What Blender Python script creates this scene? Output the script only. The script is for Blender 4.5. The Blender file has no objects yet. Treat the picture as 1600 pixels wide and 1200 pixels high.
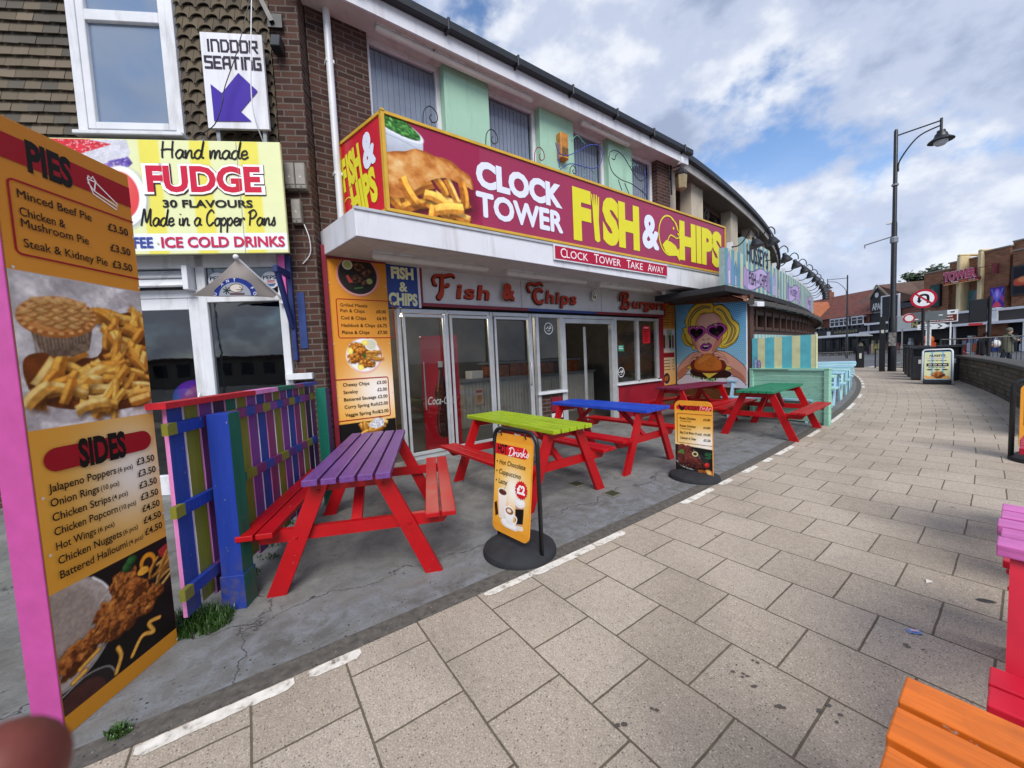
import bpy, bmesh, math, random
import numpy as np
from mathutils import Vector, Matrix
from mathutils.geometry import tessellate_polygon
rnd = random.Random(7)
R = math.radians
SC = bpy.context.scene
COL = SC.collection

# ------------------------------------------------------------------ camera
CAM_H, FPX = 1.5, 605.0
_d = np.array([430.0, 9200.0, FPX]); _d /= np.linalg.norm(_d)
_up = -_d; _f = np.array([0, 0, 1.0]); _Y = _f - _up * _f.dot(_up); _Y /= np.linalg.norm(_Y)
CR = np.array([np.cross(_Y, _up), _Y, _up])          # camera (x right, y down, z forward) -> world
cd = bpy.data.cameras.new("camera"); cam = bpy.data.objects.new("camera", cd); COL.objects.link(cam)
cd.sensor_width = 36.0; cd.lens = 36.0 * FPX / 1600.0
cd.clip_start = 0.01; cd.clip_end = 2000
xr, yd, zf = CR @ np.array([1, 0, 0]), CR @ np.array([0, 1, 0]), CR @ np.array([0, 0, 1])
cam.matrix_world = Matrix(((xr[0], -yd[0], -zf[0], 0), (xr[1], -yd[1], -zf[1], 0), (xr[2], -yd[2], -zf[2], CAM_H), (0, 0, 0, 1)))
cd.dof.use_dof = True; cd.dof.focus_distance = 6.0; cd.dof.aperture_fstop = 11.0
SC.camera = cam
SC.view_settings.view_transform = 'Standard'; SC.view_settings.look = 'None'
SC.view_settings.exposure = 0.82; SC.view_settings.gamma = 1.0
SC.render.resolution_x = 1024; SC.render.resolution_y = 768
SC.cycles.max_bounces = 8; SC.cycles.transparent_max_bounces = 16

# ------------------------------------------------------------------ sky and sun
SUN_EL, SUN_AZ = R(44), R(276)      # azimuth measured from +X, counter-clockwise
w = bpy.data.worlds.new("World"); SC.world = w; w.use_nodes = True
nt = w.node_tree; nt.nodes.clear()
def N(t, **k):
    n = nt.nodes.new(t)
    for a, b in k.items():
        if isinstance(b, (int, float, tuple, list)) and a in n.inputs: n.inputs[a].default_value = b
        else: setattr(n, a, b)
    return n
def LK(a, b): nt.links.new(a, b)
out = N('ShaderNodeOutputWorld'); 
sky = N('ShaderNodeTexSky', sky_type='NISHITA', sun_disc=False, sun_elevation=SUN_EL, sun_rotation=R(90) - SUN_AZ, air_density=1.0, dust_density=0.4, ozone_density=5.0)
bsky = N('ShaderNodeBackground'); bsky.inputs[1].default_value = 0.12
LK(sky.outputs[0], bsky.inputs[0])
tc = N('ShaderNodeTexCoord'); sx = N('ShaderNodeSeparateXYZ'); LK(tc.outputs['Generated'], sx.inputs[0])
def M(op, a, b=None, clamp=False):
    n = N('ShaderNodeMath', operation=op, use_clamp=clamp)
    for i, v in enumerate((a, b)):
        if v is None: continue
        if isinstance(v, (int, float)): n.inputs[i].default_value = v
        else: LK(v, n.inputs[i])
    return n.outputs[0]
den = M('ADD', M('MAXIMUM', sx.outputs[2], 0.0), 0.22)
cx = N('ShaderNodeCombineXYZ'); LK(M('DIVIDE', sx.outputs[0], den), cx.inputs[0]); LK(M('DIVIDE', sx.outputs[1], den), cx.inputs[1])
def NZ(vec, scale, detail, rough, dist=0.0, off=(0, 0, 0), sc=(1, 1, 1), rot=0.0):
    mp = N('ShaderNodeMapping'); mp.inputs['Location'].default_value = off; mp.inputs['Scale'].default_value = sc; mp.inputs['Rotation'].default_value = (0, 0, rot)
    LK(vec, mp.inputs[0])
    n = N('ShaderNodeTexNoise'); n.inputs['Scale'].default_value = scale; n.inputs['Detail'].default_value = detail
    n.inputs['Roughness'].default_value = rough; n.inputs['Distortion'].default_value = dist
    LK(mp.outputs[0], n.inputs['Vector']); return n.outputs[0]
def RAMP(v, stops):
    r = N('ShaderNodeValToRGB'); r.color_ramp.interpolation = 'EASE'
    e = r.color_ramp.elements
    while len(e) < len(stops): e.new(0.5)
    for q, (p, c) in zip(e, stops): q.position = p; q.color = (c[0], c[1], c[2], 1)
    LK(v, r.inputs[0]); return r.outputs[0]
SKO1, SKO2, SKO3 = (1.65, 6.9, 6.35), (4.79, 2.16, 7.93), (8.08, 5.12, 5.05)
DIR = tc.outputs['Generated']
n1 = NZ(DIR, 3.0, 12, 0.56, 0.0, SKO1, (1, 1, 1.5))
mask = RAMP(n1, [(0.40, (0, 0, 0)), (0.505, (1, 1, 1))])
n2 = NZ(DIR, 4.6, 12, 0.55, 0.0, SKO2, (1, 1, 1.5))
ccol = RAMP(n2, [(0.36, (0.22, 0.26, 0.36)), (0.50, (0.34, 0.38, 0.48)), (0.63, (0.52, 0.54, 0.58))])
bcl = N('ShaderNodeBackground'); LK(ccol, bcl.inputs[0]); bcl.inputs[1].default_value = 1.0
# low cumulus bank near the horizon
n3 = NZ(DIR, 3.6, 12, 0.56, 0.0, SKO3, (1, 1, 1.5))
bank = M('MULTIPLY', RAMP(n3, [(0.32, (0, 0, 0)), (0.46, (1, 1, 1))]), RAMP(sx.outputs[2], [(0.08, (1, 1, 1)), (0.42, (0, 0, 0))]))
mall = M('MAXIMUM', M('MULTIPLY', mask, 0.95), bank, True)
mxs = N('ShaderNodeMixShader'); LK(mall, mxs.inputs[0]); LK(bsky.outputs[0], mxs.inputs[1]); LK(bcl.outputs[0], mxs.inputs[2])
LK(mxs.outputs[0], out.inputs[0])
sl = bpy.data.lights.new("sun", 'SUN'); sl.energy = 2.0; sl.angle = R(34); sl.color = (1.0, 0.96, 0.9)
so = bpy.data.objects.new("sun", sl); COL.objects.link(so)
sd = Vector((math.cos(SUN_EL) * math.cos(SUN_AZ), math.cos(SUN_EL) * math.sin(SUN_AZ), math.sin(SUN_EL)))
so.rotation_euler = sd.to_track_quat('Z', 'Y').to_euler(); so.location = (0, -10, 20)
# ------------------------------------------------------------------ measuring helpers (photo pixel -> place)
def ray(u, v): return CR @ np.array([u - 800.0, v - 600.0, FPX])
def gr(u, v, z=0.0):
    d = ray(u, v); t = (z - CAM_H) / d[2]; return Vector((d[0] * t, d[1] * t, z))
KC = np.array([-42.146, 62.112]); KR = 72.938        # centre and radius of the curved kerb
def hit(u, v, rad):
    d = ray(u, v); dx = d[:2]; a = dx @ dx; b = -2 * dx @ KC; c = KC @ KC - rad ** 2; D = max(b * b - 4 * a * c, 0)
    t = (-b - math.sqrt(D)) / (2 * a); p = d * t; return Vector((p[0], p[1], p[2] + CAM_H))
def phi(p): return math.atan2(p[1] - KC[1], p[0] - KC[0])
def pol(a, r, z=0.0): return Vector((KC[0] + r * math.cos(a), KC[1] + r * math.sin(a), z))
# ------------------------------------------------------------------ object helpers
def lin(h):
    if isinstance(h, str):
        h = h.lstrip('#'); h = [int(h[i:i + 2], 16) / 255 for i in (0, 2, 4)]
    return tuple((c / 12.92 if c <= 0.04045 else ((c + 0.055) / 1.055) ** 2.4) for c in h)
def tag(o, label=None, cat=None, group=None, kind=None):
    if label: o['label'] = label
    if cat: o['category'] = cat
    if group: o['group'] = group
    if kind: o['kind'] = kind
    return o
def thing(name, label, cat, loc=(0, 0, 0), rz=0.0, group=None, rot=None):
    o = bpy.data.objects.new(name, None); COL.objects.link(o); o.empty_display_size = 0.2
    o.location = loc; o.rotation_euler = rot if rot else (0, 0, rz)
    return tag(o, label, cat, group)
KIDS = {}
def adopt(o, parent):
    if parent is not None:
        o.parent = parent; KIDS.setdefault(parent.name, []).append(o)
def clone(o, parent=None):
    c = o.copy(); COL.objects.link(c)
    if parent is not None: adopt(c, parent)
    for ch in list(KIDS.get(o.name, [])): clone(ch, c)
    return c
class MB:
    def __init__(s): s.v = []; s.f = []; s.m = []; s.c = []
    def add(s, vs, fs, m=0, col=(1, 1, 1)):
        b = len(s.v); s.v += [tuple(p) for p in vs]
        for f in fs: s.f.append([b + i for i in f]); s.m.append(m); s.c.append(col)
        return s
    def obox(s, o, ex, ey, ez, m=0, col=(1, 1, 1)):
        o, ex, ey, ez = map(Vector, (o, ex, ey, ez))
        if ex.cross(ey).dot(ez) < 0: o = o + ex; ex = -ex
        v = [o, o + ex, o + ex + ey, o + ey, o + ez, o + ex + ez, o + ex + ey + ez, o + ey + ez]
        return s.add(v, [(0, 3, 2, 1), (4, 5, 6, 7), (0, 1, 5, 4), (1, 2, 6, 5), (2, 3, 7, 6), (3, 0, 4, 7)], m, col)
    def box(s, x0, x1, y0, y1, z0, z1, m=0, col=(1, 1, 1)):
        return s.obox((x0, y0, z0), (x1 - x0, 0, 0), (0, y1 - y0, 0), (0, 0, z1 - z0), m, col)
    def beam(s, a, b, wd, ht, up=(0, 0, 1), m=0, col=(1, 1, 1)):
        a, b, up = Vector(a), Vector(b), Vector(up); d = b - a; sd = d.cross(up).normalized(); u = sd.cross(d).normalized()
        return s.obox(a - sd * wd / 2 - u * ht / 2, d, sd * wd, u * ht, m, col)
    def prism(s, poly, o, ex, ey, ez, m=0, col=(1, 1, 1), mcap=None):
        o, ex, ey, ez = map(Vector, (o, ex, ey, ez)); n = len(poly)
        if ex.cross(ey).dot(ez) < 0: o = o + ez; ez = -ez
        ar = sum(poly[i][0] * poly[(i + 1) % n][1] - poly[(i + 1) % n][0] * poly[i][1] for i in range(n))
        if ar < 0: poly = poly[::-1]
        A = [o + ex * p[0] + ey * p[1] for p in poly]; B = [p + ez for p in A]
        s.add(A + B, [(i, (i + 1) % n, n + (i + 1) % n, n + i) for i in range(n)], m, col)
        tri = tessellate_polygon([[Vector((p[0], p[1], 0)) for p in poly]])
        mc = m if mcap is None else mcap
        fix = []
        for t in tri:
            p, q, r = (poly[i] for i in t)
            if (q[0] - p[0]) * (r[1] - p[1]) - (r[0] - p[0]) * (q[1] - p[1]) < 0: t = (t[0], t[2], t[1])
            fix.append(t)
        s.add(B, fix, mc, col); s.add(A, [(t[0], t[2], t[1]) for t in fix], mc, col)
        return s
    def tube(s, pts, r, n=8, m=0, col=(1, 1, 1), cap=True):
        pts = [Vector(p) for p in pts]; rr = r if isinstance(r, (list, tuple)) else [r] * len(pts)
        up = None; rings = []
        for i, p in enumerate(pts):
            d = (pts[min(i + 1, len(pts) - 1)] - pts[max(i - 1, 0)]).normalized()
            if up is None: up = Vector((0, 0, 1)) if abs(d.z) < 0.9 else Vector((1, 0, 0))
            sd = d.cross(up).normalized(); up = sd.cross(d).normalized()
            rings.append([p + (sd * math.cos(t) + up * math.sin(t)) * rr[i] for t in (2 * math.pi * k / n for k in range(n))])
        v = [q for g in rings for q in g]; f = []
        for i in range(len(pts) - 1):
            for k in range(n): f.append((i * n + k, i * n + (k + 1) % n, (i + 1) * n + (k + 1) % n, (i + 1) * n + k))
        if cap: f.append(tuple(range(n - 1, -1, -1))); f.append(tuple((len(pts) - 1) * n + k for k in range(n)))
        return s.add(v, f, m, col)
    def lathe(s, prof, n=24, o=(0, 0, 0), m=0, col=(1, 1, 1), sx=1.0, sy=1.0):
        v = []; f = []
        for (r, z) in prof:
            for k in range(n):
                t = 2 * math.pi * k / n; v.append((o[0] + r * math.cos(t) * sx, o[1] + r * math.sin(t) * sy, o[2] + z))
        for i in range(len(prof) - 1):
            for k in range(n): f.append((i * n + k, i * n + (k + 1) % n, (i + 1) * n + (k + 1) % n, (i + 1) * n + k))
        f.append(tuple(range(n - 1, -1, -1))); f.append(tuple((len(prof) - 1) * n + k for k in range(n)))
        return s.add(v, f, m, col)
    def blob(s, c, r, m=0, col=(1, 1, 1), seg=10, rings=7, jit=0.0, seed=0):
        rr = random.Random(seed); v = []; f = []
        r = r if isinstance(r, (tuple, list)) else (r, r, r)
        for i in range(rings + 1):
            ph = math.pi * i / rings
            for k in range(seg):
                t = 2 * math.pi * k / seg; q = 1 + rr.uniform(-jit, jit)
                v.append((c[0] + r[0] * q * math.sin(ph) * math.cos(t), c[1] + r[1] * q * math.sin(ph) * math.sin(t), c[2] + r[2] * q * math.cos(ph)))
        for i in range(rings):
            for k in range(seg): f.append((i * seg + k, (i + 1) * seg + k, (i + 1) * seg + (k + 1) % seg, i * seg + (k + 1) % seg))
        return s.add(v, f, m, col)
    def build(s, name, mats, parent=None, smooth=False, bevel=0.0, uv=True, seg=1):
        me = bpy.data.meshes.new(name); me.from_pydata(s.v, [], s.f)
        for m in (mats if isinstance(mats, (list, tuple)) else [mats]): me.materials.append(m)
        me.polygons.foreach_set('material_index', s.m)
        cols = np.ones((len(me.loops), 4), dtype=np.float32); i = 0
        for f, c in zip(s.f, s.c): cols[i:i + len(f), :3] = c; i += len(f)
        ca = me.color_attributes.new('Col', 'FLOAT_COLOR', 'CORNER'); ca.data.foreach_set('color', cols.ravel())
        if uv: boxuv(me)
        if smooth: me.polygons.foreach_set('use_smooth', [True] * len(me.polygons))
        me.update()
        o = bpy.data.objects.new(name, me); COL.objects.link(o); adopt(o, parent)
        if smooth == 'auto':
            try: me.set_sharp_from_angle(angle=R(35))
            except Exception: pass
        if bevel:
            b = o.modifiers.new('bevel', 'BEVEL'); b.width = bevel; b.segments = seg; b.limit_method = 'ANGLE'
        return o
def boxuv(me):
    uvl = me.uv_layers.new(name='UVMap'); nl = len(me.loops); np_ = len(me.polygons)
    if nl == 0: return
    co = np.empty(len(me.vertices) * 3, dtype=np.float32); me.vertices.foreach_get('co', co); co = co.reshape(-1, 3)
    nr = np.empty(np_ * 3, dtype=np.float32); me.polygons.foreach_get('normal', nr); nr = np.abs(nr.reshape(-1, 3))
    tot = np.empty(np_, dtype=np.int32); me.polygons.foreach_get('loop_total', tot)
    vi = np.empty(nl, dtype=np.int32); me.loops.foreach_get('vertex_index', vi)
    n = np.repeat(nr, tot, axis=0); p = co[vi]
    ax = np.argmax(n * np.array([1.0, 1.0, 0.999]), axis=1)
    u = np.where(ax == 0, p[:, 1], p[:, 0]); v = np.where(ax == 2, p[:, 1], p[:, 2])
    uvl.data.foreach_set('uv', np.stack([u, v], 1).astype(np.float32).ravel())
# ------------------------------------------------------------------ materials
class MT:
    """node material helper"""
    def __init__(s, name):
        s.m = bpy.data.materials.new(name); s.m.use_nodes = True; s.t = s.m.node_tree; s.b = s.t.nodes['Principled BSDF']
    def n(s, t, ins=None, **k):
        q = s.t.nodes.new(t)
        for a, b in k.items(): setattr(q, a, b)
        for a, b in (ins or {}).items():
            if isinstance(b, bpy.types.NodeSocket): s.t.links.new(b, q.inputs[a])
            else: q.inputs[a].default_value = b
        return q
    def l(s, a, b): s.t.links.new(a, b)
    def coord(s, w='UV'): return s.n('ShaderNodeTexCoord').outputs[w]
    def mapped(s, src, sc=(1, 1, 1), loc=(0, 0, 0), rot=(0, 0, 0)):
        return s.n('ShaderNodeMapping', {'Vector': src, 'Scale': sc, 'Location': loc, 'Rotation': rot}).outputs[0]
    def noise(s, src, scale, detail=5, rough=0.55, dist=0.0, col=False):
        q = s.n('ShaderNodeTexNoise', {'Vector': src, 'Scale': scale, 'Detail': detail, 'Roughness': rough, 'Distortion': dist}); return q.outputs[1 if col else 0]
    def ramp(s, v, stops, ease=False):
        r = s.n('ShaderNodeValToRGB'); e = r.color_ramp.elements
        while len(e) < len(stops): e.new(0.5)
        for q, (p, c) in zip(e, stops):
            q.position = p; q.color = (*(c if isinstance(c, (tuple, list)) else (c, c, c)), 1)
        s.l(v, r.inputs[0]); return r.outputs[0]
    def mix(s, f, a, b, mode='MIX'):
        q = s.n('ShaderNodeMix', data_type='RGBA', blend_type=mode)
        for i, v in ((0, f), (6, a), (7, b)):
            if isinstance(v, bpy.types.NodeSocket): s.l(v, q.inputs[i])
            elif i == 0: q.inputs[0].default_value = v
            else: q.inputs[i].default_value = (*v, 1)
        return q.outputs[2]
    def math(s, op, a, b=0.0, clamp=False):
        q = s.n('ShaderNodeMath', operation=op, use_clamp=clamp)
        for i, v in ((0, a), (1, b)):
            if isinstance(v, bpy.types.NodeSocket): s.l(v, q.inputs[i])
            else: q.inputs[i].default_value = v
        return q.outputs[0]
    def bump(s, h, st=0.3, d=0.01):
        q = s.n('ShaderNodeBump', {'Height': h, 'Strength': st, 'Distance': d}); s.l(q.outputs[0], s.b.inputs['Normal'])
    def base(s, c):
        if isinstance(c, bpy.types.NodeSocket): s.l(c, s.b.inputs['Base Color'])
        else: s.b.inputs['Base Color'].default_value = (*c, 1)
    def set(s, **k):
        for a, v in k.items(): s.b.inputs[a.replace('_', ' ')].default_value = v
        return s
_mc = {}
def pm(name, col, rough=0.5, var=0.12, scale=9.0, bump=0.0, metal=0.0, grain=None, spec=0.5, dirt=None, chips=None):
    """plain painted or moulded surface with slight unevenness; grain=(sx,sy) stretches it like wood"""
    if name in _mc: return _mc[name]
    t = MT(name); c = lin(col); src = t.coord('Object')
    if grain: src = t.mapped(src, grain)
    nz = t.noise(src, scale, 6, 0.6)
    lo = tuple(x * (1 - var) for x in c); hi = tuple(min(1, x * (1 + var)) for x in c)
    cc = t.mix(t.ramp(nz, [(0.35, 0.0), (0.65, 1.0)]), lo, hi)
    if dirt:
        dn = t.noise(t.mapped(t.coord('Object'), (1, 1, dirt[3] if len(dirt) > 3 else 1)), dirt[1], 7, 0.65, 0.4)
        cc = t.mix(t.math('MULTIPLY', t.ramp(dn, [(0.52, 0.0), (0.68, 1.0)]), dirt[2] if len(dirt) > 2 else 0.7), cc, lin(dirt[0]))
    if chips:      # flaked spots and thin scuffs in the paint
        o_ = t.coord('Object'); cn = t.noise(o_, 24.0, 5, 0.6, 0.3); sc_ = t.noise(t.mapped(o_, (3, 60, 60)), 1.3, 3, 0.6)
        cm = t.math('MAXIMUM', t.ramp(cn, [(0.70, 0.0), (0.72, 0.85)]), t.ramp(sc_, [(0.70, 0.0), (0.76, 0.45)]))
        cc = t.mix(cm, cc, t.mix(t.ramp(t.noise(o_, 3.0, 2), [(0.45, 0.0), (0.55, 1.0)]), lin(chips), tuple(x * .35 for x in c)))
    t.base(cc); t.set(Roughness=rough, Metallic=metal, Specular_IOR_Level=spec)
    rr = t.math('ADD', t.math('MULTIPLY', nz, 0.25), rough - 0.12, True); t.l(rr, t.b.inputs['Roughness'])
    if bump: t.bump(nz, bump, 0.01)
    _mc[name] = t.m; return t.m
def vcol(name, rough=0.4, spec=0.5, bump=0.0, wear=False):
    t = MT(name); a = t.n('ShaderNodeVertexColor', layer_name='Col').outputs[0]
    nz = t.noise(t.coord('Object'), 6.0, 5)
    if wear:      # sun-faded streaks, flakes and mud splashed up from the ground
        o_ = t.coord('Object'); a = t.mix(0.45, a, t.ramp(t.noise(t.mapped(o_, (30, 30, 2.5)), 1.0, 6, 0.65), [(0.3, 0.55), (0.7, 1.25)]), 'MULTIPLY')
        a = t.mix(t.ramp(t.noise(t.mapped(o_, (1, 1, .5)), 38.0, 5, 0.65), [(0.67, 0.0), (0.70, 0.7)]), a, lin('#a39a90'))
        zz = t.n('ShaderNodeSeparateXYZ', {0: o_}).outputs[2]; mud = t.math('MULTIPLY', t.ramp(zz, [(0.08, 0.9), (0.42, 0.0)]), t.ramp(t.noise(o_, 14.0, 5, 0.6), [(0.42, 0.1), (0.62, 0.8)])); a = t.mix(mud, a, lin('#5d564c'))
    t.base(t.mix(0.10, a, t.ramp(nz, [(0.3, 0.55), (0.7, 1.0)]), 'MULTIPLY')); t.set(Roughness=rough, Specular_IOR_Level=spec)
    if bump: t.bump(t.noise(t.coord('Object'), 60.0, 4), bump, 0.003)
    return t.m
PRINT = vcol('printed vinyl', 0.5, 0.2)
VPAINT = vcol('brush painted wood', 0.42, bump=0.12)
FPAINT = vcol('weathered fence paint', 0.55, 0.35, bump=0.2, wear=True)
CLOTH = vcol('cloth and skin', 0.8, 0.25, bump=0.2)
def brick_mat(name, c1, c2, mort, bw=0.225, bh=0.075, ms=0.010, off=0.5):
    t = MT(name); uv = t.coord('UV')
    wob = t.n('ShaderNodeVectorMath', {0: uv, 1: t.mapped(t.noise(uv, 3.0, 3, col=True), (0.012, 0.006, 0), (-0.006, -0.003, 0))}, operation='ADD').outputs[0]
    b = t.n('ShaderNodeTexBrick', {'Vector': wob, 'Color1': (0, 0, 0, 1), 'Color2': (1, 1, 1, 1), 'Mortar': (0.5, 0.5, 0.5, 1), 'Scale': 1.0, 'Mortar Size': ms, 'Mortar Smooth': 0.25, 'Bias': 0.0, 'Brick Width': bw, 'Row Height': bh}, offset=off)
    nz = t.noise(uv, 55.0, 6, 0.65); big = t.noise(uv, 1.6, 4)
    c = t.ramp(b.outputs[0], [(0.0, lin(c1)), (0.35, lin(c2)), (0.6, tuple(x * .75 for x in lin(c1))), (0.85, tuple(min(1, x * 1.25) for x in lin(c2))), (1.0, tuple(x * 0.55 for x in lin(c1)))])
    c = t.mix(0.55, c, t.ramp(nz, [(0.3, 0.45), (0.7, 1.15)]), 'MULTIPLY')
    c = t.mix(0.35, c, t.ramp(big, [(0.35, 0.55), (0.65, 1.1)]), 'MULTIPLY')
    c = t.mix(b.outputs[1], c, lin(mort)); t.base(c); t.set(Roughness=0.88, Specular_IOR_Level=0.25)
    t.bump(t.math('SUBTRACT', t.math('MULTIPLY', nz, 0.35), b.outputs[1]), 0.55, 0.012)
    return t.m
def glass_mat(name, tint=(0.75, 0.8, 0.8), refl=1.0, rough=0.02, body=None, bodyf=0.0):
    t = MT(name); t.t.nodes.remove(t.b); o = t.t.nodes['Material Output']
    lw = t.n('ShaderNodeFresnel', {'IOR': 1.5}).outputs[0]
    nz = t.noise(t.coord('Object'), 1.4, 4)
    bp = t.n('ShaderNodeBump', {'Height': nz, 'Strength': 0.05, 'Distance': 0.02})
    gl = t.n('ShaderNodeBsdfGlossy', {'Color': (1, 1, 1, 1), 'Roughness': rough, 'Normal': bp.outputs[0]})
    tr = t.n('ShaderNodeBsdfTransparent', {'Color': (*tint, 1)})
    low = tr.outputs[0]
    if body:
        df = t.n('ShaderNodeBsdfDiffuse', {'Color': (*body, 1)}); mx0 = t.n('ShaderNodeMixShader', {0: bodyf}); t.l(tr.outputs[0], mx0.inputs[1]); t.l(df.outputs[0], mx0.inputs[2]); low = mx0.outputs[0]
    bf = t.n('ShaderNodeNewGeometry').outputs['Backfacing']
    mx = t.n('ShaderNodeMixShader', {0: t.math('MULTIPLY', t.math('MULTIPLY', lw, refl, True), t.math('SUBTRACT', 1.0, bf))}); t.l(low, mx.inputs[1]); t.l(gl.outputs[0], mx.inputs[2])
    t.l(mx.outputs[0], o.inputs[0]); return t.m
def emis(name, col, st):
    t = MT(name); t.base(lin(col)); t.b.inputs['Emission Color'].default_value = (*lin(col), 1); t.b.inputs['Emission Strength'].default_value = st; return t.m
GLASS = glass_mat('shop glass', (0.80, 0.83, 0.83), 1.15)
DGLASS = glass_mat('upper window glass', (0.55, 0.6, 0.62), 2.0)
FARGLASS = pm('dark window glass', '#1a1d22', 0.12, 0.3, 1.0)
ALU = pm('brushed aluminium frame', '#b9bcbe', 0.42, 0.10, 4.0, metal=0.35)
UPVC = pm('white plastic', '#d4d6da', 0.4, 0.06, 3.0, dirt=('#85827c', 5.0, 0.4, .2))
FGLASS = glass_mat('fudge shop glass', (0.72, 0.76, 0.78), 2.6)
WHITEP = pm('white painted board', '#d6d7de', 0.45, 0.05, 2.0, dirt=('#9c978f', 5.0, 0.4, .12))
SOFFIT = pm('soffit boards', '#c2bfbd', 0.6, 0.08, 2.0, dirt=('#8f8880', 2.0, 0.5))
BLACKM = pm('black metal', '#17191d', 0.4, 0.2, 8.0)
BLACKR = pm('black rubber', '#232428', 0.75, 0.25, 14.0, 0.2)
BRICK = brick_mat('dark red brown brick', '#45302b', '#573c33', '#5f564f')
RED = pm('red gloss timber paint', '#aa0510', 0.40, 0.10, 5.0, 0.12, grain=(1, 1, 1), dirt=('#8c0810', 3.5, 0.3), spec=0.4, chips='#d8a8a0')
MAROON = pm('maroon painted frame', '#7c1428', 0.45, 0.12, 4.0)
GREYM = pm('grey steel', '#84888c', 0.5, 0.12, 6.0, metal=0.3)
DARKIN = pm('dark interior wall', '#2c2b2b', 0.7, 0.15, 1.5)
# ------------------------------------------------------------------ lettering
_tx = {}
def glyphs(s, bold=0.0, shear=0.0, space=1.0):
    k = (s, bold, shear, space)
    if k in _tx: return _tx[k]
    cu = bpy.data.curves.new('t', 'FONT'); cu.body = s; cu.size = 1.0; cu.offset = bold; cu.shear = shear; cu.space_character = space
    cu.fill_mode = 'FRONT'; cu.resolution_u = 3
    ob = bpy.data.objects.new('t', cu); me = bpy.data.meshes.new_from_object(ob)
    v = np.empty(len(me.vertices) * 3, dtype=np.float32); me.vertices.foreach_get('co', v); v = v.reshape(-1, 3)[:, :2].copy()
    f = [tuple(p.vertices) for p in me.polygons]
    bpy.data.objects.remove(ob); bpy.data.curves.remove(cu); bpy.data.meshes.remove(me)
    _tx[k] = (v, f); return v, f
_cap = glyphs('H')[0][:, 1].max()
class Lett:
    """flat printed lettering and shapes in a sign's x-z plane (y = -depth)"""
    def __init__(s, y=0.0): s.mb = MB(); s.y = y; s.k = 0
    def put(s, pts, fs, col):
        s.k += 1; y = s.y - 0.00012 * s.k
        out = []
        for f in fs:
            a, b, c = (pts[i] for i in f[:3])
            if (b[0] - a[0]) * (c[1] - a[1]) - (c[0] - a[0]) * (b[1] - a[1]) < 0: f = f[::-1]
            out.append(f)
        s.mb.add([(p[0], y, p[1]) for p in pts], out, 0, lin(col)); return s
    def t(s, txt, x, z, h, wd=None, col='#1a1214', al='L', bold=0.0, shear=0.0, rot=0.0, space=1.0, line=None, lw=0.02):
        if bold and bold <= .07 and any(q in txt for q in 'M&W'):      # heavier by overlaid strokes: sharp joins fill badly when offset
            k_ = h / _cap
            for dx, dz in [(bold * .75 * math.cos(a), bold * .75 * math.sin(a)) for a in np.linspace(0, 5.5, 8 if bold > .03 else 4)] + [(0, 0)]: s.t(txt, x + dx * k_, z + dz * k_, h, wd - bold * k_ if wd else None, col, al, 0, shear, rot, space)
            return s
        if line: 
            s.t(txt, x, z, h, wd, line, al, bold + lw, shear, rot, space); ref = glyphs(txt, bold + lw, shear, space)[0]
        v, f = glyphs(txt, bold, shear, space); v = v.copy()
        mn, mx = (ref if line else v)[:, 0].min(), (ref if line else v)[:, 0].max()
        v[:, 0] -= mn; W = mx - mn; sc = h / _cap; kx = wd / W if wd else sc
        v[:, 1] *= sc; v[:, 0] *= kx; W *= kx
        dx = 0 if al == 'L' else (-W / 2 if al == 'C' else -W)
        v[:, 0] += dx
        if rot:
            c, q = math.cos(rot), math.sin(rot); v = np.stack([v[:, 0] * c - v[:, 1] * q, v[:, 0] * q + v[:, 1] * c], 1)
        v[:, 0] += x; v[:, 1] += z
        return s.put(v.tolist(), f, col)
    def poly(s, pts, col):
        tr = tessellate_polygon([[Vector((p[0], p[1], 0)) for p in pts]]); return s.put([tuple(p) for p in pts], [tuple(t) for t in tr], col)
    def rect(s, x0, z0, x1, z1, col): return s.poly([(x0, z0), (x1, z0), (x1, z1), (x0, z1)], col)
    def ell(s, cx, cz, rx, rz, col, n=28): return s.poly([(cx + rx * math.cos(2 * math.pi * k / n), cz + rz * math.sin(2 * math.pi * k / n)) for k in range(n)], col)
    def pill(s, x0, z0, x1, z1, col, r=None): return s.poly(rrect(x0, z0, x1, z1, r if r else (z1 - z0) / 2), col)
    def stroke(s, pts, wd, col, smooth=True, n=8):
        if smooth and len(pts) > 2: pts = spline(pts, n)
        P = [Vector((p[0], p[1])) for p in pts]; L_, R_ = [], []
        for i, p in enumerate(P):
            d = (P[min(i + 1, len(P) - 1)] - P[max(i - 1, 0)])
            d = d.normalized() if d.length > 1e-9 else Vector((1, 0)); q = Vector((-d.y, d.x)) * wd / 2
            L_.append(tuple(p + q)); R_.append(tuple(p - q))
        k = len(P); return s.put(L_ + R_, [(i, k + i, k + i + 1, i + 1) for i in range(k - 1)], col)
    def frame(s, x0, z0, x1, z1, r, wd, col):
        o = rrect(x0, z0, x1, z1, r); i = rrect(x0 + wd, z0 + wd, x1 - wd, z1 - wd, max(r - wd, 0.001)); n = len(o)
        return s.put(o + i, [(k, (k + 1) % n, n + (k + 1) % n, n + k) for k in range(n)], col)
    def build(s, name, parent, m=None): return s.mb.build(name, m or PRINT, parent, uv=False)
def rrect(x0, z0, x1, z1, r, n=6):
    out = []
    for (cx, cz, a) in ((x1 - r, z1 - r, 0), (x0 + r, z1 - r, 90), (x0 + r, z0 + r, 180), (x1 - r, z0 + r, 270)):
        for k in range(n + 1): t = R(a + 90 * k / n); out.append((cx + r * math.cos(t), cz + r * math.sin(t)))
    return out
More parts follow.
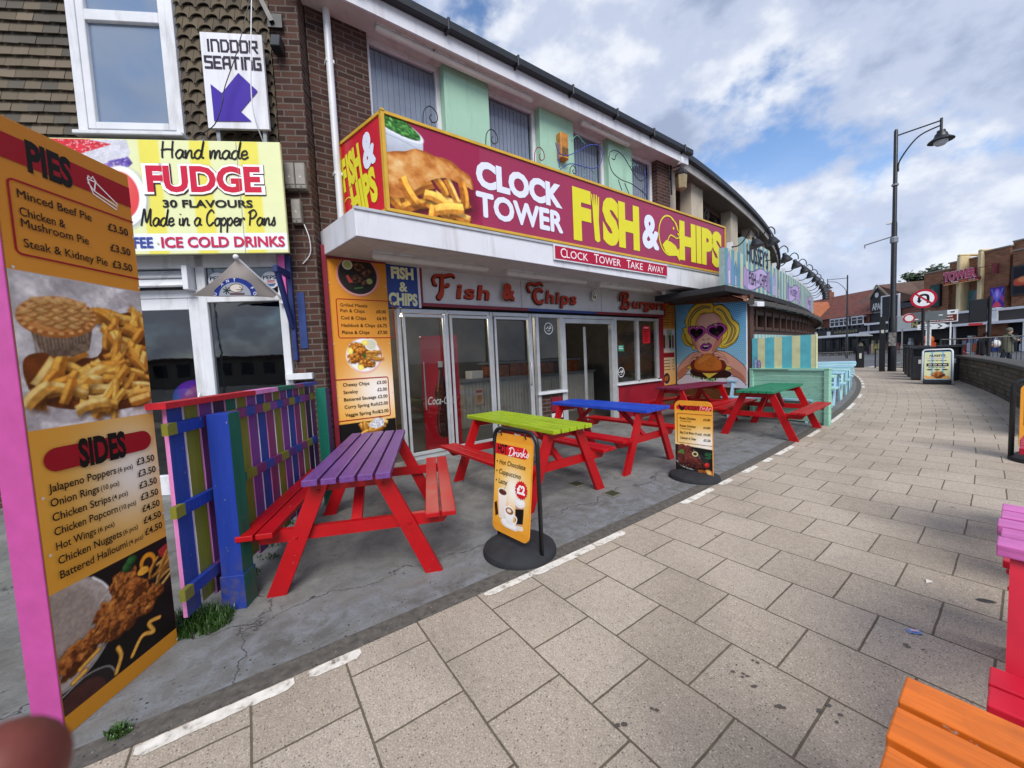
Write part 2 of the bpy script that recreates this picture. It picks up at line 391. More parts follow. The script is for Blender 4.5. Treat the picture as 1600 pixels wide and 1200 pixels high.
def spline(P, n=8, closed=False):
    P = [np.array(p, float) for p in P]; out = []; m = len(P)
    for i in range(m if closed else m - 1):
        g = (lambda k: P[k % m]) if closed else (lambda k: P[min(max(k, 0), m - 1)])
        p0, p1, p2, p3 = g(i - 1), g(i), g(i + 1), g(i + 2)
        for k in range(n):
            t = k / n; out.append(tuple(0.5 * (2 * p1 + (p2 - p0) * t + (2 * p0 - 5 * p1 + 4 * p2 - p3) * t * t + (3 * p1 - p0 - 3 * p2 + p3) * t ** 3)))
    if not closed: out.append(tuple(P[-1]))
    return out
# ------------------------------------------------------------------ printed pictures: painted into the colours of a fine grid
_vr = np.random.RandomState(3).rand(64, 64)
def vn(x, y):
    xi = np.floor(x).astype(int); yi = np.floor(y).astype(int); fx = x - xi; fy = y - yi; fx = fx * fx * (3 - 2 * fx); fy = fy * fy * (3 - 2 * fy)
    a = _vr[yi % 64, xi % 64]; b = _vr[yi % 64, (xi + 1) % 64]; c = _vr[(yi + 1) % 64, xi % 64]; d = _vr[(yi + 1) % 64, (xi + 1) % 64]
    return (a * (1 - fx) + b * fx) * (1 - fy) + (c * (1 - fx) + d * fx) * fy
def fbm(x, y, o=4):
    s = 0; a = 0.5
    for k in range(o): s = s + a * vn(x + 17 * k, y + 31 * k); x = x * 2.03; y = y * 2.03; a *= 0.5
    return s / (1 - 0.5 ** o)
def hx(h):
    if isinstance(h, str): h = h.lstrip('#'); return np.array([int(h[i:i + 2], 16) / 255 for i in (0, 2, 4)])
    return np.array(h, float)
class Canvas:
    def __init__(s, x0, z0, x1, z1, res, bg='#ffffff'):
        s.x0, s.z0, s.res = x0, z0, res; s.nx = max(2, int(round((x1 - x0) / res)) + 1); s.nz = max(2, int(round((z1 - z0) / res)) + 1)
        s.X, s.Z = np.meshgrid(np.linspace(x0, x1, s.nx), np.linspace(z0, z1, s.nz)); s.c = np.empty((s.nz, s.nx, 3)); s.c[:] = hx(bg)
    def win(s, a, b, c, d):
        p = s.res * 2; i0 = max(0, int((a - p - s.x0) / s.res)); i1 = min(s.nx, int((b + p - s.x0) / s.res) + 2)
        j0 = max(0, int((c - p - s.z0) / s.res)); j1 = min(s.nz, int((d + p - s.z0) / s.res) + 2)
        return slice(j0, max(j1, j0)), slice(i0, max(i1, i0))
    def put(s, w, al, col):
        al = np.clip(al, 0, 1)[..., None]; s.c[w] = s.c[w] * (1 - al) + col * al
    def fill(s, w, sd, col, soft=1.0, line=None, lw=0.0, shade=None, al=1.0):
        """sd: signed distance, negative inside"""
        if s.X[w].size == 0: return
        a = 0.5 - sd / (s.res * soft); c = hx(col)[None, None, :] * np.ones(s.X[w].shape + (1,))
        if shade is not None: c = np.clip(c * shade[..., None], 0, 1)
        if line is not None: s.put(w, (0.5 - (sd - lw) / (s.res * soft)) * al, hx(line))
        s.put(w, np.clip(a, 0, 1) * al, c)
    def ell(s, cx, cz, rx, rz, col, rot=0.0, **k):
        m = max(rx, rz) + k.get('lw', 0); w = s.win(cx - m, cx + m, cz - m, cz + m); X, Z = s.X[w] - cx, s.Z[w] - cz
        c, q = math.cos(rot), math.sin(rot); U = (X * c + Z * q) / rx; V = (-X * q + Z * c) / rz; r = np.sqrt(U * U + V * V)
        sh = k.pop('ball', None)
        if sh: k['shade'] = 1 + sh * (0.45 * V - 0.35 * U - 0.35 * r * r)
        s.fill(w, (r - 1) * min(rx, rz), col, **k)
    def cap(s, a, b, r, col, r2=None, ball=0.0, rough=0.0, **k):
        r2 = r if r2 is None else r2; m = max(r, r2) + k.get('lw', 0) + rough
        w = s.win(min(a[0], b[0]) - m, max(a[0], b[0]) + m, min(a[1], b[1]) - m, max(a[1], b[1]) + m); X, Z = s.X[w], s.Z[w]
        dx, dz = b[0] - a[0], b[1] - a[1]; L2 = dx * dx + dz * dz + 1e-12; t = np.clip(((X - a[0]) * dx + (Z - a[1]) * dz) / L2, 0, 1)
        px, pz = X - a[0] - t * dx, Z - a[1] - t * dz; d = np.sqrt(px * px + pz * pz); rr = r + (r2 - r) * t
        if rough: d = d + rough * (fbm(X / r * 1.3, Z / r * 1.3, 3) - 0.5) * 2
        if ball: k['shade'] = 1 + ball * ((pz - 0.5 * px) / rr * 0.6 - 0.25 * (d / rr) ** 2) + (0.25 * (fbm(X / r * 2, Z / r * 2, 3) - 0.5))
        s.fill(w, d - rr, col, **k)
    def poly(s, P, col, tex=0.0, tsc=20.0, grad=0.0, **k):
        P = np.array(P, float); m = k.get('lw', 0); w = s.win(P[:, 0].min() - m, P[:, 0].max() + m, P[:, 1].min() - m, P[:, 1].max() + m); X, Z = s.X[w], s.Z[w]
        if X.size == 0: return
        d = np.full(X.shape, 1e9); ins = np.zeros(X.shape, bool); n = len(P)
        for i in range(n):
            a, b = P[i], P[(i + 1) % n]; e = b - a; t = np.clip(((X - a[0]) * e[0] + (Z - a[1]) * e[1]) / (e @ e + 1e-12), 0, 1)
            d = np.minimum(d, (X - a[0] - t * e[0]) ** 2 + (Z - a[1] - t * e[1]) ** 2)
            cr = ((a[1] > Z) != (b[1] > Z)); ins ^= cr & (X < (b[0] - a[0]) * (Z - a[1]) / (b[1] - a[1] + 1e-12) + a[0])
        d = np.sqrt(d); sh = None
        if tex or grad: sh = 1 + tex * (fbm(X * tsc, Z * tsc, 4) - 0.5) * 2 + grad * (Z - P[:, 1].mean()) / (np.ptp(P[:, 1]) + 1e-9)
        s.fill(w, np.where(ins, -d, d), col, shade=sh, **k)
    def blobby(s, P, col, **k): s.poly(spline(P, 6, True), col, **k)
    def stroke(s, P, wd, col, smooth=True, **k):
        if smooth and len(P) > 2: P = spline(P, 6)
        for a, b in zip(P[:-1], P[1:]): s.cap(a, b, wd / 2, col, **k)
    def vgrad(s, stops, x0=None, x1=None):
        zs = [q[0] for q in stops]; cs = np.array([hx(q[1]) for q in stops]); w = s.win(x0 if x0 is not None else -1e3, x1 if x1 is not None else 1e3, zs[0], zs[-1]) if x0 is not None else (slice(None), slice(None))
        for i in range(3): s.c[w][..., i] = np.interp(s.Z[w], zs, cs[:, i])
    def glow(s, cx, cz, rx, rz, col, al=1.0):
        d = ((s.X - cx) / rx) ** 2 + ((s.Z - cz) / rz) ** 2; s.put((slice(None), slice(None)), al * np.exp(-d), hx(col))
    def grain(s, am, sc): s.c = np.clip(s.c * (1 + am * (fbm(s.X * sc, s.Z * sc, 4) - 0.5) * 2)[..., None], 0, 1)
    def build(s, name, parent, y=0.0, m=None, curve=None):
        c = np.clip(s.c, 0, 1); l = np.where(c <= 0.04045, c / 12.92, ((c + 0.055) / 1.055) ** 2.4)
        nv = s.nx * s.nz; co = np.zeros((nv, 3), np.float32); co[:, 0] = s.X.ravel(); co[:, 1] = y; co[:, 2] = s.Z.ravel()
        if curve is not None: co = curve(co)
        i = np.arange(nv).reshape(s.nz, s.nx); q = np.stack([i[:-1, :-1], i[:-1, 1:], i[1:, 1:], i[1:, :-1]], -1).reshape(-1, 4)
        me = bpy.data.meshes.new(name); me.from_pydata(co.tolist(), [], q.tolist()); me.materials.append(m or PRINT)
        ca = me.color_attributes.new('Col', 'FLOAT_COLOR', 'POINT'); a = np.ones((nv, 4), np.float32); a[:, :3] = l.reshape(-1, 3); ca.data.foreach_set('color', a.ravel())
        me.update(); o = bpy.data.objects.new(name, me); COL.objects.link(o); adopt(o, parent); return o
def chip(c, x, z, L, wd, ang, rr, tone=1.0):
    """one fried chip: soft shadow, browner side, lit top face, browned tips"""
    d = np.array([math.cos(ang), math.sin(ang)]); q = np.array([-d[1], d[0]]); p = np.array([x, z])
    if q[1] < 0: q = -q
    L *= rr.uniform(.75, 1.15); wd *= rr.uniform(.8, 1.25)
    a, b = p - d * L / 2, p + d * L / 2; bend = q * L * rr.uniform(-.10, .12)
    j = lambda: rr.uniform(0.75, 1.15)
    pal = [('#eeb955', '#b5782c'), ('#e5a843', '#a3621f'), ('#f3cd7c', '#c48c3a'), ('#dc993a', '#92561b'), ('#efc46a', '#b06f28')]
    t, sd = pal[rr.randrange(5)]; t = hx(t) * tone; sd = hx(sd) * tone
    m = p + bend; k1 = p - d * L * .25 + bend * .8; k2 = p + d * L * .25 + bend * .8
    off = np.array([.25, -.5]) * wd
    def ring(lo, hi): return [a - q * wd * lo * j(), k1 - q * wd * lo, m - q * wd * lo * 1.05, k2 - q * wd * lo, b - q * wd * lo * j(), b + q * wd * hi * j(), k2 + q * wd * hi, m + q * wd * hi * 1.05, k1 + q * wd * hi, a + q * wd * hi * j()]
    full = ring(.85, .5); c.poly([v + off for v in full], '#3a1c08', al=.45, soft=5)
    c.poly(full, sd, tex=0.22, tsc=28, grad=.25, soft=1.6)
    c.poly(ring(rr.uniform(.05, .3), .5), t, tex=0.14, tsc=22, grad=.18, soft=2.2)
    if rr.random() < .6: e = a if rr.random() < .5 else b; c.ell(e[0], e[1], wd * .45, wd * .35, '#9a5a20', rot=ang, al=.45, soft=4)
def crispy(c, x, z, r, n, rr, cols=('#b5652a', '#c9813a', '#8f4518', '#d79a52', '#7a3a14')):
    """a craggy fried piece: rough outlined lumps with mottled crumb"""
    big = [(0, 0, 1.0)] + [(rr.uniform(-.6, .6), rr.uniform(-.45, .45), rr.uniform(.35, .6)) for _ in range(5)]
    o = rr.uniform(0, 40)
    for dx, dz, q in big:
        m = r * q * 1.25; w = c.win(x + dx * r - m, x + dx * r + m, z + dz * r - m, z + dz * r + m); X, Z = c.X[w], c.Z[w]
        if X.size == 0: continue
        U, V = (X - x - dx * r) / (r * q), (Z - z - dz * r) / (r * q * .82); d = np.sqrt(U * U + V * V); f1 = fbm(X / r * 3.2 + o, Z / r * 3.2, 4); f2 = fbm(X / r * 8 + o, Z / r * 8, 3)
        sd = (d - .95 + (f1 - .5) * .75) * r * q; t = np.clip(.25 + .9 * (f1 - .35) + .8 * (f2 - .5) + .28 * V - .15 * U - .25 * d, 0, 1)
        p3 = np.array([hx(cols[2]) * .6, hx(cols[0]), hx(cols[1]), hx(cols[3]) * 1.05]); idx = np.array([0, .35, .62, 1.0])
        colr = np.stack([np.interp(t, idx, p3[:, i]) for i in range(3)], -1); al = np.clip(.5 - sd / (c.res * 2), 0, 1)[..., None]; sh = np.clip(.5 - (sd - .05 * r) / (c.res * 5), 0, 1)[..., None] * .5
        c.c[w] = c.c[w] * (1 - sh) + hx(cols[2]) * .3 * sh; c.c[w] = c.c[w] * (1 - al) + np.clip(colr, 0, 1) * al
# ================================================================== ground
def slab_mat():
    t = MT('concrete paving slabs'); uv = t.coord('UV')
    wob = t.n('ShaderNodeVectorMath', {0: uv, 1: t.mapped(t.noise(uv, 5.0, 4, col=True), (0.008, 0.008, 0), (-0.004, -0.004, 0))}, operation='ADD').outputs[0]
    b = t.n('ShaderNodeTexBrick', {'Vector': wob, 'Color1': (0, 0, 0, 1), 'Color2': (1, 1, 1, 1), 'Mortar': (0.5, 0.5, 0.5, 1), 'Scale': 1.0, 'Mortar Size': 0.0052, 'Mortar Smooth': 0.15, 'Bias': 0.0, 'Brick Width': 0.4025, 'Row Height': 0.4003}, offset=0.5)
    fine = t.noise(uv, 170.0, 5, 0.7); mid = t.noise(uv, 26.0, 6, 0.6); big = t.noise(uv, 0.9, 5, 0.6, 0.5)
    c = t.ramp(b.outputs[0], [(0.0, lin('#a89b8b')), (0.5, lin('#aea191')), (1.0, lin('#b3a697'))])
    c = t.mix(0.75, c, t.mix(0.5, t.ramp(t.noise(uv, 125.0, 3, 0.6), [(0.33, 0.10), (0.45, 0.85), (0.55, 1.08), (0.68, 2.0)]), t.ramp(t.noise(uv, 230.0, 2, 0.5), [(0.30, 0.30), (0.44, 0.86), (0.56, 1.06), (0.70, 1.6)])), 'MULTIPLY')
    c = t.mix(0.5, c, t.ramp(mid, [(0.3, 0.72), (0.7, 1.15)]), 'MULTIPLY')
    c = t.mix(0.6, c, t.ramp(big, [(0.36, 0.70), (0.50, 0.98), (0.62, 1.06)]), 'MULTIPLY')
    v = t.n('ShaderNodeTexVoronoi', {'Vector': uv, 'Scale': 75.0}, feature='F1')
    fl = t.math('MULTIPLY', t.ramp(v.outputs['Distance'], [(0.20, 1.0), (0.30, 0.0)]), t.ramp(t.n('ShaderNodeSeparateColor', {0: v.outputs['Color']}).outputs[0], [(0.62, 0.0), (0.66, 1.0)]))
    c = t.mix(t.math('MULTIPLY', fl, 0.55), c, lin('#d5cec2'))
    dk = t.math('MULTIPLY', t.ramp(v.outputs['Distance'], [(0.2, 1.0), (0.32, 0.0)]), t.ramp(t.n('ShaderNodeSeparateColor', {0: v.outputs['Color']}).outputs[1], [(0.68, 0.0), (0.72, 1.0)]))
    c = t.mix(t.math('MULTIPLY', dk, 0.75), c, lin('#3c3833'))
    st = t.n('ShaderNodeTexVoronoi', {'Vector': t.n('ShaderNodeVectorMath', {0: uv, 1: t.mapped(t.noise(uv, 34.0, 3, col=True), (.05, .05, 0))}, operation='ADD').outputs[0], 'Scale': 2.6}, feature='F1')      # dark gum spots
    gum = t.math('MULTIPLY', t.ramp(st.outputs['Distance'], [(0.022, 1.0), (0.05, 0.0)]), t.ramp(t.n('ShaderNodeSeparateColor', {0: st.outputs['Color']}).outputs[0], [(0.38, 0.0), (0.40, 1.0)]))
    c = t.mix(t.math('MULTIPLY', gum, 0.6), c, lin('#3a3734'))
    c = t.mix(b.outputs[1], c, t.mix(t.ramp(mid, [(0.3, 0.0), (0.7, 1.0)]), lin('#574f43'), lin('#6e6453')))
    t.base(c); t.set(Roughness=0.82, Specular_IOR_Level=0.3)
    t.bump(t.math('SUBTRACT', t.math('MULTIPLY', fine, 0.25), t.math('MULTIPLY', b.outputs[1], 1.6)), 0.5, 0.008)
    return t.m
def terrace_mat():
    t = MT('worn painted concrete'); uv = t.coord('UV'); sep = t.n('ShaderNodeSeparateXYZ', {0: uv}); ar, rr = sep.outputs[0], sep.outputs[1]
    big = t.noise(uv, 1.1, 6, 0.62, 0.8); mid = t.noise(uv, 7.0, 7, 0.65, 0.5); fine = t.noise(uv, 90.0, 5, 0.65)
    c = t.ramp(big, [(0.32, lin('#63615c')), (0.5, lin('#787876')), (0.68, lin('#8b8a85'))])
    edge = t.ramp(t.math('ADD', rr, t.math('MULTIPLY', t.math('SUBTRACT', big, 0.5), 0.5)), [(0.0, 0.0), (1.0, 1.0)])
    near = t.math('MULTIPLY', t.ramp(t.math('MULTIPLY', t.math('ADD', rr, 1.0), 1.0), [(0.15, 0.0), (0.55, 1.0)]), 0.9)    # last 0.8 m keeps blue grey paint
    patch = t.math('MAXIMUM', near, t.ramp(t.noise(uv, 2.3, 5, 0.6, 1.0), [(0.58, 0.0), (0.74, 0.6)]))
    worn = t.math('MULTIPLY', patch, t.ramp(mid, [(0.42, 0.15), (0.55, 1.0)]))
    c = t.mix(worn, c, t.mix(t.ramp(mid, [(0.45, 0.0), (0.75, 1.0)]), lin('#757778'), lin('#80848a')))
    c = t.mix(0.6, c, t.ramp(mid, [(0.3, 0.55), (0.6, 1.1)]), 'MULTIPLY')
    c = t.mix(0.5, c, t.ramp(fine, [(0.3, 0.6), (0.7, 1.15)]), 'MULTIPLY')
    scr = t.noise(t.mapped(uv, (9, 26, 1), rot=(0, 0, 0.35)), 1.6, 5, 0.7)
    c = t.mix(t.ramp(t.math('MAXIMUM', scr, t.noise(t.mapped(uv, (30, 70, 1), rot=(0, 0, -0.5)), 1.0, 5, 0.7)), [(0.60, 0.0), (0.70, 0.85)]), c, lin('#35332f'))
    # green algae towards the fudge shop side
    gm = t.math('MULTIPLY', t.ramp(t.math('MULTIPLY', t.math('ADD', ar, 76.5), 0.2), [(0.0, 1.0), (0.95, 0.0)]), t.ramp(t.noise(uv, 3.4, 6, 0.65), [(0.42, 0.0), (0.6, 0.8)]))
    c = t.mix(gm, c, t.mix(mid, lin('#2c3d1c'), lin('#47553a')))
    # cracks: two wandering lines along the terrace and a few across
    w = t.math('MULTIPLY', t.math('SUBTRACT', t.noise(uv, 1.5, 6, 0.6), 0.5), 0.9)
    def line(x, at, wd): return t.ramp(t.math('ABSOLUTE', t.math('ADD', x, -at)), [(0.0, 1.0), (wd, 0.0)])
    rw = t.math('ADD', rr, w); aw = t.math('ADD', ar, w)
    ck = t.math('MAXIMUM', line(rw, -0.62, 0.012), line(rw, -2.2, 0.009))
    for a in (-71.2, -67.4): ck = t.math('MAXIMUM', ck, line(aw, a, 0.009))
    c = t.mix(t.math('MULTIPLY', ck, t.ramp(mid, [(0.35, 0.25), (0.6, 0.95)])), c, lin('#24221f'))
    t.base(c); t.set(Roughness=0.72, Specular_IOR_Level=0.35)
    t.bump(t.math('SUBTRACT', t.math('ADD', t.math('MULTIPLY', mid, 0.5), t.math('MULTIPLY', fine, 0.2)), ck), 0.45, 0.012)
    return t.m
def asphalt_mat():
    t = MT('asphalt'); p = t.coord('Object'); a = t.noise(p, 0.15, 5); b = t.noise(p, 60.0, 3)
    c = t.mix(t.ramp(a, [(0.35, 0.0), (0.65, 1.0)]), lin('#46484b'), lin('#5a5c5f')); c = t.mix(0.4, c, t.ramp(b, [(0.3, 0.7), (0.7, 1.2)]), 'MULTIPLY')
    t.base(c); t.set(Roughness=0.8); return t.m
ASPH = asphalt_mat()
def sheet(name, a0, a1, na, rs, z, m, uvf, kind='structure'):
    v, f, uv = [], [], []
    for i in range(na + 1):
        a = a0 + (a1 - a0) * i / na
        for r in rs: v.append(tuple(pol(a, r, z))); uv.append(uvf(a, r))
    n = len(rs)
    for i in range(na):
        for j in range(n - 1): f.append((i * n + j, i * n + j + 1, (i + 1) * n + j + 1, (i + 1) * n + j))
    me = bpy.data.meshes.new(name); me.from_pydata(v, [], f); me.materials.append(m); ul = me.uv_layers.new(name='UVMap')
    for l in me.loops: ul.data[l.index].uv = uv[l.vertex_index]
    me.update(); o = bpy.data.objects.new(name, me); COL.objects.link(o); o['kind'] = kind; return o
A_LO, A_HI = -81.0 / KR, phi((21.2, 23.4))
MB().box(-400, 400, -400, 400, -0.14, -0.12).build('road', ASPH)['kind'] = 'structure'
sheet('pavement', A_LO, A_HI, 240, [KR - 0.004, KR + 1, KR + 2, KR + 3.2, KR + 6.5], 0.0, slab_mat(), lambda a, r: (r - KR - 0.18 + 8.05, a * KR + 69.587 + 80.06))
ks = MB()
for i in range(24):
    a, b = A_HI, A_HI
r_ = [KR - 6, KR + 6.5]
ks.obox(pol(A_HI, r_[0], -0.12), pol(A_HI, r_[1], 0) - pol(A_HI, r_[0], 0), pol(A_HI + 0.12 / KR, r_[0], 0) - pol(A_HI, r_[0], 0), (0, 0, 0.118))
ks.build('road_kerb', pm('kerb stone', '#8d8880', 0.8, 0.15, 10))['kind'] = 'structure'
sheet('terrace', A_LO, A_HI, 200, [KR - 16, KR - 8, KR - 5, KR - 3, KR - 2, KR - 1, KR - 0.13], 0.002, terrace_mat(), lambda a, r: (a * KR, r - KR))
sheet('kerb_strip', A_LO, A_HI, 240, [KR - 0.13, KR - 0.002], 0.003, pm('dark kerb strip', '#57534d', 0.85, 0.3, 22.0, 0.3), lambda a, r: (a * KR, r))
def paint_line():
    mb = MB(); rr = random.Random(5)
    ends = [((215, 1158), (458, 1052)), ((480, 1040), (560, 1008)), ((748, 922), (824, 892), .8), ((826, 893), (924, 851)), ((926, 851), (972, 830)), ((1058, 785), (1110, 763)), ((1122, 757), (1140, 748)), ((1156, 738), (1177, 728)),
            ((1192, 722), (1203, 716)), ((1212, 711), (1238, 697)), ((1262, 683), (1280, 672)), ((1297, 661), (1314, 646)), ((1322, 640), (1332, 630)), ((1336, 622), (1340, 616))]
    for e in ends:
        a, b = phi(gr(*e[0])), phi(gr(*e[1])); n = max(2, int(abs(b - a) * KR / 0.03)); L_, U_ = [], []
        for i in range(n + 1):
            q = a + (b - a) * i / n; ed = 0.65 if i in (0, n) else 1.0; wv = 0.07 * (e[2] if len(e) > 2 else 1)
            L_.append(pol(q, KR + 0.006 + rr.uniform(0, .004) + (1 - ed) * .02, 0.0045)); U_.append(pol(q, KR + 0.006 + wv * ed + rr.uniform(-.004, .003), 0.0045))
        mb.add(L_ + U_, [(i, i + 1, n + 2 + i, n + 1 + i)[::-1] for i in range(n)], 0)
    # far dashes along the curve, and the road's edge line
    for k in range(14):
        a = (-54.2 + k * 1.25) / KR; b = a + 0.7 / KR; mb.add([pol(a, KR + .006, .0045), pol(a, KR + .08, .0045), pol(b, KR + .08, .0045), pol(b, KR + .006, .0045)], [(0, 1, 2, 3)])
    t = MT('worn white road paint'); nz = t.noise(t.coord('Object'), 14.0, 7, 0.7); t.base(t.ramp(nz, [(0.34, lin('#7d766b')), (0.44, lin('#cfc9bd')), (0.6, lin('#e6e2d8'))])); t.set(Roughness=0.75)
    mb.build('kerb_line', t.m)['kind'] = 'structure'
paint_line()
MB().obox((22.5, 24.5, -0.116), (60, 38, 0), (-0.08, 0.13, 0), (0, 0, 0.004)).obox((22, 21.6, -0.116), (14, -3, 0), (0.03, 0.14, 0), (0, 0, 0.004)).build('road_marking', pm('road paint', '#d6d4cc', 0.7, 0.1, 3.0))['kind'] = 'structure'
# drain covers set in the terrace
for k, (u, v, lab) in enumerate(((957, 772, 'small mossy drain cover near the lime table'), (901, 757, 'small dark drain cover under the lime table'))):
    p = gr(u, v); d = thing('drain_cover', lab, 'drain cover', (p.x, p.y, 0.002), R(37), 'drain covers in the terrace')
    MB().box(-.085, .085, -.085, .085, 0.0, 0.008).build('cover_frame', pm('drain stone', '#6d6b63', .85, .2, 20), d, bevel=.003)
    g = MB()
    for i in range(5): g.box(-.06 + i * .026, -.045 + i * .026, -.06, .06, 0.008, 0.012)
    g.build('grating', pm('mossy iron', '#33371f', .9, .35, 30), d)
# weeds along the fence foot and the kerb
def weeds():
    rr = random.Random(11); mb = MB()
    def tuft(x, y, n, h, sp):
        for _ in range(n):
            a = rr.uniform(0, 6.283); d = sp * math.sqrt(rr.random()); bx, by = x + d * math.cos(a), y + d * math.sin(a) * .7
            hh = h * rr.uniform(.35, 1.0) * (1 - .5 * d / sp); t = rr.uniform(0, 6.283); lean = hh * rr.uniform(.2, .9); wv = rr.uniform(.0025, .006)
            sx_, sy_ = math.cos(t), math.sin(t); g = rr.uniform(.7, 1.3); c = (0.035 * g, 0.085 * g, 0.012 * g)
            p0 = (bx - sy_ * wv, by + sx_ * wv, 0); p1 = (bx + sy_ * wv, by - sx_ * wv, 0); m = (bx + sx_ * lean * .4, by + sy_ * lean * .4, hh * .7); e = (bx + sx_ * lean, by + sy_ * lean, hh)
            mb.add([p0, p1, (m[0] + sy_ * wv * .7, m[1] - sx_ * wv * .7, m[2]), (m[0] - sy_ * wv * .7, m[1] + sx_ * wv * .7, m[2]), e], [(0, 1, 2, 3), (3, 2, 4)], 0, c)
    p = gr(310, 975); tuft(p.x, p.y, 900, .13, .20); tuft(p.x - .12, p.y - .05, 300, .10, .16)
    p = gr(186, 1146); tuft(p.x, p.y, 140, .05, .05)
    for k in range(9): tuft(-1.92 - .05 * k + rr.uniform(-.03, .03), 2.55 + .23 * k, 45, .05, .09)
    o = mb.build('grass', VPAINT); o['kind'] = 'stuff'
weeds()
def grit():
    rr = random.Random(31); mb = MB()
    for k in range(1500):
        a = rr.uniform(-73.5, -60) / KR; r = KR - rr.choice([abs(rr.gauss(0, .05)), .13 + abs(rr.gauss(0, .10)), rr.uniform(0, 3)]); p = pol(a, r, .004); s = rr.uniform(.0025, .007); g = rr.uniform(.02, .22)
        mb.blob((p.x, p.y, p.z), (s, s * rr.uniform(.6, 1), s * .5), 0, (g, g * .95, g * .88), 5, 3, .3, k)
    o = mb.build('grit', VPAINT); o['kind'] = 'stuff'
grit()
# litter
p = gr(1428, 988); d = thing('sweet_wrapper', 'small blue and white sweet wrapper lying on the paving', 'litter', (p.x, p.y, 0.002), R(-12))
mb = MB(); q = []
for i in range(7):
    for j in range(4): q.append((-.03 + .01 * i, -.018 + .012 * j, .003 + .004 * math.sin(i * 1.7) * math.cos(j * 1.3)))
mb.add(q, [(j + 4 * i, j + 4 * (i + 1), j + 1 + 4 * (i + 1), j + 1 + 4 * i) for i in range(6) for j in range(3)], 0, lin('#7ba2dc')); mb.build('wrapper_sheet', VPAINT, d)
MB().add([(x, y, .0095) for x, y in ((-.018, -.007), (.018, -.009), (.02, .006), (-.016, .008))], [(0, 1, 2, 3)], 0, lin('#e8c6d4')).build('printed_patch', PRINT, d, uv=False)
p = gr(1452, 910); d = tag(MB().add([(p.x + x, p.y + y, z) for x, y, z in ((-.03, -.01, .004), (.0, .02, .012), (.028, .004, .003), (.004, -.012, .008))], [(0, 3, 1), (3, 2, 1)], 0, lin('#d9d4c8')).build('paper_scrap', VPAINT), 'tiny scrap of white paper on the slabs', 'litter')
def leaf(name, u, v, s, a, lab):
    p = gr(u, v); c, q = math.cos(a), math.sin(a); mb = MB(); pts = [(-1, 0), (-.6, .32), (0, .42), (.6, .28), (1, 0), (.55, -.3), (0, -.4), (-.6, -.28)]
    mb.add([(p.x + s * (x * c - y * q), p.y + s * (x * q + y * c), .004 + .006 * abs(y)) for x, y in pts] + [(p.x, p.y, .004)], [(i, (i + 1) % 8, 8)[::-1] for i in range(8)], 0, lin('#2f2723')); tag(mb.build(name, VPAINT), lab, 'leaf')
leaf('fallen_leaf', 1541, 940, .045, -.4, 'dark curled leaf on the paving by the pink table')
def stain():
    rr = random.Random(12); mb = MB()
    for (u, v, n, sp) in ((1172, 1052, 9, .05), (1020, 1110, 2, .012), (1420, 1010, 3, .03), (1212, 1105, 2, .02), (1300, 1120, 4, .05), (975, 1135, 2, .02)):
        p = gr(u, v)
        for k in range(n):
            x, y, r0 = p.x + rr.gauss(0, sp), p.y + rr.gauss(0, sp * .7), rr.uniform(.004, .015); mb.add([(x + r0 * rr.uniform(.5, 1.5) * math.cos(a), y + r0 * rr.uniform(.4, 1.1) * math.sin(a), .0042) for a in np.linspace(0, 5.6, 9)], [tuple(range(9))], 0, lin('#544c44'))
    mb.build('pavement_stain', VPAINT)['kind'] = 'structure'
stain()
# ================================================================== fudge shop on the left
W0, WR = (-2.4, 4.98), R(7)
fs = thing('fudge_shop', 'brick and tile hung shop with white framed door behind the painted fence', 'building', (*W0, 0), WR)
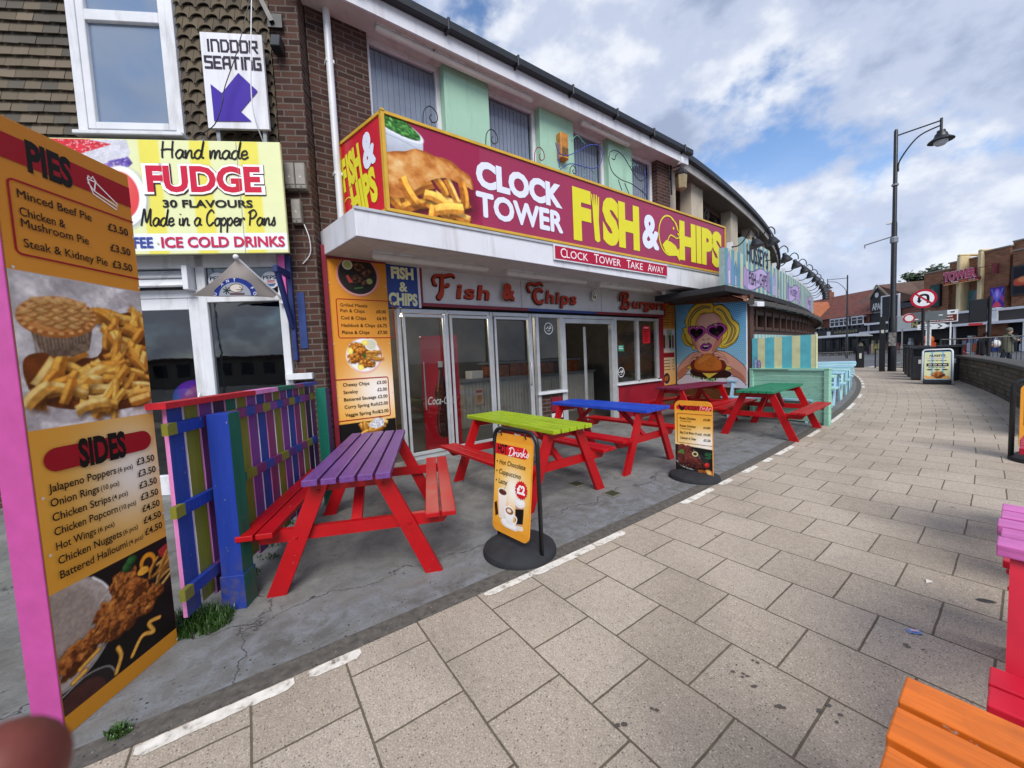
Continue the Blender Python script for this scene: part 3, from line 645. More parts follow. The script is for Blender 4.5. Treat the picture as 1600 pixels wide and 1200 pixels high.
# lower wall and back of the shop: local x runs left (negative), y into the building
MB().box(-9, -3.45, 0, .25, 0, 6.6).box(-3.45, -.38, 0.05, .25, 2.88, 3.3).box(-.36, -.18, 0.02, .25, 0, 3.2).build('wall', BRICK, fs)
MB().box(-.30, .02, -.02, 1.0, 0, 6.9).build('brick_pier', BRICK, fs)
MB().box(-9, -.3, .12, .25, 3.3, 6.6).build('backing_wall', pm('felt behind tiles', '#3a332c', .9), fs)
TILE = vcol('weathered clay tile', 0.85, 0.2, bump=0.5)
def tiles(x0, x1, z0, z1, scallop, skip=None):
    rr = random.Random(3 if scallop else 4); mb = MB(); gz = 0.122; wd = 0.165; th = .014
    n = int((z1 - z0) / gz) + 1
    for r in range(n):
        z = z0 + r * gz; off = (r % 2) * wd / 2; x = x0 - off
        while x < x1:
            xa, xb = max(x, x0), min(x + wd, x1); x += wd
            if xb - xa < .02: continue
            if skip and xa < skip[1] and xb > skip[0] and z < skip[3] and z + gz > skip[2]:
                if xa < skip[0]: xb = min(xb, skip[0])
                elif xb > skip[1]: xa = max(xa, skip[1])
                else: continue
            g = rr.uniform(.85, 1.12); pal = rr.random()
            c = lin('#6a6052') if pal < .55 else lin('#59544c') if pal < .85 else lin('#74685a')
            if scallop: c = lin('#63594a') if pal < .7 else lin('#554d42')
            c = tuple(q * g for q in c); gap = .002; lift = rr.uniform(0, .006); zt = z + gz * 1.5; yb, yt = -.035 - lift, .015
            if not scallop:
                sk = rr.uniform(-.004, .004)
                lo = [(xa + gap, z + sk), (xb - gap, z - sk)]
            else:
                m, h = (xa + xb) / 2, (xb - xa) / 2 - gap; lo = [(m - h, z), (m - h * .86, z + .004)] + [(m - h * .86 * math.cos(t), z + .004 + .068 * math.sin(t)) for t in (math.pi * k / 8 for k in range(1, 8))] + [(m + h * .86, z + .004), (m + h, z)]
            P = lo + [(xb - gap, zt), (xa + gap, zt)]; k = len(lo)
            dep = lambda q: yb + (yt - yb) * min(max((q[1] - z) / (zt - z), 0), 1)
            F = [(q[0], dep(q), q[1]) for q in P]; Bk = [(q[0], dep(q) + th, q[1]) for q in lo]
            mb.add(F + Bk, [tuple(range(len(P)))] + [(i, len(P) + i, len(P) + i + 1, i + 1) for i in range(k - 1)], 0, c)
    return mb
tiles(-8.98, -2.445, 3.2, 6.6, False).build('plain_tiles', TILE, fs)
tiles(-1.35, -.31, 3.2, 6.6, True).build('scalloped_tiles', TILE, fs)
# upper window
wn = MB().box(-2.44, -2.345, -.06, .1, 4.32, 6.6).box(-1.42, -1.34, -.06, .1, 4.32, 6.6).build('window', UPVC, fs, bevel=.004)
MB().box(-2.345, -2.265, -.05, .08, 4.36, 6.6).box(-1.50, -1.42, -.05, .08, 4.36, 6.6).box(-2.265, -1.5, -.05, .08, 4.36, 4.44).box(-2.265, -1.5, -.05, .08, 5.55, 5.67).build('sash', UPVC, wn, bevel=.006)
BLUEGL = glass_mat('sky toned window glass', (0.5, 0.6, 0.7), 3.2, 0.015, lin('#7e95b3'), 0.55)  # blue diffuse body adds a painted sky reflection to the glossy one
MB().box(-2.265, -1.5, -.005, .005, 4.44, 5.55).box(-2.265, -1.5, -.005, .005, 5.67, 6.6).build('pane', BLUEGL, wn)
MB().box(-2.34, -1.5, .2, .21, 4.4, 6.6).build('net_curtain', pm('pale curtain', '#9aa6b4', .9), wn)
MB().obox((-2.46, -.13, 4.26), (1.14, 0, 0), (0, .15, 0), (0, 0, .05)).build('sill', UPVC, wn, bevel=.01)
MB().tube([(-2.4, -.06, 4.21), (-1.25, -.05, 4.20), (-1.12, -.06, 4.24)], .028, 10).build('lead_flashing', pm('lead grey', '#7d7f80', .5), wn, smooth=True)
# shopfront under the fascia: door on the left, tall pane on the right
door = MB().box(-2.42, -2.3, .0, .08, 0, 2.42).box(-1.52, -1.40, .0, .08, 0, 2.42).box(-2.3, -1.52, .0, .08, 2.28, 2.42).box(-2.3, -1.52, 0, .08, 0, .25).build('door', UPVC, fs, bevel=.006)
MB().box(-2.3, -1.52, .035, .045, .25, 2.28).build('pane', FGLASS, door)
MB().tube([(-1.47, -.03, .95), (-1.47, -.06, 1.0), (-1.47, -.06, 1.2), (-1.47, -.03, 1.25)], .012).build('handle', ALU, door)
sf = MB().box(-1.40, -1.30, -.01, .08, .5, 2.95).box(-.47, -.38, -.01, .08, 0.3, 2.95).box(-1.3, -.47, -.01, .08, 2.36, 2.46).box(-3.4, -1.4, -.01, .08, 2.42, 2.52).box(-3.4, -.38, -.01, .08, 2.78, 2.95).box(-1.3, -.47, -.01, .08, .5, .6).box(-3.4, -3.3, 0, .08, 0, 2.42).box(-2.52, -2.42, 0, .08, 0, 2.42).box(-3.3, -2.52, 0, .08, .55, .63).build('shop_window', UPVC, fs, bevel=.005)
MB().box(-1.3, -.47, .03, .04, .6, 2.36).box(-1.3, -.47, .03, .04, 2.46, 2.78).box(-3.4, -1.4, .06, .07, 2.52, 2.78).box(-3.3, -2.52, .03, .04, .63, 2.42).build('pane', FGLASS, sf)
MB().box(-3.4, -2.44, .0, .1, 0, .55).box(-1.4, -.38, 0, .1, 0, .5).build('stall_riser', WHITEP, fs)
va = MB()
for k in range(2): va.obox((-2.28, -.02 - .10 * (1 - k), 2.53 + .12 * k), (.82, 0, 0), (0, .10, .09), (0, -.02, .022))
va.box(-2.34, -2.28, -.14, .05, 2.5, 2.78).box(-1.47, -1.41, -.14, .05, 2.5, 2.78).build('opening_vent', UPVC, fs, bevel=.004)
MB().box(-.42, -.345, -.07, .0, 2.36, 2.9).build('pink_post', pm('pink gloss', '#dd5fb4', .4, .08), fs, bevel=.004)
bk = MB().box(-.335, -.28, -.07, -.01, 1.6, 2.9).obox((-.33, -.40, 2.62), (.045, 0, 0), (0, .30, -.62), (0, .07, .03)).box(-.33, -.285, -.42, -.02, 2.62, 2.70).build('bracket', pm('navy blue gloss', '#1d2c63', .45, .15), fs, bevel=.005)
MB().box(-.25, -.16, -.035, -.02, 1.75, 2.45).build('bracket_plate', pm('blue plate', '#1d3570', .5, .2), bk)
MB().box(-.44, -.12, -.09, -.02, 1.36, 1.44).build('cable_box', UPVC, fs, bevel=.006)
# dim room behind the panes
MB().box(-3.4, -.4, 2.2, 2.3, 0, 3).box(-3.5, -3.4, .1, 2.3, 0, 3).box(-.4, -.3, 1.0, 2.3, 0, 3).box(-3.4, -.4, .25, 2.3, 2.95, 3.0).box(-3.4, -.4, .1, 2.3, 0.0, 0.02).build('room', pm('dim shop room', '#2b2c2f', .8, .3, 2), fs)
bl = thing('beach_ball', 'rainbow striped beach ball inside the shop door', 'ball', tuple(fs.matrix_basis @ Vector((0, 0, 0))), 0)
bl.location = Vector((W0[0], W0[1], 0)) + Matrix.Rotation(WR, 3, 'Z') @ Vector((-1.75, .35, 1.18))
mb = MB(); cs = ['#c23aa0', '#8a3ad0', '#3a64c8', '#35a864', '#d8c83a', '#e07a2a']
for s in range(24):
    c = lin(cs[(s // 4) % 6])
    for r in range(10):
        t0, t1, p0, p1 = 2 * math.pi * s / 24, 2 * math.pi * (s + 1) / 24, math.pi * r / 10, math.pi * (r + 1) / 10
        mb.add([(.24 * math.sin(p) * math.cos(t), .24 * math.cos(p), .24 * math.sin(p) * math.sin(t)) for p, t in ((p0, t0), (p1, t0), (p1, t1), (p0, t1))], [(0, 1, 2, 3)], 0, c)
mb.build('ball_skin', vcol('shiny plastic', .25), bl)
WM = lambda x, y, z: Vector((W0[0], W0[1], 0)) + Matrix.Rotation(WR, 3, 'Z') @ Vector((x, y, z))
tag(MB().box(0, 1.2, 0, .5, 0, .85).box(.05, 1.15, .05, .45, .85, .95).build('display_counter', DARKIN), 'dark counter inside the fudge shop window', 'counter').matrix_basis = Matrix.Translation(WM(-1.45, 1.0, 0.02)) @ Matrix.Rotation(WR, 4, 'Z')
# round drink stickers in the transom
for x, g in ((-1.17, 0), (-.56, 1)):
    st = thing('round_sticker', ['round soft drink sticker partly covered by the hanging flag', 'round soft drink sticker beside the pink post'][g], 'sticker', WM(x, .018, 2.62), WR, 'round stickers on the transom glass')
    L = Lett(-.004); L.ell(0, 0, .105, .105, '#d9dde2'); L.t('PEPSI', 0, .01, .045, .17, '#1c2540', 'C', .03); L.rect(-.04, -.02, .05, -.005, '#b0324a'); L.poly([(-.06, -.045), (.06, -.045), (.035, -.08), (-.035, -.08)], '#4a6a90'); L.stroke([(-.06, -.04), (0, -.03), (.06, -.045)], .008, '#c23a50')
    L.build('print', st); MB().lathe([(.105, 0), (.105, .003)], 28).build('disc', WHITEP, st).rotation_euler = (R(90), 0, 0)
# furled flag on a pole
fl = thing('flag', 'white flag with blue arc logo hanging from a short pole above the shop window', 'flag', WM(-.40, -.08, 2.37), WR)
tip = Vector((-.27, -.42, .40))
MB().tube([(0, 0, 0), tip], .012, 8).build('pole', UPVC, fl); MB().blob(tip, .03).build('finial', UPVC, fl, smooth=True)
MB().box(-.04, .02, 0, .03, -.06, .10).build('pole_bracket', UPVC, fl, bevel=.003)
def flagp(s, t):     # s along pole 0..1 ; t hanging 0..1
    p = tip * (0.12 + .86 * s); sag = (1 - s)
    q = p + Vector((-.56 * t * s - .10 * t * (1 - s), .02 * math.sin(7 * s + 3 * t) + .10 * t * s, -(.36 * s + .03) * t - .02 * math.sin(3.1 * t)))
    return q
mb = MB(); ns, nq = 16, 14
mb.add([flagp(i / ns, j / nq) for i in range(ns + 1) for j in range(nq + 1)], [(i * (nq + 1) + j, (i + 1) * (nq + 1) + j, (i + 1) * (nq + 1) + j + 1, i * (nq + 1) + j + 1) for i in range(ns) for j in range(nq)], 0, lin('#d0c6bd'))
mb.build('cloth', CLOTH, fl, smooth=True)
L = Lett(0); L.poly([(.27 * math.cos(t), .20 * math.sin(t)) for t in (math.pi * k / 20 for k in range(21))], '#1d2f78'); L.poly([(.20 * math.cos(t), .15 * math.sin(t)) for t in (math.pi * k / 20 for k in range(21))], '#8f939c')
for k, ch in enumerate('U ANT  FO'):
    a = math.pi * (1 - (k + .5) / 9)
    if ch != ' ': L.t(ch, .235 * math.cos(a), .172 * math.sin(a) - .012, .035, None, '#c9ccd4', 'C', .02, rot=a - math.pi / 2)
L.ell(.02, .085, .085, .05, '#2a2222'); L.ell(.02, .085, .078, .043, '#c9bdb2'); L.stroke([(.06, .10), (.09, .07), (.02, .065)], .008, '#2a2222')
for k in range(7): a = k * .9; L.stroke([(-.10, .06), (-.10 + .05 * math.cos(a), .06 + .045 * math.sin(a))], .012, '#1f2a20', False)
L.rect(-.06, .01, .12, .03, '#5a3a38')
lo = L.build('logo', fl); lo.location = (-.36, -.335, -.01); lo.rotation_euler = (0, R(3), R(-14))
# meter boxes and cables on the pier
for k, (x, z, w_, h_, lab) in enumerate(((-.25, 3.68, .12, .31, 'grey meter box of the upper pair, next to the fudge board'), (-.125, 3.68, .12, .31, 'grey meter box of the upper pair, at the outer edge of the brick pier'), (-.20, 3.27, .11, .29, 'lower single grey meter box on the brick pier'))):
    b = thing('meter_box', lab, 'meter box', WM(x, -.02, z), WR, 'grey boxes on the brick pier')
    MB().box(0, w_, -.09, 0, 0, h_).build('case', pm('grey plastic case', '#7b7770', .5, .12), b, bevel=.008)
    MB().box(.006, w_ - .006, -.097, -.091, .05, h_ - .015).build('cover', pm('grey plastic cover', '#89857d', .5, .1), b, bevel=.003)
    Lett(-.0975).poly([(w_ / 2 - .013, .13), (w_ / 2 + .013, .13), (w_ / 2, .155)], '#c9c6bd').ell(w_ / 2, .025, .008, .008, '#5a574f').build('warning_mark', b)
mb = MB(); mb.tube([WM(*p) for p in spline([(-.08, -.06, 3.27), (-.03, -.07, 3.1), (-.04, -.05, 2.92), (-.14, -.04, 2.80)], 6)], .006, 6); tag(mb.build('loose_cable', UPVC), 'white cable hanging below the grey meter boxes', 'cable')
mb = MB(); mb.tube([WM(*p) for p in spline([(-.42, -.06, 6.3), (-.42, -.26, 5.3), (-.47, -.26, 4.55), (-.45, -.1, 4.2)], 6)], .006, 6); tag(mb.build('white_cable', UPVC), 'thin white cable running down beside the arrow sign', 'cable')
mb = MB(); mb.tube([WM(*p) for p in spline([(-.36, -.1, 6.2), (-.55, -.27, 5.2), (-.74, -.275, 4.72), (-.78, -.275, 4.55), (-.9, -.25, 4.32), (-1.2, -.08, 4.28)], 6)], .005, 6); tag(mb.build('black_cable', BLACKM), 'thin black cable crossing the arrow sign', 'cable')
fd = thing('floodlight', 'black floodlight bracket at the top of the brick pier', 'floodlight', WM(-.28, -.03, 5.35), WR)
MB().box(-.03, .14, -.05, -.02, .2, .36).build('bracket', BLACKM, fd, bevel=.004)
MB().obox((.02, -.16, -.08), (.11, 0, 0), (0, .12, -.03), (0, .05, .16)).build('lamp_body', BLACKM, fd, bevel=.008); MB().beam((-.20, -.10, .80), (.03, -.06, .25), .05, .05).build('arm', BLACKM, fd)
# arrow sign on two posts
ar = thing('arrow_sign', 'white board reading INDOOR SEATING with a big purple slanting arrow', 'sign', WM(-1.01, -.15, 4.33), WR)
MB().box(0, .665, -.02, .02, 0, 1.06).build('board', WHITEP, ar, bevel=.003)
MB().box(.06, .10, .02, .06, -.22, 1.0).box(.57, .61, .02, .06, -.22, 1.0).build('post', GREYM, ar)
def squared(L, x, z, wd, h, txt, col):      # squared techno capitals drawn as strokes
    G = {'I': [[(.5, 0), (.5, 1)]], 'N': [[(0, 0), (0, 1), (.75, 1), (1, .75), (1, 0)]], 'D': [[(0, 0), (0, 1), (.75, 1), (1, .75), (1, .25), (.75, 0), (0, 0)]], 'O': [[(0, 0), (0, 1), (.85, 1), (1, .85), (1, .15), (.85, 0), (0, 0)]],
         'R': [[(0, 0), (0, 1), (1, 1), (1, .5), (0, .45)], [(.5, .45), (1, 0)]], 'S': [[(1, 1), (0, 1), (0, .55), (1, .5), (1, 0), (0, 0)]], 'E': [[(1, 1), (0, 1), (0, 0), (1, 0)], [(0, .5), (.8, .5)]], 'A': [[(0, 0), (0, .8), (.25, 1), (1, 1), (1, 0)], [(0, .4), (1, .4)]],
         'T': [[(0, 1), (1, 1)], [(.5, 1), (.5, 0)]], 'G': [[(1, 1), (0, 1), (0, 0), (1, 0), (1, .5), (.6, .5)]]}
    n = sum(.45 if c == 'I' else 1 for c in txt); cw = wd / n; px = x
    for c in txt:
        w_ = cw * (.45 if c == 'I' else 1); a = w_ * .70 if c != 'I' else 0
        for s in G[c]:
            q = [(px + .12 * cw + p[0] * a + (.1 * cw if c == 'I' else 0), z + p[1] * h) for p in s]
            for i in range(len(q) - 1):
                d = Vector((q[i + 1][0] - q[i][0], q[i + 1][1] - q[i][1])); d = d / max(d.length, 1e-6) * h * .085; L.stroke([(q[i][0] - d.x, q[i][1] - d.y), (q[i + 1][0] + d.x, q[i + 1][1] + d.y)], h * .19, col, False)
        px += w_
L = Lett(-.022); squared(L, .06, .855, .56, .12, 'INDOOR', '#2a2032'); squared(L, .025, .67, .62, .12, 'SEATING', '#2a2032')
L.poly([(.075, .075), (.48, .082), (.37, .19), (.575, .425), (.38, .62), (.185, .39), (.072, .485)], '#3d2596'); L.build('lettering', ar)
# fudge fascia board
fb = thing('fudge_sign', 'yellow striped shop board reading Hand made FUDGE 30 FLAVOURS', 'sign', WM(-2.75, -.25, 2.87), WR)
MB().box(0, 2.55, -.03, .01, 0, 1.26).build('board', pm('cream board', '#d9dca8', .5, .05), fb, bevel=.004)
c = Canvas(.005, .005, 2.545, 1.255, .010, '#dfe3b0')
for k in range(9):
    if k % 2: w_ = c.win(.30 + .26 * k, .30 + .26 * k + .17, 0, 1.3); c.put(w_, np.clip(1.2 - 40 * np.maximum(0, np.abs(c.X[w_] - (.385 + .26 * k)) - .085), 0, 1), hx('#e2d95e'))
c.poly([(0, 1.0), (0, 1.25), (.95, 1.25), (.98, 1.12), (.90, .98), (.6, .90), (.3, .86)], '#c9cbd6', tex=.1)
c.poly([(.1, 1.25), (.55, 1.25), (.8, 1.2), (.35, 1.05), (.1, 1.1)], '#c8303c', tex=.25, tsc=50); c.poly([(.95, 1.07), (.99, 1.0), (.86, .88), (.62, .93), (.75, 1.02)], '#5b4aa0', tex=.4, tsc=50)
for k in range(260): c.ell(rnd.uniform(.1, .95), rnd.uniform(.9, 1.25), .006, .004, '#f2e6ea')
c.ell(.86, .62, .255, .34, '#a8b0b4', soft=5); c.ell(.85, .64, .24, .33, '#e9edf0'); c.ell(.83, .65, .19, .26, '#d8484a'); c.glow(.74, .78, .14, .16, '#f2c8b8', .9)
c.poly([(0, .04), (2.58, .04), (2.58, .23), (0, .23)], '#e8ecf4'); c.build('print', fb, -.032)
L = Lett(-.036); X0 = 2.75
SCR = {'H': ([[(0, 2), (-.05, .6), (0, 0)], [(1.0, 2.05), (.95, .8), (1.0, 0)], [(-.2, .9), (.4, 1.05), (1.1, 1.0)]], 1.35), 'a': ([[(.75, .85), (.35, 1), (0, .5), (.2, 0), (.55, .2), (.75, .9), (.72, .2), (1.0, .1)]], .98), 'n': ([[(0, 1), (.05, 0), (.3, .8), (.6, .9), (.65, .1), (.95, .15)]], .95),
       'd': ([[(.75, .8), (.35, 1), (0, .5), (.2, 0), (.6, .3), (.9, 2.1), (.72, .3), (1.0, .1)]], 1.0), 'm': ([[(0, 1), (.05, 0), (.25, .85), (.5, .9), (.5, 0), (.75, .85), (1.0, .9), (1.02, .1), (1.3, .15)]], 1.3), 'e': ([[(.05, .45), (.6, .6), (.5, .98), (.15, .85), (.05, .3), (.35, 0), (.8, .3)]], .8),
       'M': ([[(-.1, 0), (.15, 1.9), (.3, 1.9), (.55, .4), (.95, 1.95), (1.05, 1.9), (1.05, .2), (1.3, .1)]], 1.4), 'i': ([[(.05, .95), (.05, .15), (.4, .15)], [(.1, 1.4), (.13, 1.5)]], .45), 'C': ([[(.95, 1.6), (.6, 2.0), (.1, 1.4), (.05, .5), (.4, 0), (.95, .45)]], 1.05), 'o': ([[(.4, 1), (.05, .6), (.2, 0), (.6, .2), (.6, .8), (.35, .95), (.9, .85)]], .88),
       'p': ([[(0, 1), (.0, -.9)], [(.02, .6), (.4, 1), (.65, .5), (.35, 0), (.05, .3)]], .85), 'r': ([[(0, .95), (.05, 0), (.2, .75), (.55, .95), (.6, .7)]], .7), 'P': ([[(.1, 1.9), (.05, 0)], [(-.2, 1.6), (.5, 2.0), (.9, 1.5), (.5, .95), (.1, .95)]], 1.05), 's': ([[(.0, .1), (.22, .55), (.38, 1.05), (.40, .85), (.52, .4), (.46, .08), (.25, .0), (.12, .10)]], .7),
       'D': ([[(.2, 1.8), (.1, 0)], [(-.3, 1.5), (.4, 2.0), (1.1, 1.3), (.7, .2), (-.1, .0)]], 1.2), 'k': ([[(.1, 2.0), (.0, 0)], [(.6, .95), (.1, .45), (.4, .3), (.75, 0)]], .85), ' ': ([], .6)}
def script(L, txt, x, z, wd, xh, pen, col, sl=.12, rise=0.0):
    tot = sum(SCR[q][1] for q in txt); k = wd / tot; px = 0
    for q in txt:
        for s in SCR[q][0]: L.stroke([(x + (px + p[0]) * k + p[1] * xh * sl, z + p[1] * xh + rise * (px / tot)) for p in s], pen, col, True, 6)
        px += SCR[q][1]
script(L, 'Hand made', 1.30, 1.06, .90, .092, .020, '#1d1c1e'); script(L, 'Made in a Copper Pans', 1.02, .315, 1.42, .088, .018, '#1d1c1e')
L.t('FUDGE', 1.72, .69, .27, 1.28, '#3a1f33', 'C', .10); L.t('FUDGE', 1.715, .695, .27, 1.28, '#f4f4f2', 'C', .085); L.t('FUDGE', 1.715, .70, .26, 1.20, '#c5213f', 'C', .04)
L.t('30 FLAVOURS', 1.73, .52, .078, .95, '#1d1c1e', 'C', .03)
L.t('COFFEE', 1.115, .075, .11, .48, '#3a4a96', 'R', .03); L.ell(1.165, .12, .012, .014, '#d8c890'); L.t('ICE COLD DRINKS', 1.20, .075, .11, 1.32, '#c02a4e', 'L', .03)
L.rect(2.078, .0, 2.082, 1.25, '#8d9070'); L.mb.v = [(min(x, 2.545), y, z) for x, y, z in L.mb.v]; L.build('lettering', fb)
MB().box(.1, 2.4, .01, .2, .05, .12).box(.1, 2.4, .01, .2, 1.1, 1.17).build('batten', pm('weathered batten', '#6b6258', .8), fb)
# ================================================================== fish and chip shop
F0, FR = (-1.624, 5.853), R(36.3)
FM = lambda s, o, z: Vector((F0[0], F0[1], 0)) + Matrix.Rotation(FR, 3, 'Z') @ Vector((s, -o, z))      # along the front, out of it, up
fc = thing('fish_shop', 'two storey fish and chip shop with mint green piers, white canopy and glass front', 'building', (*F0, 0), FR)
MINT = pm('mint green render', '#9cc4ac', .75, .05, 1.5, .03, dirt=('#7f9c8a', 4.5, .55, .10))
# upper storey
MB().box(-1.02, -.26, -.10, .3, 2.9, 6.05).box(-1.02, -.98, -.02, .3, 0, 2.9).build('brick_wall', BRICK, fc); MB().box(6.46, 7.0, -.18, .3, 3.0, 6.05).build('brick_pier', BRICK, fc)
for a, b in ((.86, 1.68), (2.79, 3.66), (4.70, 5.50)): MB().box(a, b, -.18, .3, 3.755, 6.05).build('green_pier', MINT, fc, bevel=.01)
MB().box(-.255, 6.455, -.06, .3, 3.0, 3.75).build('green_spandrel', MINT, fc)
UGL = glass_mat('upper pane', (.85, .88, .92), 1.0, .02)
BLIND = pm('grey vertical blind', '#a6aab0', .8, .1, 3)
for a, b in ((-.26, .86), (1.70, 2.79), (3.68, 4.70), (5.52, 6.46)):
    f = MB().box(a, a + .05, -.04, .05, 3.75, 6.05).box(b - .07, b, -.04, .05, 3.75, 6.05).box(a + .05, b - .07, -.04, .05, 5.98, 6.05).box(a + .05, b - .07, -.05, .05, 3.75, 3.83).build('window', UPVC, fc, bevel=.004)
    MB().box(a + .05, b - .07, -.002, .004, 3.83, 5.98).build('pane', UGL, f)
    bl_ = MB(); x = a + .06
    while x < b - .14:
        bl_.obox((x, .02, 3.85), (.0825, .012, 0), (-.001, .003, 0), (0, 0, 2.1)); x += .083
    bl_.build('blind', BLIND, f)
    MB().box(a, b, .28, .3, 3.7, 6.05).build('room_shade', DARKIN, f)  # flat dark sheet painted in for the unlit room behind the blind
# soffit, fascia board, gutter, roof
MB().box(-1.2, 7.35, -.44, .2, 6.05, 6.08).build('soffit', SOFFIT, fc)
MB().box(-1.3, 7.35, -.47, -.44, 6.03, 6.24).build('fascia_board', WHITEP, fc)
g = MB().box(-1.4, 7.4, -.58, -.47, 6.24, 6.36)
for k in range(7): g.box(-.5 + k * 1.25, -.46 + k * 1.25, -.60, -.46, 6.20, 6.38)
g.build('gutter', pm('black gutter', '#1d2026', .5, .2), fc, bevel=.01)
MB().add([(-1.4, -.55, 6.37), (7.4, -.55, 6.37), (7.4, 3.5, 7.7), (-1.4, 3.5, 7.7), (-1.4, -.55, 6.30), (7.4, -.55, 6.30), (7.4, 3.5, 7.6), (-1.4, 3.5, 7.6)], [(0, 1, 2, 3), (7, 6, 5, 4), (0, 4, 5, 1), (1, 5, 6, 2), (3, 2, 6, 7), (0, 3, 7, 4)]).build('roof', pm('dark slate roof', '#33363d', .7, .2, 6), fc)
MB().tube([(-.78, -.17, 2.95), (-.78, -.17, 6.2)], .045, 12).tube([(-.78, -.17, 6.15), (-.78, -.40, 6.28)], .05, 12).box(-.83, -.73, -.2, -.1, 5.4, 5.44).box(-.83, -.73, -.2, -.1, 4.0, 4.04).build('downpipe', UPVC, fc, smooth='auto')
# canopy: tapering white box
cp = MB(); fr = [(-.87, -1.12), (7.85, -1.12), (7.95, .0), (-1.04, .0)]
zb = lambda x: 2.95 - (x + .87) / 8.7 * .10
top = [(x, y, 3.27) for x, y in fr]; bot = [(x, y, zb(x)) for x, y in fr]
cp.add(top + bot, [(0, 1, 2, 3), (7, 6, 5, 4), (0, 4, 5, 1), (1, 5, 6, 2), (2, 6, 7, 3), (3, 7, 4, 0)]); cp.build('canopy', WHITEP, fc, bevel=.006)
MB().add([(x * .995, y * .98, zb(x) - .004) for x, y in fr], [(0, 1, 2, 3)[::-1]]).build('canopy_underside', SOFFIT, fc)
MB().obox((-.88, -1.14, 3.245), (8.75, 0, 0), (0, .02, 0), (0, 0, .03)).build('canopy_trim', ALU, fc)
# shopfront frames
fr_ = MB()
H_, T_ = 2.32, .065
for x in (-.08, .70, 1.56, 2.44): fr_.box(x + .01, x + .065, -.05, .05, 0, H_)
for x in (2.60, 3.24, 4.90, 5.72, 6.53): fr_.box(x, x + .07, -.05, .05, 0 if x < 5 else .84, H_)
for a, b, z in ((-.005, .70, H_), (.775, 1.56, H_), (1.635, 2.44, H_), (2.515, 2.60, H_), (2.67, 3.24, H_), (3.31, 4.90, H_), (4.97, 5.72, H_), (5.79, 6.53, H_)): fr_.box(a, b, -.05, .05, z - T_, z)
for a, b in ((-.005, .70), (.775, 1.56), (1.635, 2.44)): fr_.box(a, b, -.05, .05, .0, .07)
for a, b in ((2.67, 3.24), (4.97, 5.72), (5.79, 6.53)): fr_.box(a, b, -.05, .05, .78, .84)
fr_.build('shopfront_frame', ALU, fc, bevel=.004)
for a, b in ((-.0, .70), (.78, 1.56), (1.64, 2.44)):
    MB().box(a + .005, a + .045, -.075, -.052, .08, H_ - .08).box(b - .045, b - .005, -.075, -.052, .08, H_ - .08).box(a + .045, b - .045, -.075, -.052, H_ - .125, H_ - .08).box(a + .045, b - .045, -.075, -.052, .08, .13).build('folding_door', ALU, fc, bevel=.003)
MB().tube([(2.40, -.085, 1.0), (2.40, -.12, 1.02), (2.40, -.12, 1.4), (2.40, -.085, 1.42)], .013).build('door_handle', ALU, fc, smooth=True)
for a, b, z in ((-.005, .70, .07), (.775, 1.56, .07), (1.635, 2.44, .07), (2.67, 3.24, .84), (4.97, 5.72, .84), (5.79, 6.53, .84)): MB().box(a, b, -.004, .004, z, H_ - T_).build('glass_pane', GLASS, fc)
d = MB().box(3.31, 3.38, -.04, .06, 0, H_ - .07).box(4.80, 4.90, -.04, .06, 0, H_ - .07).box(3.38, 4.80, -.04, .06, H_ - .16, H_ - .07).build('door_frame', ALU, fc, bevel=.004)
dv = Vector((.62, .55, 0)); o_ = Vector((4.02, .02, 0)); nn = Vector((-.55, .62, 0)).normalized() * .05
dl = MB().obox(o_, dv * .1, nn, (0, 0, 2.1)).obox(o_ + dv * .9, dv * .1, nn, (0, 0, 2.1)).obox(o_ + dv * .1 + Vector((0, 0, 1.98)), dv * .8, nn, (0, 0, .12)).obox(o_ + dv * .1, dv * .8, nn, (0, 0, .25)).build('door', pm('grey door frame', '#8f9395', .4, .1, 4, metal=.3), fc, bevel=.003)
MB().obox(o_ + dv * .1 + nn * .4 + Vector((0, 0, .25)), dv * .8, nn * .1, (0, 0, 1.73)).build('pane', GLASS, dl)
# stall risers
MB().box(2.605, 3.30, -.03, .12, 0, .77).build('brick_riser', BRICK, fc)
MB().obox((2.57, -.10, .78), (.76, 0, 0), (0, .05, 0), (0, 0, .045)).obox((4.92, -.10, .775), (1.70, 0, 0), (0, .05, 0), (0, 0, .04)).build('sill', UPVC, fc, bevel=.004)
MB().box(2.92, 3.2, -.055, -.03, .42, .70).build('red_flap', MAROON, fc); MB().box(2.92, 3.2, -.06, -.03, .28, .38).build('white_vent', UPVC, fc, bevel=.003)
MB().box(4.97, 6.62, -.04, .10, 0, .775).box(6.60, 6.78, -.06, .1, 0, 2.96).build('red_panel', pm('dark red panel', '#8c1226', .5, .1, 2, dirt=('#4d0d18', 1.6, .6)), fc)
MB().box(6.78, 7.55, .06, .3, 0, 3.0).build('end_wall', pm('brown boarding', '#5b4636', .7, .2, 3), fc)
# dim interior
MB().box(-.3, 7.0, 3.6, 3.7, 0, 3).box(-.4, -.3, .1, 4.1, 0, 3).box(7.0, 7.1, .3, 4.1, 0, 3).build('back_wall', pm('grey tiled back wall', '#6a6864', .5, .15, 3), fc)
MB().box(-.3, 7.0, .06, 4.0, 2.9, 2.93).build('ceiling', pm('shop ceiling', '#7b7772', .8, .1, 2), fc)
MB().box(-.3, 7.0, .06, 4.0, .002, .012).build('shop_floor', pm('shop floor tiles', '#57534f', .35, .2, 3), fc)
MB().box(-.3, 6.6, .06, .10, H_, 2.9).build('header', DARKIN, fc)
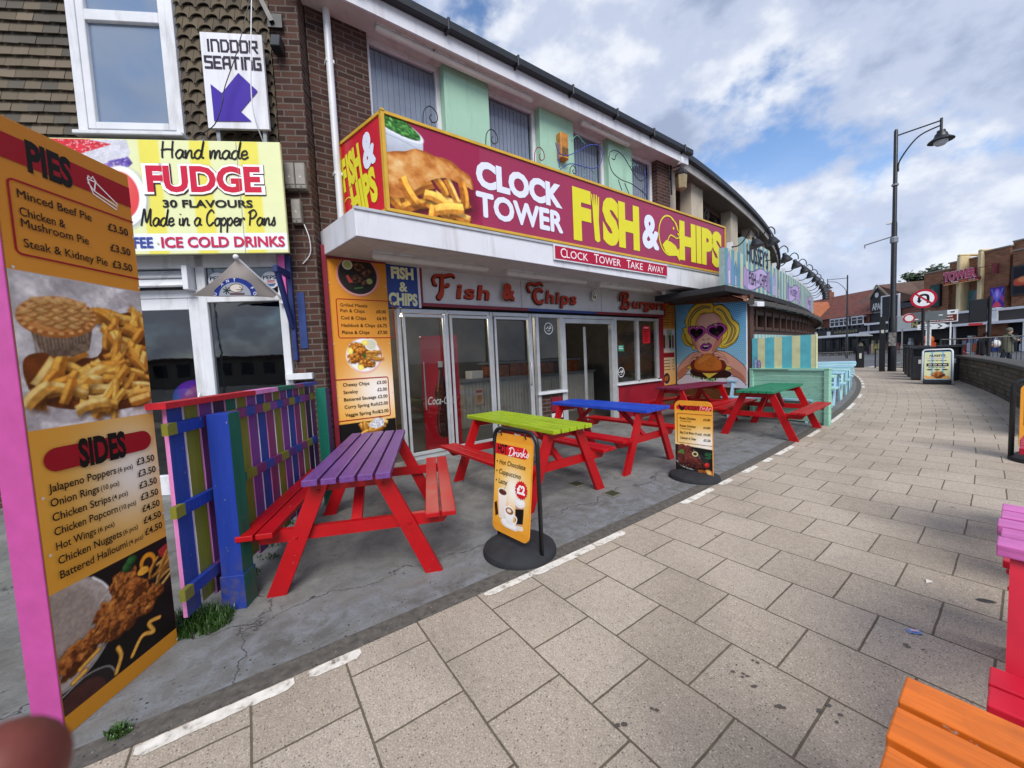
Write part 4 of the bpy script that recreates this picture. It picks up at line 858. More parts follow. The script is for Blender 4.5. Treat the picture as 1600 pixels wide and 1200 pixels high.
# roofline pier between the two roofs
# ---- things inside the shop
fridge = thing('drinks_fridge', 'tall red drinks fridge with a cola bottle picture behind the glass doors', 'fridge', FM(.46, -.42, .01), R(8))
MB().box(0, .62, 0, .6, 0, 1.93).build('cabinet', pm('red fridge', '#b50f1e', .35, .06), fridge, bevel=.015)
c = Canvas(.02, .10, .60, 1.72, .008, '#a80f1d'); c.glow(.3, 1.3, .25, .5, '#d8202e', .6)
bt = [(.24, .25), (.21, .55), (.25, .72), (.20, .95), (.27, 1.18), (.29, 1.36), (.28, 1.45), (.36, 1.45), (.35, 1.36), (.37, 1.18), (.44, .95), (.39, .72), (.43, .55), (.40, .25)]
c.blobby(bt, '#3a1510', line='#7a3a2a', lw=.01); c.poly([(.28, 1.40), (.36, 1.40), (.36, 1.50), (.28, 1.50)], '#c9c9c4'); c.stroke([(.25, 1.0), (.28, 1.2), (.30, 1.35)], .02, '#a5685a'); c.stroke([(.25, .3), (.24, .55), (.28, .75)], .02, '#7d3a30')
c.build('door_print', fridge, -.004)
L = Lett(-.008); script_ok = L.t('Coca-Cola', .31, .78, .13, .46, '#efe9e6', 'C', .01, .35); L.build('lettering', fridge)
MB().tube([(.05, -.03, .7), (.05, -.03, 1.5)], .012).build('handle', ALU, fridge)
ct = thing('serving_counter', 'long shop counter with grey corrugated front and hot food cabinet', 'counter', FM(1.95, -1.75, .01), FR)
cb = MB().box(0, 4.2, 0, .7, 0, 1.02)
x = .0
while x < 4.2: cb.box(x, x + .05, -.02, 0, .04, .98); x += .09
cb.build('front', pm('corrugated grey panel', '#b3b0a8', .5, .12, 3), ct); MB().box(-.05, 4.25, -.06, .75, 1.02, 1.07).build('worktop', GREYM, ct)
ht = MB().box(.9, 1.35, .1, .6, 1.07, 1.35).box(1.4, 2.2, .1, .6, 1.07, 1.38).box(2.3, 2.8, .1, .6, 1.07, 1.34).box(3.1, 3.7, .1, .6, 1.07, 1.38).build('food_cabinet', pm('mottled brown food', '#8a4a26', .5, .5, 9), ct)  # one mottled brown over all the cabinet boxes
MB().box(.8, 3.8, .08, .62, 1.38, 1.42).build('cabinet_top', GREYM, ct)
MB().box(.35, .65, .15, .45, 1.07, 1.25).build('till', UPVC, ct, bevel=.01)
mn = MB()
for k in range(3): mn.box(.4 + 1.3 * k, 1.5 + 1.3 * k, 2.0, 2.05, 1.75, 2.35)
mn.build('menu_screen', DARKIN, ct)
c_ = Lett(1.99)
for k in range(3):
    for j in range(6): c_.rect(.46 + 1.3 * k, 1.82 + .085 * j, .95 + 1.3 * k + .2 * ((j * 7 + k) % 3), 1.84 + .085 * j, '#cfc9b6')
c_.build('menu_rows', ct)
lf = thing('poster_leaflet', 'cream menu leaflet stuck on the counter front', 'poster', FM(2.25, -1.72, .50), FR); Lett(0).rect(0, 0, .22, .36, '#cdb39a').rect(.03, .27, .19, .33, '#a8584a').rect(.05, .06, .17, .22, '#b98a68').build('sheet', lf)
for k, (s, o, z) in enumerate(((.35, -.9, 2.35), (.95, -1.2, 2.45))):
    pb = thing('pendant_bulb', ['warm hanging bulb close behind the folding doors', 'warm hanging bulb above the red fridge'][k], 'lamp', FM(s, o, z), FR, 'warm bulbs in the shop')
    MB().tube([(0, 0, .05), (0, 0, .5)], .006, 6).build('flex', BLACKM, pb); MB().blob((0, 0, 0), .035).build('bulb', emis('warm bulb', '#ffd9a0', 5.0), pb, smooth=True)
    pl_ = bpy.data.lights.new('bulb_light', 'POINT'); pl_.energy = 26; pl_.color = (1, .85, .65); pl_.shadow_soft_size = .05; po = bpy.data.objects.new('bulb_light', pl_); COL.objects.link(po); po.location = (0, 0, -.08); po.parent = pb
# stickers and notices on the glass
def halal(s, z, lab):
    t = thing('round_window_sticker', lab, 'sticker', FM(s, .012, z), FR, 'round white outline stickers on the glass'); L = Lett(0)
    o = [(math.cos(2 * math.pi * k / 28), math.sin(2 * math.pi * k / 28)) for k in range(28)]
    L.put([(x * .115, y * .115) for x, y in o] + [(x * .10, y * .10) for x, y in o], [(k, (k + 1) % 28, 28 + (k + 1) % 28, 28 + k) for k in range(28)], '#e6e8ea')
    L.stroke([(.07, .03), (.05, -.005), (.0, .0), (-.02, .03), (-.05, -.005), (-.075, .01)], .014, '#e6e8ea'); L.stroke([(.02, .06), (.03, .0)], .012, '#e6e8ea', False); L.stroke([(.055, .06), (.05, .01)], .012, '#e6e8ea', False)
    L.t('100%', 0, -.055, .022, .07, '#e6e8ea', 'C', .02); L.build('print', t)
halal(2.95, 2.05, 'round white outline sticker at the top of the narrow pane'); halal(5.13, 1.07, 'round white outline sticker low on the window by the door')
t = thing('red_notice', 'red notice sheet hung in the window nearest the mural', 'notice', FM(5.98, .012, 1.72), FR); L = Lett(0).rect(0, 0, .30, .42, '#c6202e')
for j in range(6): L.rect(.04, .05 + .055 * j, .18 + .03 * (j % 3), .075 + .055 * j, '#7c0f1c')
L.rect(.06, .36, .24, .385, '#e8b8b8'); L.build('sheet', t)
t = thing('green_notice', 'small green notice on the window beside the door', 'notice', FM(5.05, .012, 1.55), FR); Lett(0).rect(0, 0, .20, .14, '#3f8f78').rect(.02, .09, .14, .11, '#cfe4dc').rect(.02, .05, .17, .07, '#cfe4dc').build('sheet', t)
# ---- signs on the shop
bx = thing('main_sign', 'long maroon box sign with white and yellow capitals and a battered fish picture', 'sign', FM(-.48, 1.09, 3.30), FR)
SL, SH, PL = 8.30, 1.14, Vector((-.24, .98, 0))
MAR2, YEL = pm('sky hazed sign face', '#96264a', .32, .05, 1.2), pm('gold trim', '#c99f2e', .35, .1, 5)  # front red dulled: sky haze put into the colour, side face stays clear
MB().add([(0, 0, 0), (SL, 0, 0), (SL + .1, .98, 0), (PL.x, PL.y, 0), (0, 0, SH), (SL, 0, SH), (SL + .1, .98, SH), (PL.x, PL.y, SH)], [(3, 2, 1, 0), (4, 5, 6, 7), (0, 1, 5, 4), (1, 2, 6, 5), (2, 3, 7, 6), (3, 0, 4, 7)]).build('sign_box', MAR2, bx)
sdn = Vector((-PL.y, PL.x, 0)).normalized()
tr = MB()
for z in (0, SH - .035): tr.box(-.01, SL + .01, -.02, -.002, z, z + .035); tr.obox(Vector((0, 0, z)) + sdn * .002, PL, sdn * .018, (0, 0, .035))
tr.box(-.018, .022, -.022, -.002, 0, SH).box(SL - .02, SL + .018, -.022, -.002, 0, SH).obox(PL * .96 + sdn * .002, PL * .04, sdn * .018, (0, 0, SH)).obox(sdn * .002, PL * .03, sdn * .018, (0, 0, SH)).box(-.02, .02, -.03, .0, SH - .01, SH + .012)
tr.build('gold_trim', YEL, bx)
side = MB().obox(sdn * .001 + PL * .04 + Vector((0, 0, .035)), PL * .92, sdn * .004, (0, 0, SH - .07)).build('side_face', pm('bright red sign face', '#c2182c', .35, .05), bx)
# food picture at the left end of the front
c = Canvas(.025, .04, 1.32, 1.10, .0075, '#96264a'); rr = random.Random(2)
c.blobby([(-.05, .62), (.5, .70), (1.2, .45), (1.2, .1), (.6, .02), (-.05, .1)], '#4a0f20', soft=14, al=.45)
c.poly([(-.02, 1.06), (.50, .93), (.495, .80), (.40, .70), (-.02, .66)], '#bcc3d0', grad=.35, tex=.04); c.stroke([(-.02, .90), (.25, .86), (.49, .80)], .012, '#9aa3b2', al=.7)
c.ell(.16, 1.015, .36, .105, '#e4e9f1', rot=-.24); c.ell(.15, 1.03, .325, .092, '#2f6a30', rot=-.24)
for k in range(230):
    a = rr.uniform(0, 6.28); q = math.sqrt(rr.random()); u_, v_ = .315 * q * math.cos(a), .088 * q * math.sin(a); c.ell(.15 + u_ * .97 + v_ * .24, 1.035 - u_ * .24 + v_ * .97, .026, .014, rr.choice(['#5fa04c', '#3c8636', '#78b860', '#2d6b2c', '#4c9440']), rot=-.5, ball=.6, soft=2)
CH_ = [(.10, .14, .36, -.75), (.22, .20, .40, -1.3), (.34, .13, .42, .35), (.52, .20, .50, .32), (.74, .12, .44, -.35), (.62, .33, .40, .1), (.80, .30, .42, -.15), (.95, .20, .40, .62), (.44, .36, .34, .6), (.72, .44, .32, -.9), (.88, .42, .30, -1.1), (1.04, .40, .30, -1.45), (.56, .08, .24, 1.35), (.98, .12, .34, -.2), (.66, .25, .36, -.3), (.30, .30, .30, -1.0), (.82, .18, .40, .2)]
for (x, z, l_, a) in CH_[:11]: chip(c, x, z, l_, .088, a, rr, 1.10)
fish = [(-.02, .69), (.02, .67), (.14, .71), (.27, .744), (.375, .80), (.506, .81), (.64, .789), (.77, .79), (.89, .78), (1.03, .703), (1.15, .656), (1.19, .51), (1.11, .52), (.966, .545), (.78, .564), (.61, .51), (.49, .434), (.36, .332), (.19, .20), (.046, .184), (-.02, .19)]
c.poly([(x + .012, z - .035) for x, z in spline(fish, 5, True)], '#3a180c', soft=10, al=.5)
keep_ = c.c.copy(); c.poly(spline(fish, 5, True), '#c98a44', line='#8a5222', lw=.006); msk = np.abs(c.c - keep_).sum(-1) > 1e-6
f1 = fbm(c.X * 5.5, c.Z * 7.5, 4); f2 = fbm(c.X * 16 + 9, c.Z * 22, 4); top_ = np.interp(c.X[0], [q[0] for q in fish[:12]], [q[1] for q in fish[:12]])[None, :]
t_ = np.clip(.12 + 1.15 * (f1 - .28) + .45 * (f2 - .5) - 1.1 * np.clip(.06 - (top_ - c.Z), 0, .06) / .06 * .35 + .25 * np.exp(-((c.X - .15) / .3) ** 2 - ((c.Z - .55) / .14) ** 2), 0, 1)
pal_ = np.array([hx('#9a5420'), hx('#c47a36'), hx('#dca562'), hx('#efd3a0')]); fc_ = np.stack([np.interp(t_, [0, .3, .62, 1], pal_[:, i]) for i in range(3)], -1); c.c[msk] = fc_[msk] * .92 + c.c[msk] * .08
for (x, z, l_, a) in CH_[11:]: chip(c, x, z, l_, .085, a, rr, 1.12)
c.build('food_print', bx, -.003)
L = Lett(-.005); x0 = .48; z0 = -3.30      # measured positions -> sign coordinates
WHT, YLW = '#dfe3f0', '#dcd435'
for word, a, b, za, h, ch in (('CLOCK', .77, 2.38, 3.88, .31, None), ('TOWER', .77, 2.38, 3.48, .30, None)): L.t(word, a + x0, za + z0, h, b - a, WHT, 'L', .055)
L.t('F', 2.61 + x0, 3.47 + z0, .73, .44, YLW, 'L', .06)
L.poly([(3.13 + x0, .17), (3.10 + x0, .50), (3.09 + x0, .72), (3.06 + x0, .93), (3.09 + x0, .93), (3.11 + x0, .74), (3.125 + x0, .94), (3.15 + x0, .94), (3.16 + x0, .74), (3.185 + x0, .94), (3.21 + x0, .94), (3.215 + x0, .74), (3.24 + x0, .92), (3.265 + x0, .92), (3.255 + x0, .70), (3.24 + x0, .50), (3.265 + x0, .17), (3.2 + x0, .14)], YLW)
L.t('SH', 3.34 + x0, 3.50 + z0, .70, 1.06, YLW, 'L', .06); L.t('&', 4.52 + x0, 3.56 + z0, .60, .54, WHT, 'L', .05)
L.t('HIPS', 5.80 + x0, 3.50 + z0, .70, 1.86, YLW, 'L', .06)
# the C drawn as a leaping fish
def fishC(L, cx, cz, k, col):
    P = lambda pts: [(cx + k * x, cz + k * z) for x, z in pts]
    arc = [(.42 * math.cos(t) - .02, .46 * math.sin(t)) for t in np.linspace(R(25), R(300), 34)]; L.stroke(P(arc), .035 * k, col, False)
    inn = [(.38, .18), (.30, .33), (.10, .42)]; L.stroke(P(inn), .03 * k, col)
    L.stroke(P([(.38, .20), (.46, .10), (.36, .10), (.44, .02), (.30, -.02)]), .025 * k, col)
    L.stroke(P([(.30, -.02), (.05, .02), (-.08, -.12), (-.18, -.22)]), .03 * k, col)
    L.poly(P([(-.30, -.25), (-.14, -.12), (.06, -.14), (.26, -.20), (.36, -.30), (.43, -.24), (.44, -.56), (.30, -.44), (.05, -.47), (-.18, -.40)]), col); L.ell(cx + k * .18, cz + k * .20, .035 * k, .035 * k, col, 12)
fishC(L, 5.42 + x0, 3.88 + z0, .86, YLW)
L.build('front_lettering', bx)
# side lettering: laid on the splayed end face
L = Lett(0); L.t('F', .05, .52, .36, .12, YLW, 'L', .06, .0, .10); L.t('ISH', .19, .55, .36, .34, YLW, 'L', .06, 0, .12); L.t('&', .60, .62, .38, .26, WHT, 'L', .06, 0, .1)
L.t('HIPS', .26, .12, .36, .60, YLW, 'L', .06, 0, .16); fishC(L, .15, .23, .38, YLW)
so_ = L.build('side_lettering', bx); ang = math.atan2(-PL.y, -PL.x); so_.matrix_basis = Matrix.Translation(PL + sdn * .010) @ Matrix.Rotation(ang, 4, 'Z')
sm = thing('takeaway_sign', 'narrow red board with thin white capitals on the canopy edge', 'sign', FM(2.10, 1.135, 3.015), FR)
MB().box(0, 3.13, -.02, .0, 0, .235).build('board', WHITEP, sm); L = Lett(-.022).rect(.02, .018, 3.11, .217, '#a81c3c')
L.t('C', .14, .05, .145, .12, '#f0e6ea', 'L', 0).t('LOCK', .27, .055, .12, .50, '#f0e6ea', 'L', 0).t('T', .92, .05, .145, .12, '#f0e6ea').t('OWER', 1.05, .055, .12, .58, '#f0e6ea').t('T', 1.80, .05, .145, .12, '#f0e6ea').t('AKE', 1.91, .055, .12, .38, '#f0e6ea').t('A', 2.45, .05, .145, .13, '#f0e6ea').t('WAY', 2.57, .055, .12, .42, '#f0e6ea')
for x in (.9, 1.8, 2.4): L.ell(x, .03, .012, .012, '#5d1020', 10); L.ell(x, .2, .012, .012, '#5d1020', 10)
L.build('lettering', sm)
# groovy red lettering on white panels
wb = thing('fascia_panel', 'white panel under the canopy with red groovy lettering Fish & Chips Burgers', 'sign', FM(.34, .07, 2.38), FR)
MB().box(0, 6.44, -.01, .04, .03, .60).build('board', pm('grey white panel', '#c6c7c9', .4, .05, 2, dirt=('#a5a19d', 1.5, .4)), wb)
MB().box(-.03, 2.05, -.035, .03, -.02, .03).box(-.035, 0, -.035, .03, .03, .6).build('red_edge', MAROON, wb); MB().box(3.9, 6.47, -.035, .03, -.02, .03).box(6.44, 6.475, -.035, .03, .03, .6).build('red_edge', MAROON, wb)
MB().box(2.05, 3.9, -.034, .03, -.02, .028).build('blue_edge', pm('blue edge', '#27387e', .5), wb)
L = Lett(-.012); GR, GD = '#b3402c', '#4a1a14'
for x in (1.91, 4.09): L.rect(x, .03, x + .012, .6, '#8d8d8d')
def fat(L, P, wd, col, e):      # tapering fat brush stroke with round ends
    Q = spline(P, 8) if len(P) > 2 else P; n = len(Q); ws = wd if isinstance(wd, (list, tuple)) else (wd, wd)
    for i in range(n):
        t = i / max(n - 1, 1) * (len(ws) - 1); k = min(int(t), len(ws) - 2); r = (ws[k] + (ws[k + 1] - ws[k]) * (t - k)) / 2 + e; L.ell(Q[i][0], Q[i][1], r, r, col, 14)
CAPS = {'F': [([(.36, .98), (.34, .6), (.30, .25), (.18, .06)], (.20, .20, .26, .26)), ([(.02, .62), (-.02, .82), (.12, .97), (.45, .98), (.75, 1.06), (.88, .98)], (.16, .12, .14, .16, .15, .10)), ([(.36, .56), (.52, .56), (.60, .62)], (.14, .12, .16)), ([(.02, .62), (.08, .58)], (.15, .12))],
        'C': [([(.80, .66), (.62, .74), (.42, .62), (.34, .36), (.46, .10), (.70, .06), (.82, .20)], (.14, .18, .22, .30, .24, .18, .12)), ([(.04, .62), (-.02, .82), (.12, .98), (.42, .96), (.66, 1.05), (.80, .96)], (.15, .12, .14, .15, .14, .10)), ([(.04, .62), (.10, .58)], (.15, .12))],
        'B': [([(.34, .95), (.32, .5), (.26, .14), (.12, .04)], (.18, .22, .26, .24)), ([(.02, .5), (.0, .7), (.16, .92), (.5, 1.02), (.66, .86), (.56, .62), (.36, .52)], (.12, .12, .14, .16, .18, .16, .14)), ([(.36, .52), (.64, .44), (.70, .2), (.5, .02), (.28, .06)], (.14, .18, .22, .18, .14))]}
def groovy(txt, x, wd, z, h, sw, k):
    cw = wd * k / .85
    for col, e in ((GD, .012), (GR, 0.0)):
        dx = .010 if col == GD else 0
        for P, ws in CAPS[txt[0]]: fat(L, [(x + cw * p[0] - dx, z - .03 + p[1] * h * 1.35 - dx) for p in P], [q * h * 1.15 for q in ws], col, e)
        L.t(txt[1:], x + wd * (k + .03) - dx, z - dx, h * .82, wd * (.97 - k), col, 'L', .026 + e * 1.2, .10, 0, 1.12)
groovy('Fish', .20, 1.02, .14, .27, True, .34); groovy('Chips', 2.06, 1.24, .15, .27, True, .30); groovy('Burgers', 4.66, 1.74, .155, .26, False, .22)
for col, e in ((GD, .015), (GR, 0)): L.t('&', 1.46 - e, .17 - e, .25, .27, col, 'L', .07 + e)
L.ell(3.80, .33, .075, .10, '#dcdcd0'); L.stroke([(3.76, .36), (3.80, .30), (3.85, .34)], .03, '#2a2a20'); L.ell(3.80, .39, .018, .02, '#2a2a20'); L.ell(3.815, .29, .03, .02, '#c8b23a'); L.build('lettering', wb)
bs = thing('blue_sign', 'small blue board reading FISH & CHIPS beside the tall menu', 'sign', FM(-.22, .08, 2.33), FR)
MB().box(0, .53, -.01, .04, 0, .60).build('board', pm('royal blue board', '#153a8a', .5, .1, 4), bs); MB().box(0, .53, -.012, .04, .60, .72).build('dark_head', BLACKM, bs); MB().box(.49, .525, -.02, -.01, 0, .6).build('pale_edge', WHITEP, bs)
L = Lett(-.013); L.t('FISH', .26, .42, .15, .34, '#e3e4b4', 'C', .05).t('&', .26, .235, .13, .12, '#e3e4b4', 'C', .04).t('CHIPS', .25, .035, .16, .44, '#e3e4b4', 'C', .05); L.build('lettering', bs)
# tall menu left of the glass
def price_rows(L, rows, x0, x1, zs, h, col='#2a1c10', bold=.012):
    for (a, b), z in zip(rows, zs):
        L.t(a, x0, z, h, None, col, 'L', bold)
        if b: L.t(b, x1, z, h, None, col, 'R', bold)
def plate(c, x, z, r, dark, rr):
    for k in range(9): c.ell(x + rr.uniform(-.03, .05) * r, z + rr.uniform(-.06, .03) * r, r * rr.uniform(1.0, 1.12), r * rr.uniform(1.0, 1.12), '#f3ece0' if k % 2 else '#c8606a', al=.35); 
    c.ell(x, z, r, r, '#2a2723' if dark else '#f4f2ee')
def menu(root, W, H, art, y=-.006): pass
mnu = thing('tall_menu', 'tall orange menu board in a maroon frame beside the small blue board', 'menu board', FM(-1.0, .12, .30), FR)
MB().box(0, .78, -.02, .06, 0, 2.62).build('board', pm('orange board', '#d08a2a', .5), mnu)
MB().box(-.06, .0, -.05, .10, -.28, 2.78).box(0, .78, -.05, .10, 2.62, 2.78).build('frame', MAROON, mnu, bevel=.004)
c = Canvas(0.003, .003, .777, 2.617, .0075, '#d6912f'); rr = random.Random(8)
c.vgrad([(0, '#e39a33'), (.42, '#e6a038'), (.75, '#e9a84a'), (1.2, '#dc9336'), (2.6, '#cf8629')])
c.glow(.55, .85, .38, .42, '#f4f0ee', .95)
c.poly([(0, 0), (.78, 0), (.78, .42), (0, .42)], '#14100e')
for k in range(26): chip(c, .45 + rr.uniform(-.14, .16), .28 + rr.uniform(-.05, .12), .16, .03, rr.uniform(-.3, 2.2), rr)
c.poly([(.38, .36), (.5, .46), (.62, .42), (.6, .33), (.48, .3)], '#c9c9cf', tex=.4, tsc=60)
x, z, r = .39, 2.43, .255; plate(c, x, z, r, True, rr)
for (dx, dz, q) in ((.02, .10, .09), (.12, .02, .08), (-.02, -.06, .08), (.1, -.1, .06)): crispy(c, x + dx, z + dz, q, 26, rr, ('#6e4a34', '#8a6046', '#4b2f22', '#a07a58'))
c.ell(x - .13, z + .13, .065, .065, '#dfe0c0'); c.ell(x - .13, z + .13, .05, .05, '#a8b06a'); c.ell(x + .15, z - .07, .04, .04, '#9aa060'); c.poly([(x - .13, z), (x - .07, z - .10), (x - .12, z - .11), (x - .16, z - .02)], '#d2504a'); c.stroke([(x - .05, z - .18), (x + .05, z - .16)], .02, '#4f7a3c')
x, z, r = .40, 1.345, .225; plate(c, x, z, r, False, rr)
for (dx, dz, q) in ((-.10, .10, .09), (.02, .02, .13), (-.13, -.04, .09), (.0, -.12, .08), (.08, -.13, .06)): crispy(c, x + dx, z + dz, q, 34, rr, ('#d9862a', '#e8a244', '#c06a1a', '#f0bb60'))
c.ell(x + .10, z + .14, .085, .085, '#e9e6da'); c.ell(x + .10, z + .14, .068, .065, '#d3d0b8')
for k in range(9): chip(c, x + .13 + rr.uniform(-.04, .06), z - .01 + rr.uniform(-.05, .06), .15, .02, rr.uniform(-.5, .3), rr, 1.0)
for dx, dz in ((-.18, .06), (-.06, -.17), (.02, .17)): c.ell(x + dx, z + dz, .045, .035, '#f0d648', rot=dx * 9); c.ell(x + dx, z + dz, .03, .022, '#f7e88a', rot=dx * 9)
c.ell(x, z - .01, .025, .03, '#3c5a24'); c.build('print', mnu, -.022)
L = Lett(-.024); RD = '#a3161c'
L.frame(.08, 1.575, .85, 2.105, .03, .012, RD); L.rect(.777, 1.5, .9, 2.2, '#d08a2a') if False else None
def vclip(root): pass
price_rows(L, [('Grilled Masala', None), ('Fish & Chips', '£8.00'), ('Cod & Chips', '£6.95'), ('Haddock & Chips', '£6.75'), ('Plaice & Chips', '£7.50')], .13, .74, [2.00, 1.925, 1.83, 1.73, 1.635], .043)
L.frame(-.04, .46, .71, 1.03, .03, .012, RD)
price_rows(L, [('Cheesy Chips', '£3.00'), ('Saveloy', '£2.00'), ('Battered Sausage', '£2.00'), ('Curry Spring Roll', '£2.00'), ('Veggie Spring Roll', '£2.00')], .09, .68, [.93, .83, .73, .63, .52], .043)
for zz in (.1, .8, 1.5, 2.3): L.ell(.02, zz, .008, .008, '#cfcabb', 10); L.ell(.755, zz, .008, .008, '#cfcabb', 10)
L.build('lettering', mnu)
# second menu at the right end
m2 = thing('narrow_menu', 'narrow menu board with drinks pictures between the red panel and the mural', 'menu board', FM(6.80, -.03, .62), FR)
MB().box(0, .62, -.02, .03, 0, 2.32).build('board', pm('orange board', '#d08a2a', .5), m2)
c = Canvas(.004, .004, .616, 2.316, .012, '#d6913a'); c.vgrad([(0, '#e0a04a'), (.9, '#f0e2c8'), (1.4, '#e8e6e2'), (1.5, '#d08a30'), (2.3, '#c8802a')])
c.poly([(.1, 2.1), (.55, 2.1), (.55, 2.25), (.1, 2.25)], '#a3161c'); c.poly([(0, .9), (.62, .9), (.62, 1.42), (0, 1.42)], '#d9d4cd')
for k in range(4): c.cap((.12 + .13 * k, 1.0), (.12 + .13 * k, 1.25), .05, ['#6a3a20', '#c8b8a0', '#3a1a12', '#8a5a3a'][k]); 
for k in range(5): c.stroke([(.3 + .03 * k, 1.2), (.25 + .05 * k, 1.42)], .02, '#3f7a34')
c.poly([(.05, .72), (.57, .72), (.57, .84), (.05, .84)], '#a3161c'); plate(c, .2, .18, .14, True, rr); crispy(c, .2, .18, .1, 30, rr); c.build('print', m2, -.022)
L = Lett(-.024)
L.rect(.15, 2.15, .5, 2.20, '#e8c8a0')
for j in range(8): L.rect(.08, 1.55 + .065 * j, .34 + .04 * (j % 3), 1.565 + .065 * j, '#4a2a12'); L.rect(.46, 1.55 + .065 * j, .56, 1.565 + .065 * j, '#4a2a12')
for j in range(4): L.rect(.08, .40 + .08 * j, .36, .415 + .08 * j, '#4a2a12'); L.rect(.46, .40 + .08 * j, .56, .415 + .08 * j, '#4a2a12')
L.build('lettering', m2)
# tube lights: three on the soffit up high, three under the canopy
def tube_light(s, o, z, ln, lab, grp):
    t = thing('tube_light', lab, 'strip light', FM(s, o, z), FR, grp)
    MB().box(0, ln, -.055, .055, .03, .05).build('base', UPVC, t); b = MB(); b.tube([(.0, 0, 0), (.03, 0, 0), (ln - .03, 0, 0), (ln, 0, 0)], [.03, .05, .05, .03], 12).build('diffuser', pm('frosted diffuser', '#c9c8c2', .3, .05), t, smooth='auto')
for k, (s, ln) in enumerate(((-.2, .85), (.62, 1.9), (3.75, 1.5))): tube_light(s, .3, 6.0, ln, ['short strip light above the window beside the downpipe', 'long strip light above the first green pier', 'strip light above the alarm box pier'][k], 'strip lights under the eaves')
for k, (s, ln) in enumerate(((-.55, 1.75), (1.55, 1.85), (3.75, 1.75), (5.9, 1.6))): tube_light(s, .62, zb(s) - .055, ln, ['strip light under the canopy above the tall menu', 'strip light under the canopy above the word Chips', 'strip light under the canopy between Chips and Burgers', 'strip light under the canopy above the word Burgers'][k], 'strip lights under the canopy')
# alarm box, lantern, wire ornaments
al = thing('alarm_box', 'orange weathered alarm box on a mint green pier', 'alarm box', FM(3.18, .18, 5.20), FR); MB().box(0, .20, -.13, 0, 0, .48).build('case', pm('orange weathered plastic', '#b5782a', .6, .25, 8, dirt=('#4a3518', 7, .8)), al, bevel=.02); MB().box(.02, .18, -.135, -.13, .06, .2).build('label_plate', pm('rusty plate', '#6a4a22', .8, .4, 20), al)
ln_ = thing('lantern', 'black wall lantern at the joint between the two roofs', 'lantern', FM(7.02, .22, 5.35), FR)
MB().lathe([(.05, 0), (.11, .05), (.13, .36), (.04, .50)], 6, (0, -.25, 0)).build('glass_body', pm('aged lantern glass', '#8f7f5c', .4, .2), ln_); MB().lathe([(.14, .36), (.15, .38), (.04, .52)], 6, (0, -.25, 0)).tube([(0, -.25, .5), (0, -.25, .6), (0, 0, .62), (0, .1, .2)], .015).box(-.02, .02, .0, .03, 0, .8).build('bracket', BLACKM, ln_); MB().box(-.05, .07, -.30, -.18, .62, .78).build('camera_case', UPVC, ln_, bevel=.01)
def wire(name, lab, cat, paths, r, mats, loc, grp=None):
    t = thing(name, lab, cat, loc, FR, grp)
    for k, P in enumerate(paths): MB().tube([(x, 0, z) for x, z in spline(P, 8)], r, 6).build('wire', mats[k % len(mats)], t, smooth=True)
BW, BLW, GRW = pm('black wire', '#1d1c22', .5), pm('blue wire', '#33489a', .5), pm('teal wire', '#4f8f7c', .5)
scroll = [(0, 0), (.02, .16), (.10, .24), (.18, .20), (.19, .12), (.13, .08), (.09, .12), (.12, .16)]
for k, (s, m) in enumerate(((.10, BW), (1.05, BW), (1.95, MAROON), (2.72, BW), (7.15, BW))):
    wire('scroll_ornament', ['black wire scroll at the window beside the downpipe', 'black wire scroll in front of the first mint pier', 'maroon wire scroll at the second upper window', 'small black wire scroll beside the second mint pier', 'black wire scroll past the brick pier, over the long sign'][k], 'wire ornament', [[(a * (.8 if k == 3 else 1.1), b * (.8 if k == 3 else 1.2)) for a, b in scroll]], .007, [m], FM(s, .95, 4.50), 'wire scrolls along the top of the long sign')
def onF(u, v, off):        # a photo point on the plane parallel to the front, as (along, up)
    e = Vector((math.cos(FR), math.sin(FR))); n = Vector((math.sin(FR), -math.cos(FR))); d = ray(u, v); o = Vector(F0) + n * off
    t = o.dot(n) / (d[0] * n.x + d[1] * n.y); p = Vector((d[0] * t, d[1] * t)); return ((p - Vector(F0)).dot(e), d[2] * t + CAM_H)
Z6 = lambda P: [onF(700 + x / 3.478, 200 + y / 3.478, .8) for x, y in P]
wire('fish_ornament', 'blue and teal wire fish outline above the long sign', 'wire ornament', [Z6(P) for P in ([(585, 80), (600, 130), (640, 150), (700, 130), (760, 95), (815, 95), (838, 130), (830, 190), (790, 220), (720, 205), (660, 195), (610, 225)], [(672, 72), (700, 42), (735, 75), (745, 90)], [(600, 85), (600, 150), (605, 215)], [(795, 90), (822, 135), (805, 130)], [(735, 270), (748, 225), (725, 205)], [(790, 285), (792, 245), (775, 225)])], .008, [BLW, GRW, BLW, BW, GRW, GRW], FM(0, .8, 0))
wire('fish_ornament', 'black wire fish outline in front of the last mint pier', 'wire ornament', [Z6(P) for P in ([(880, 130), (875, 180), (895, 240), (940, 280), (1000, 305), (1060, 350), (1080, 370)], [(880, 130), (910, 122), (950, 150), (985, 205), (1015, 255), (1050, 288), (1078, 262), (1080, 300)], [(990, 170), (1012, 205), (980, 205)], [(925, 280), (945, 340)], [(960, 300), (985, 360)], [(890, 165), (905, 172), (912, 150), (922, 140)], [(1070, 230), (1076, 300), (1078, 375)])], .008, [BW, BW, GRW, BW, BW, BW, BLW], FM(0, .8, 0))
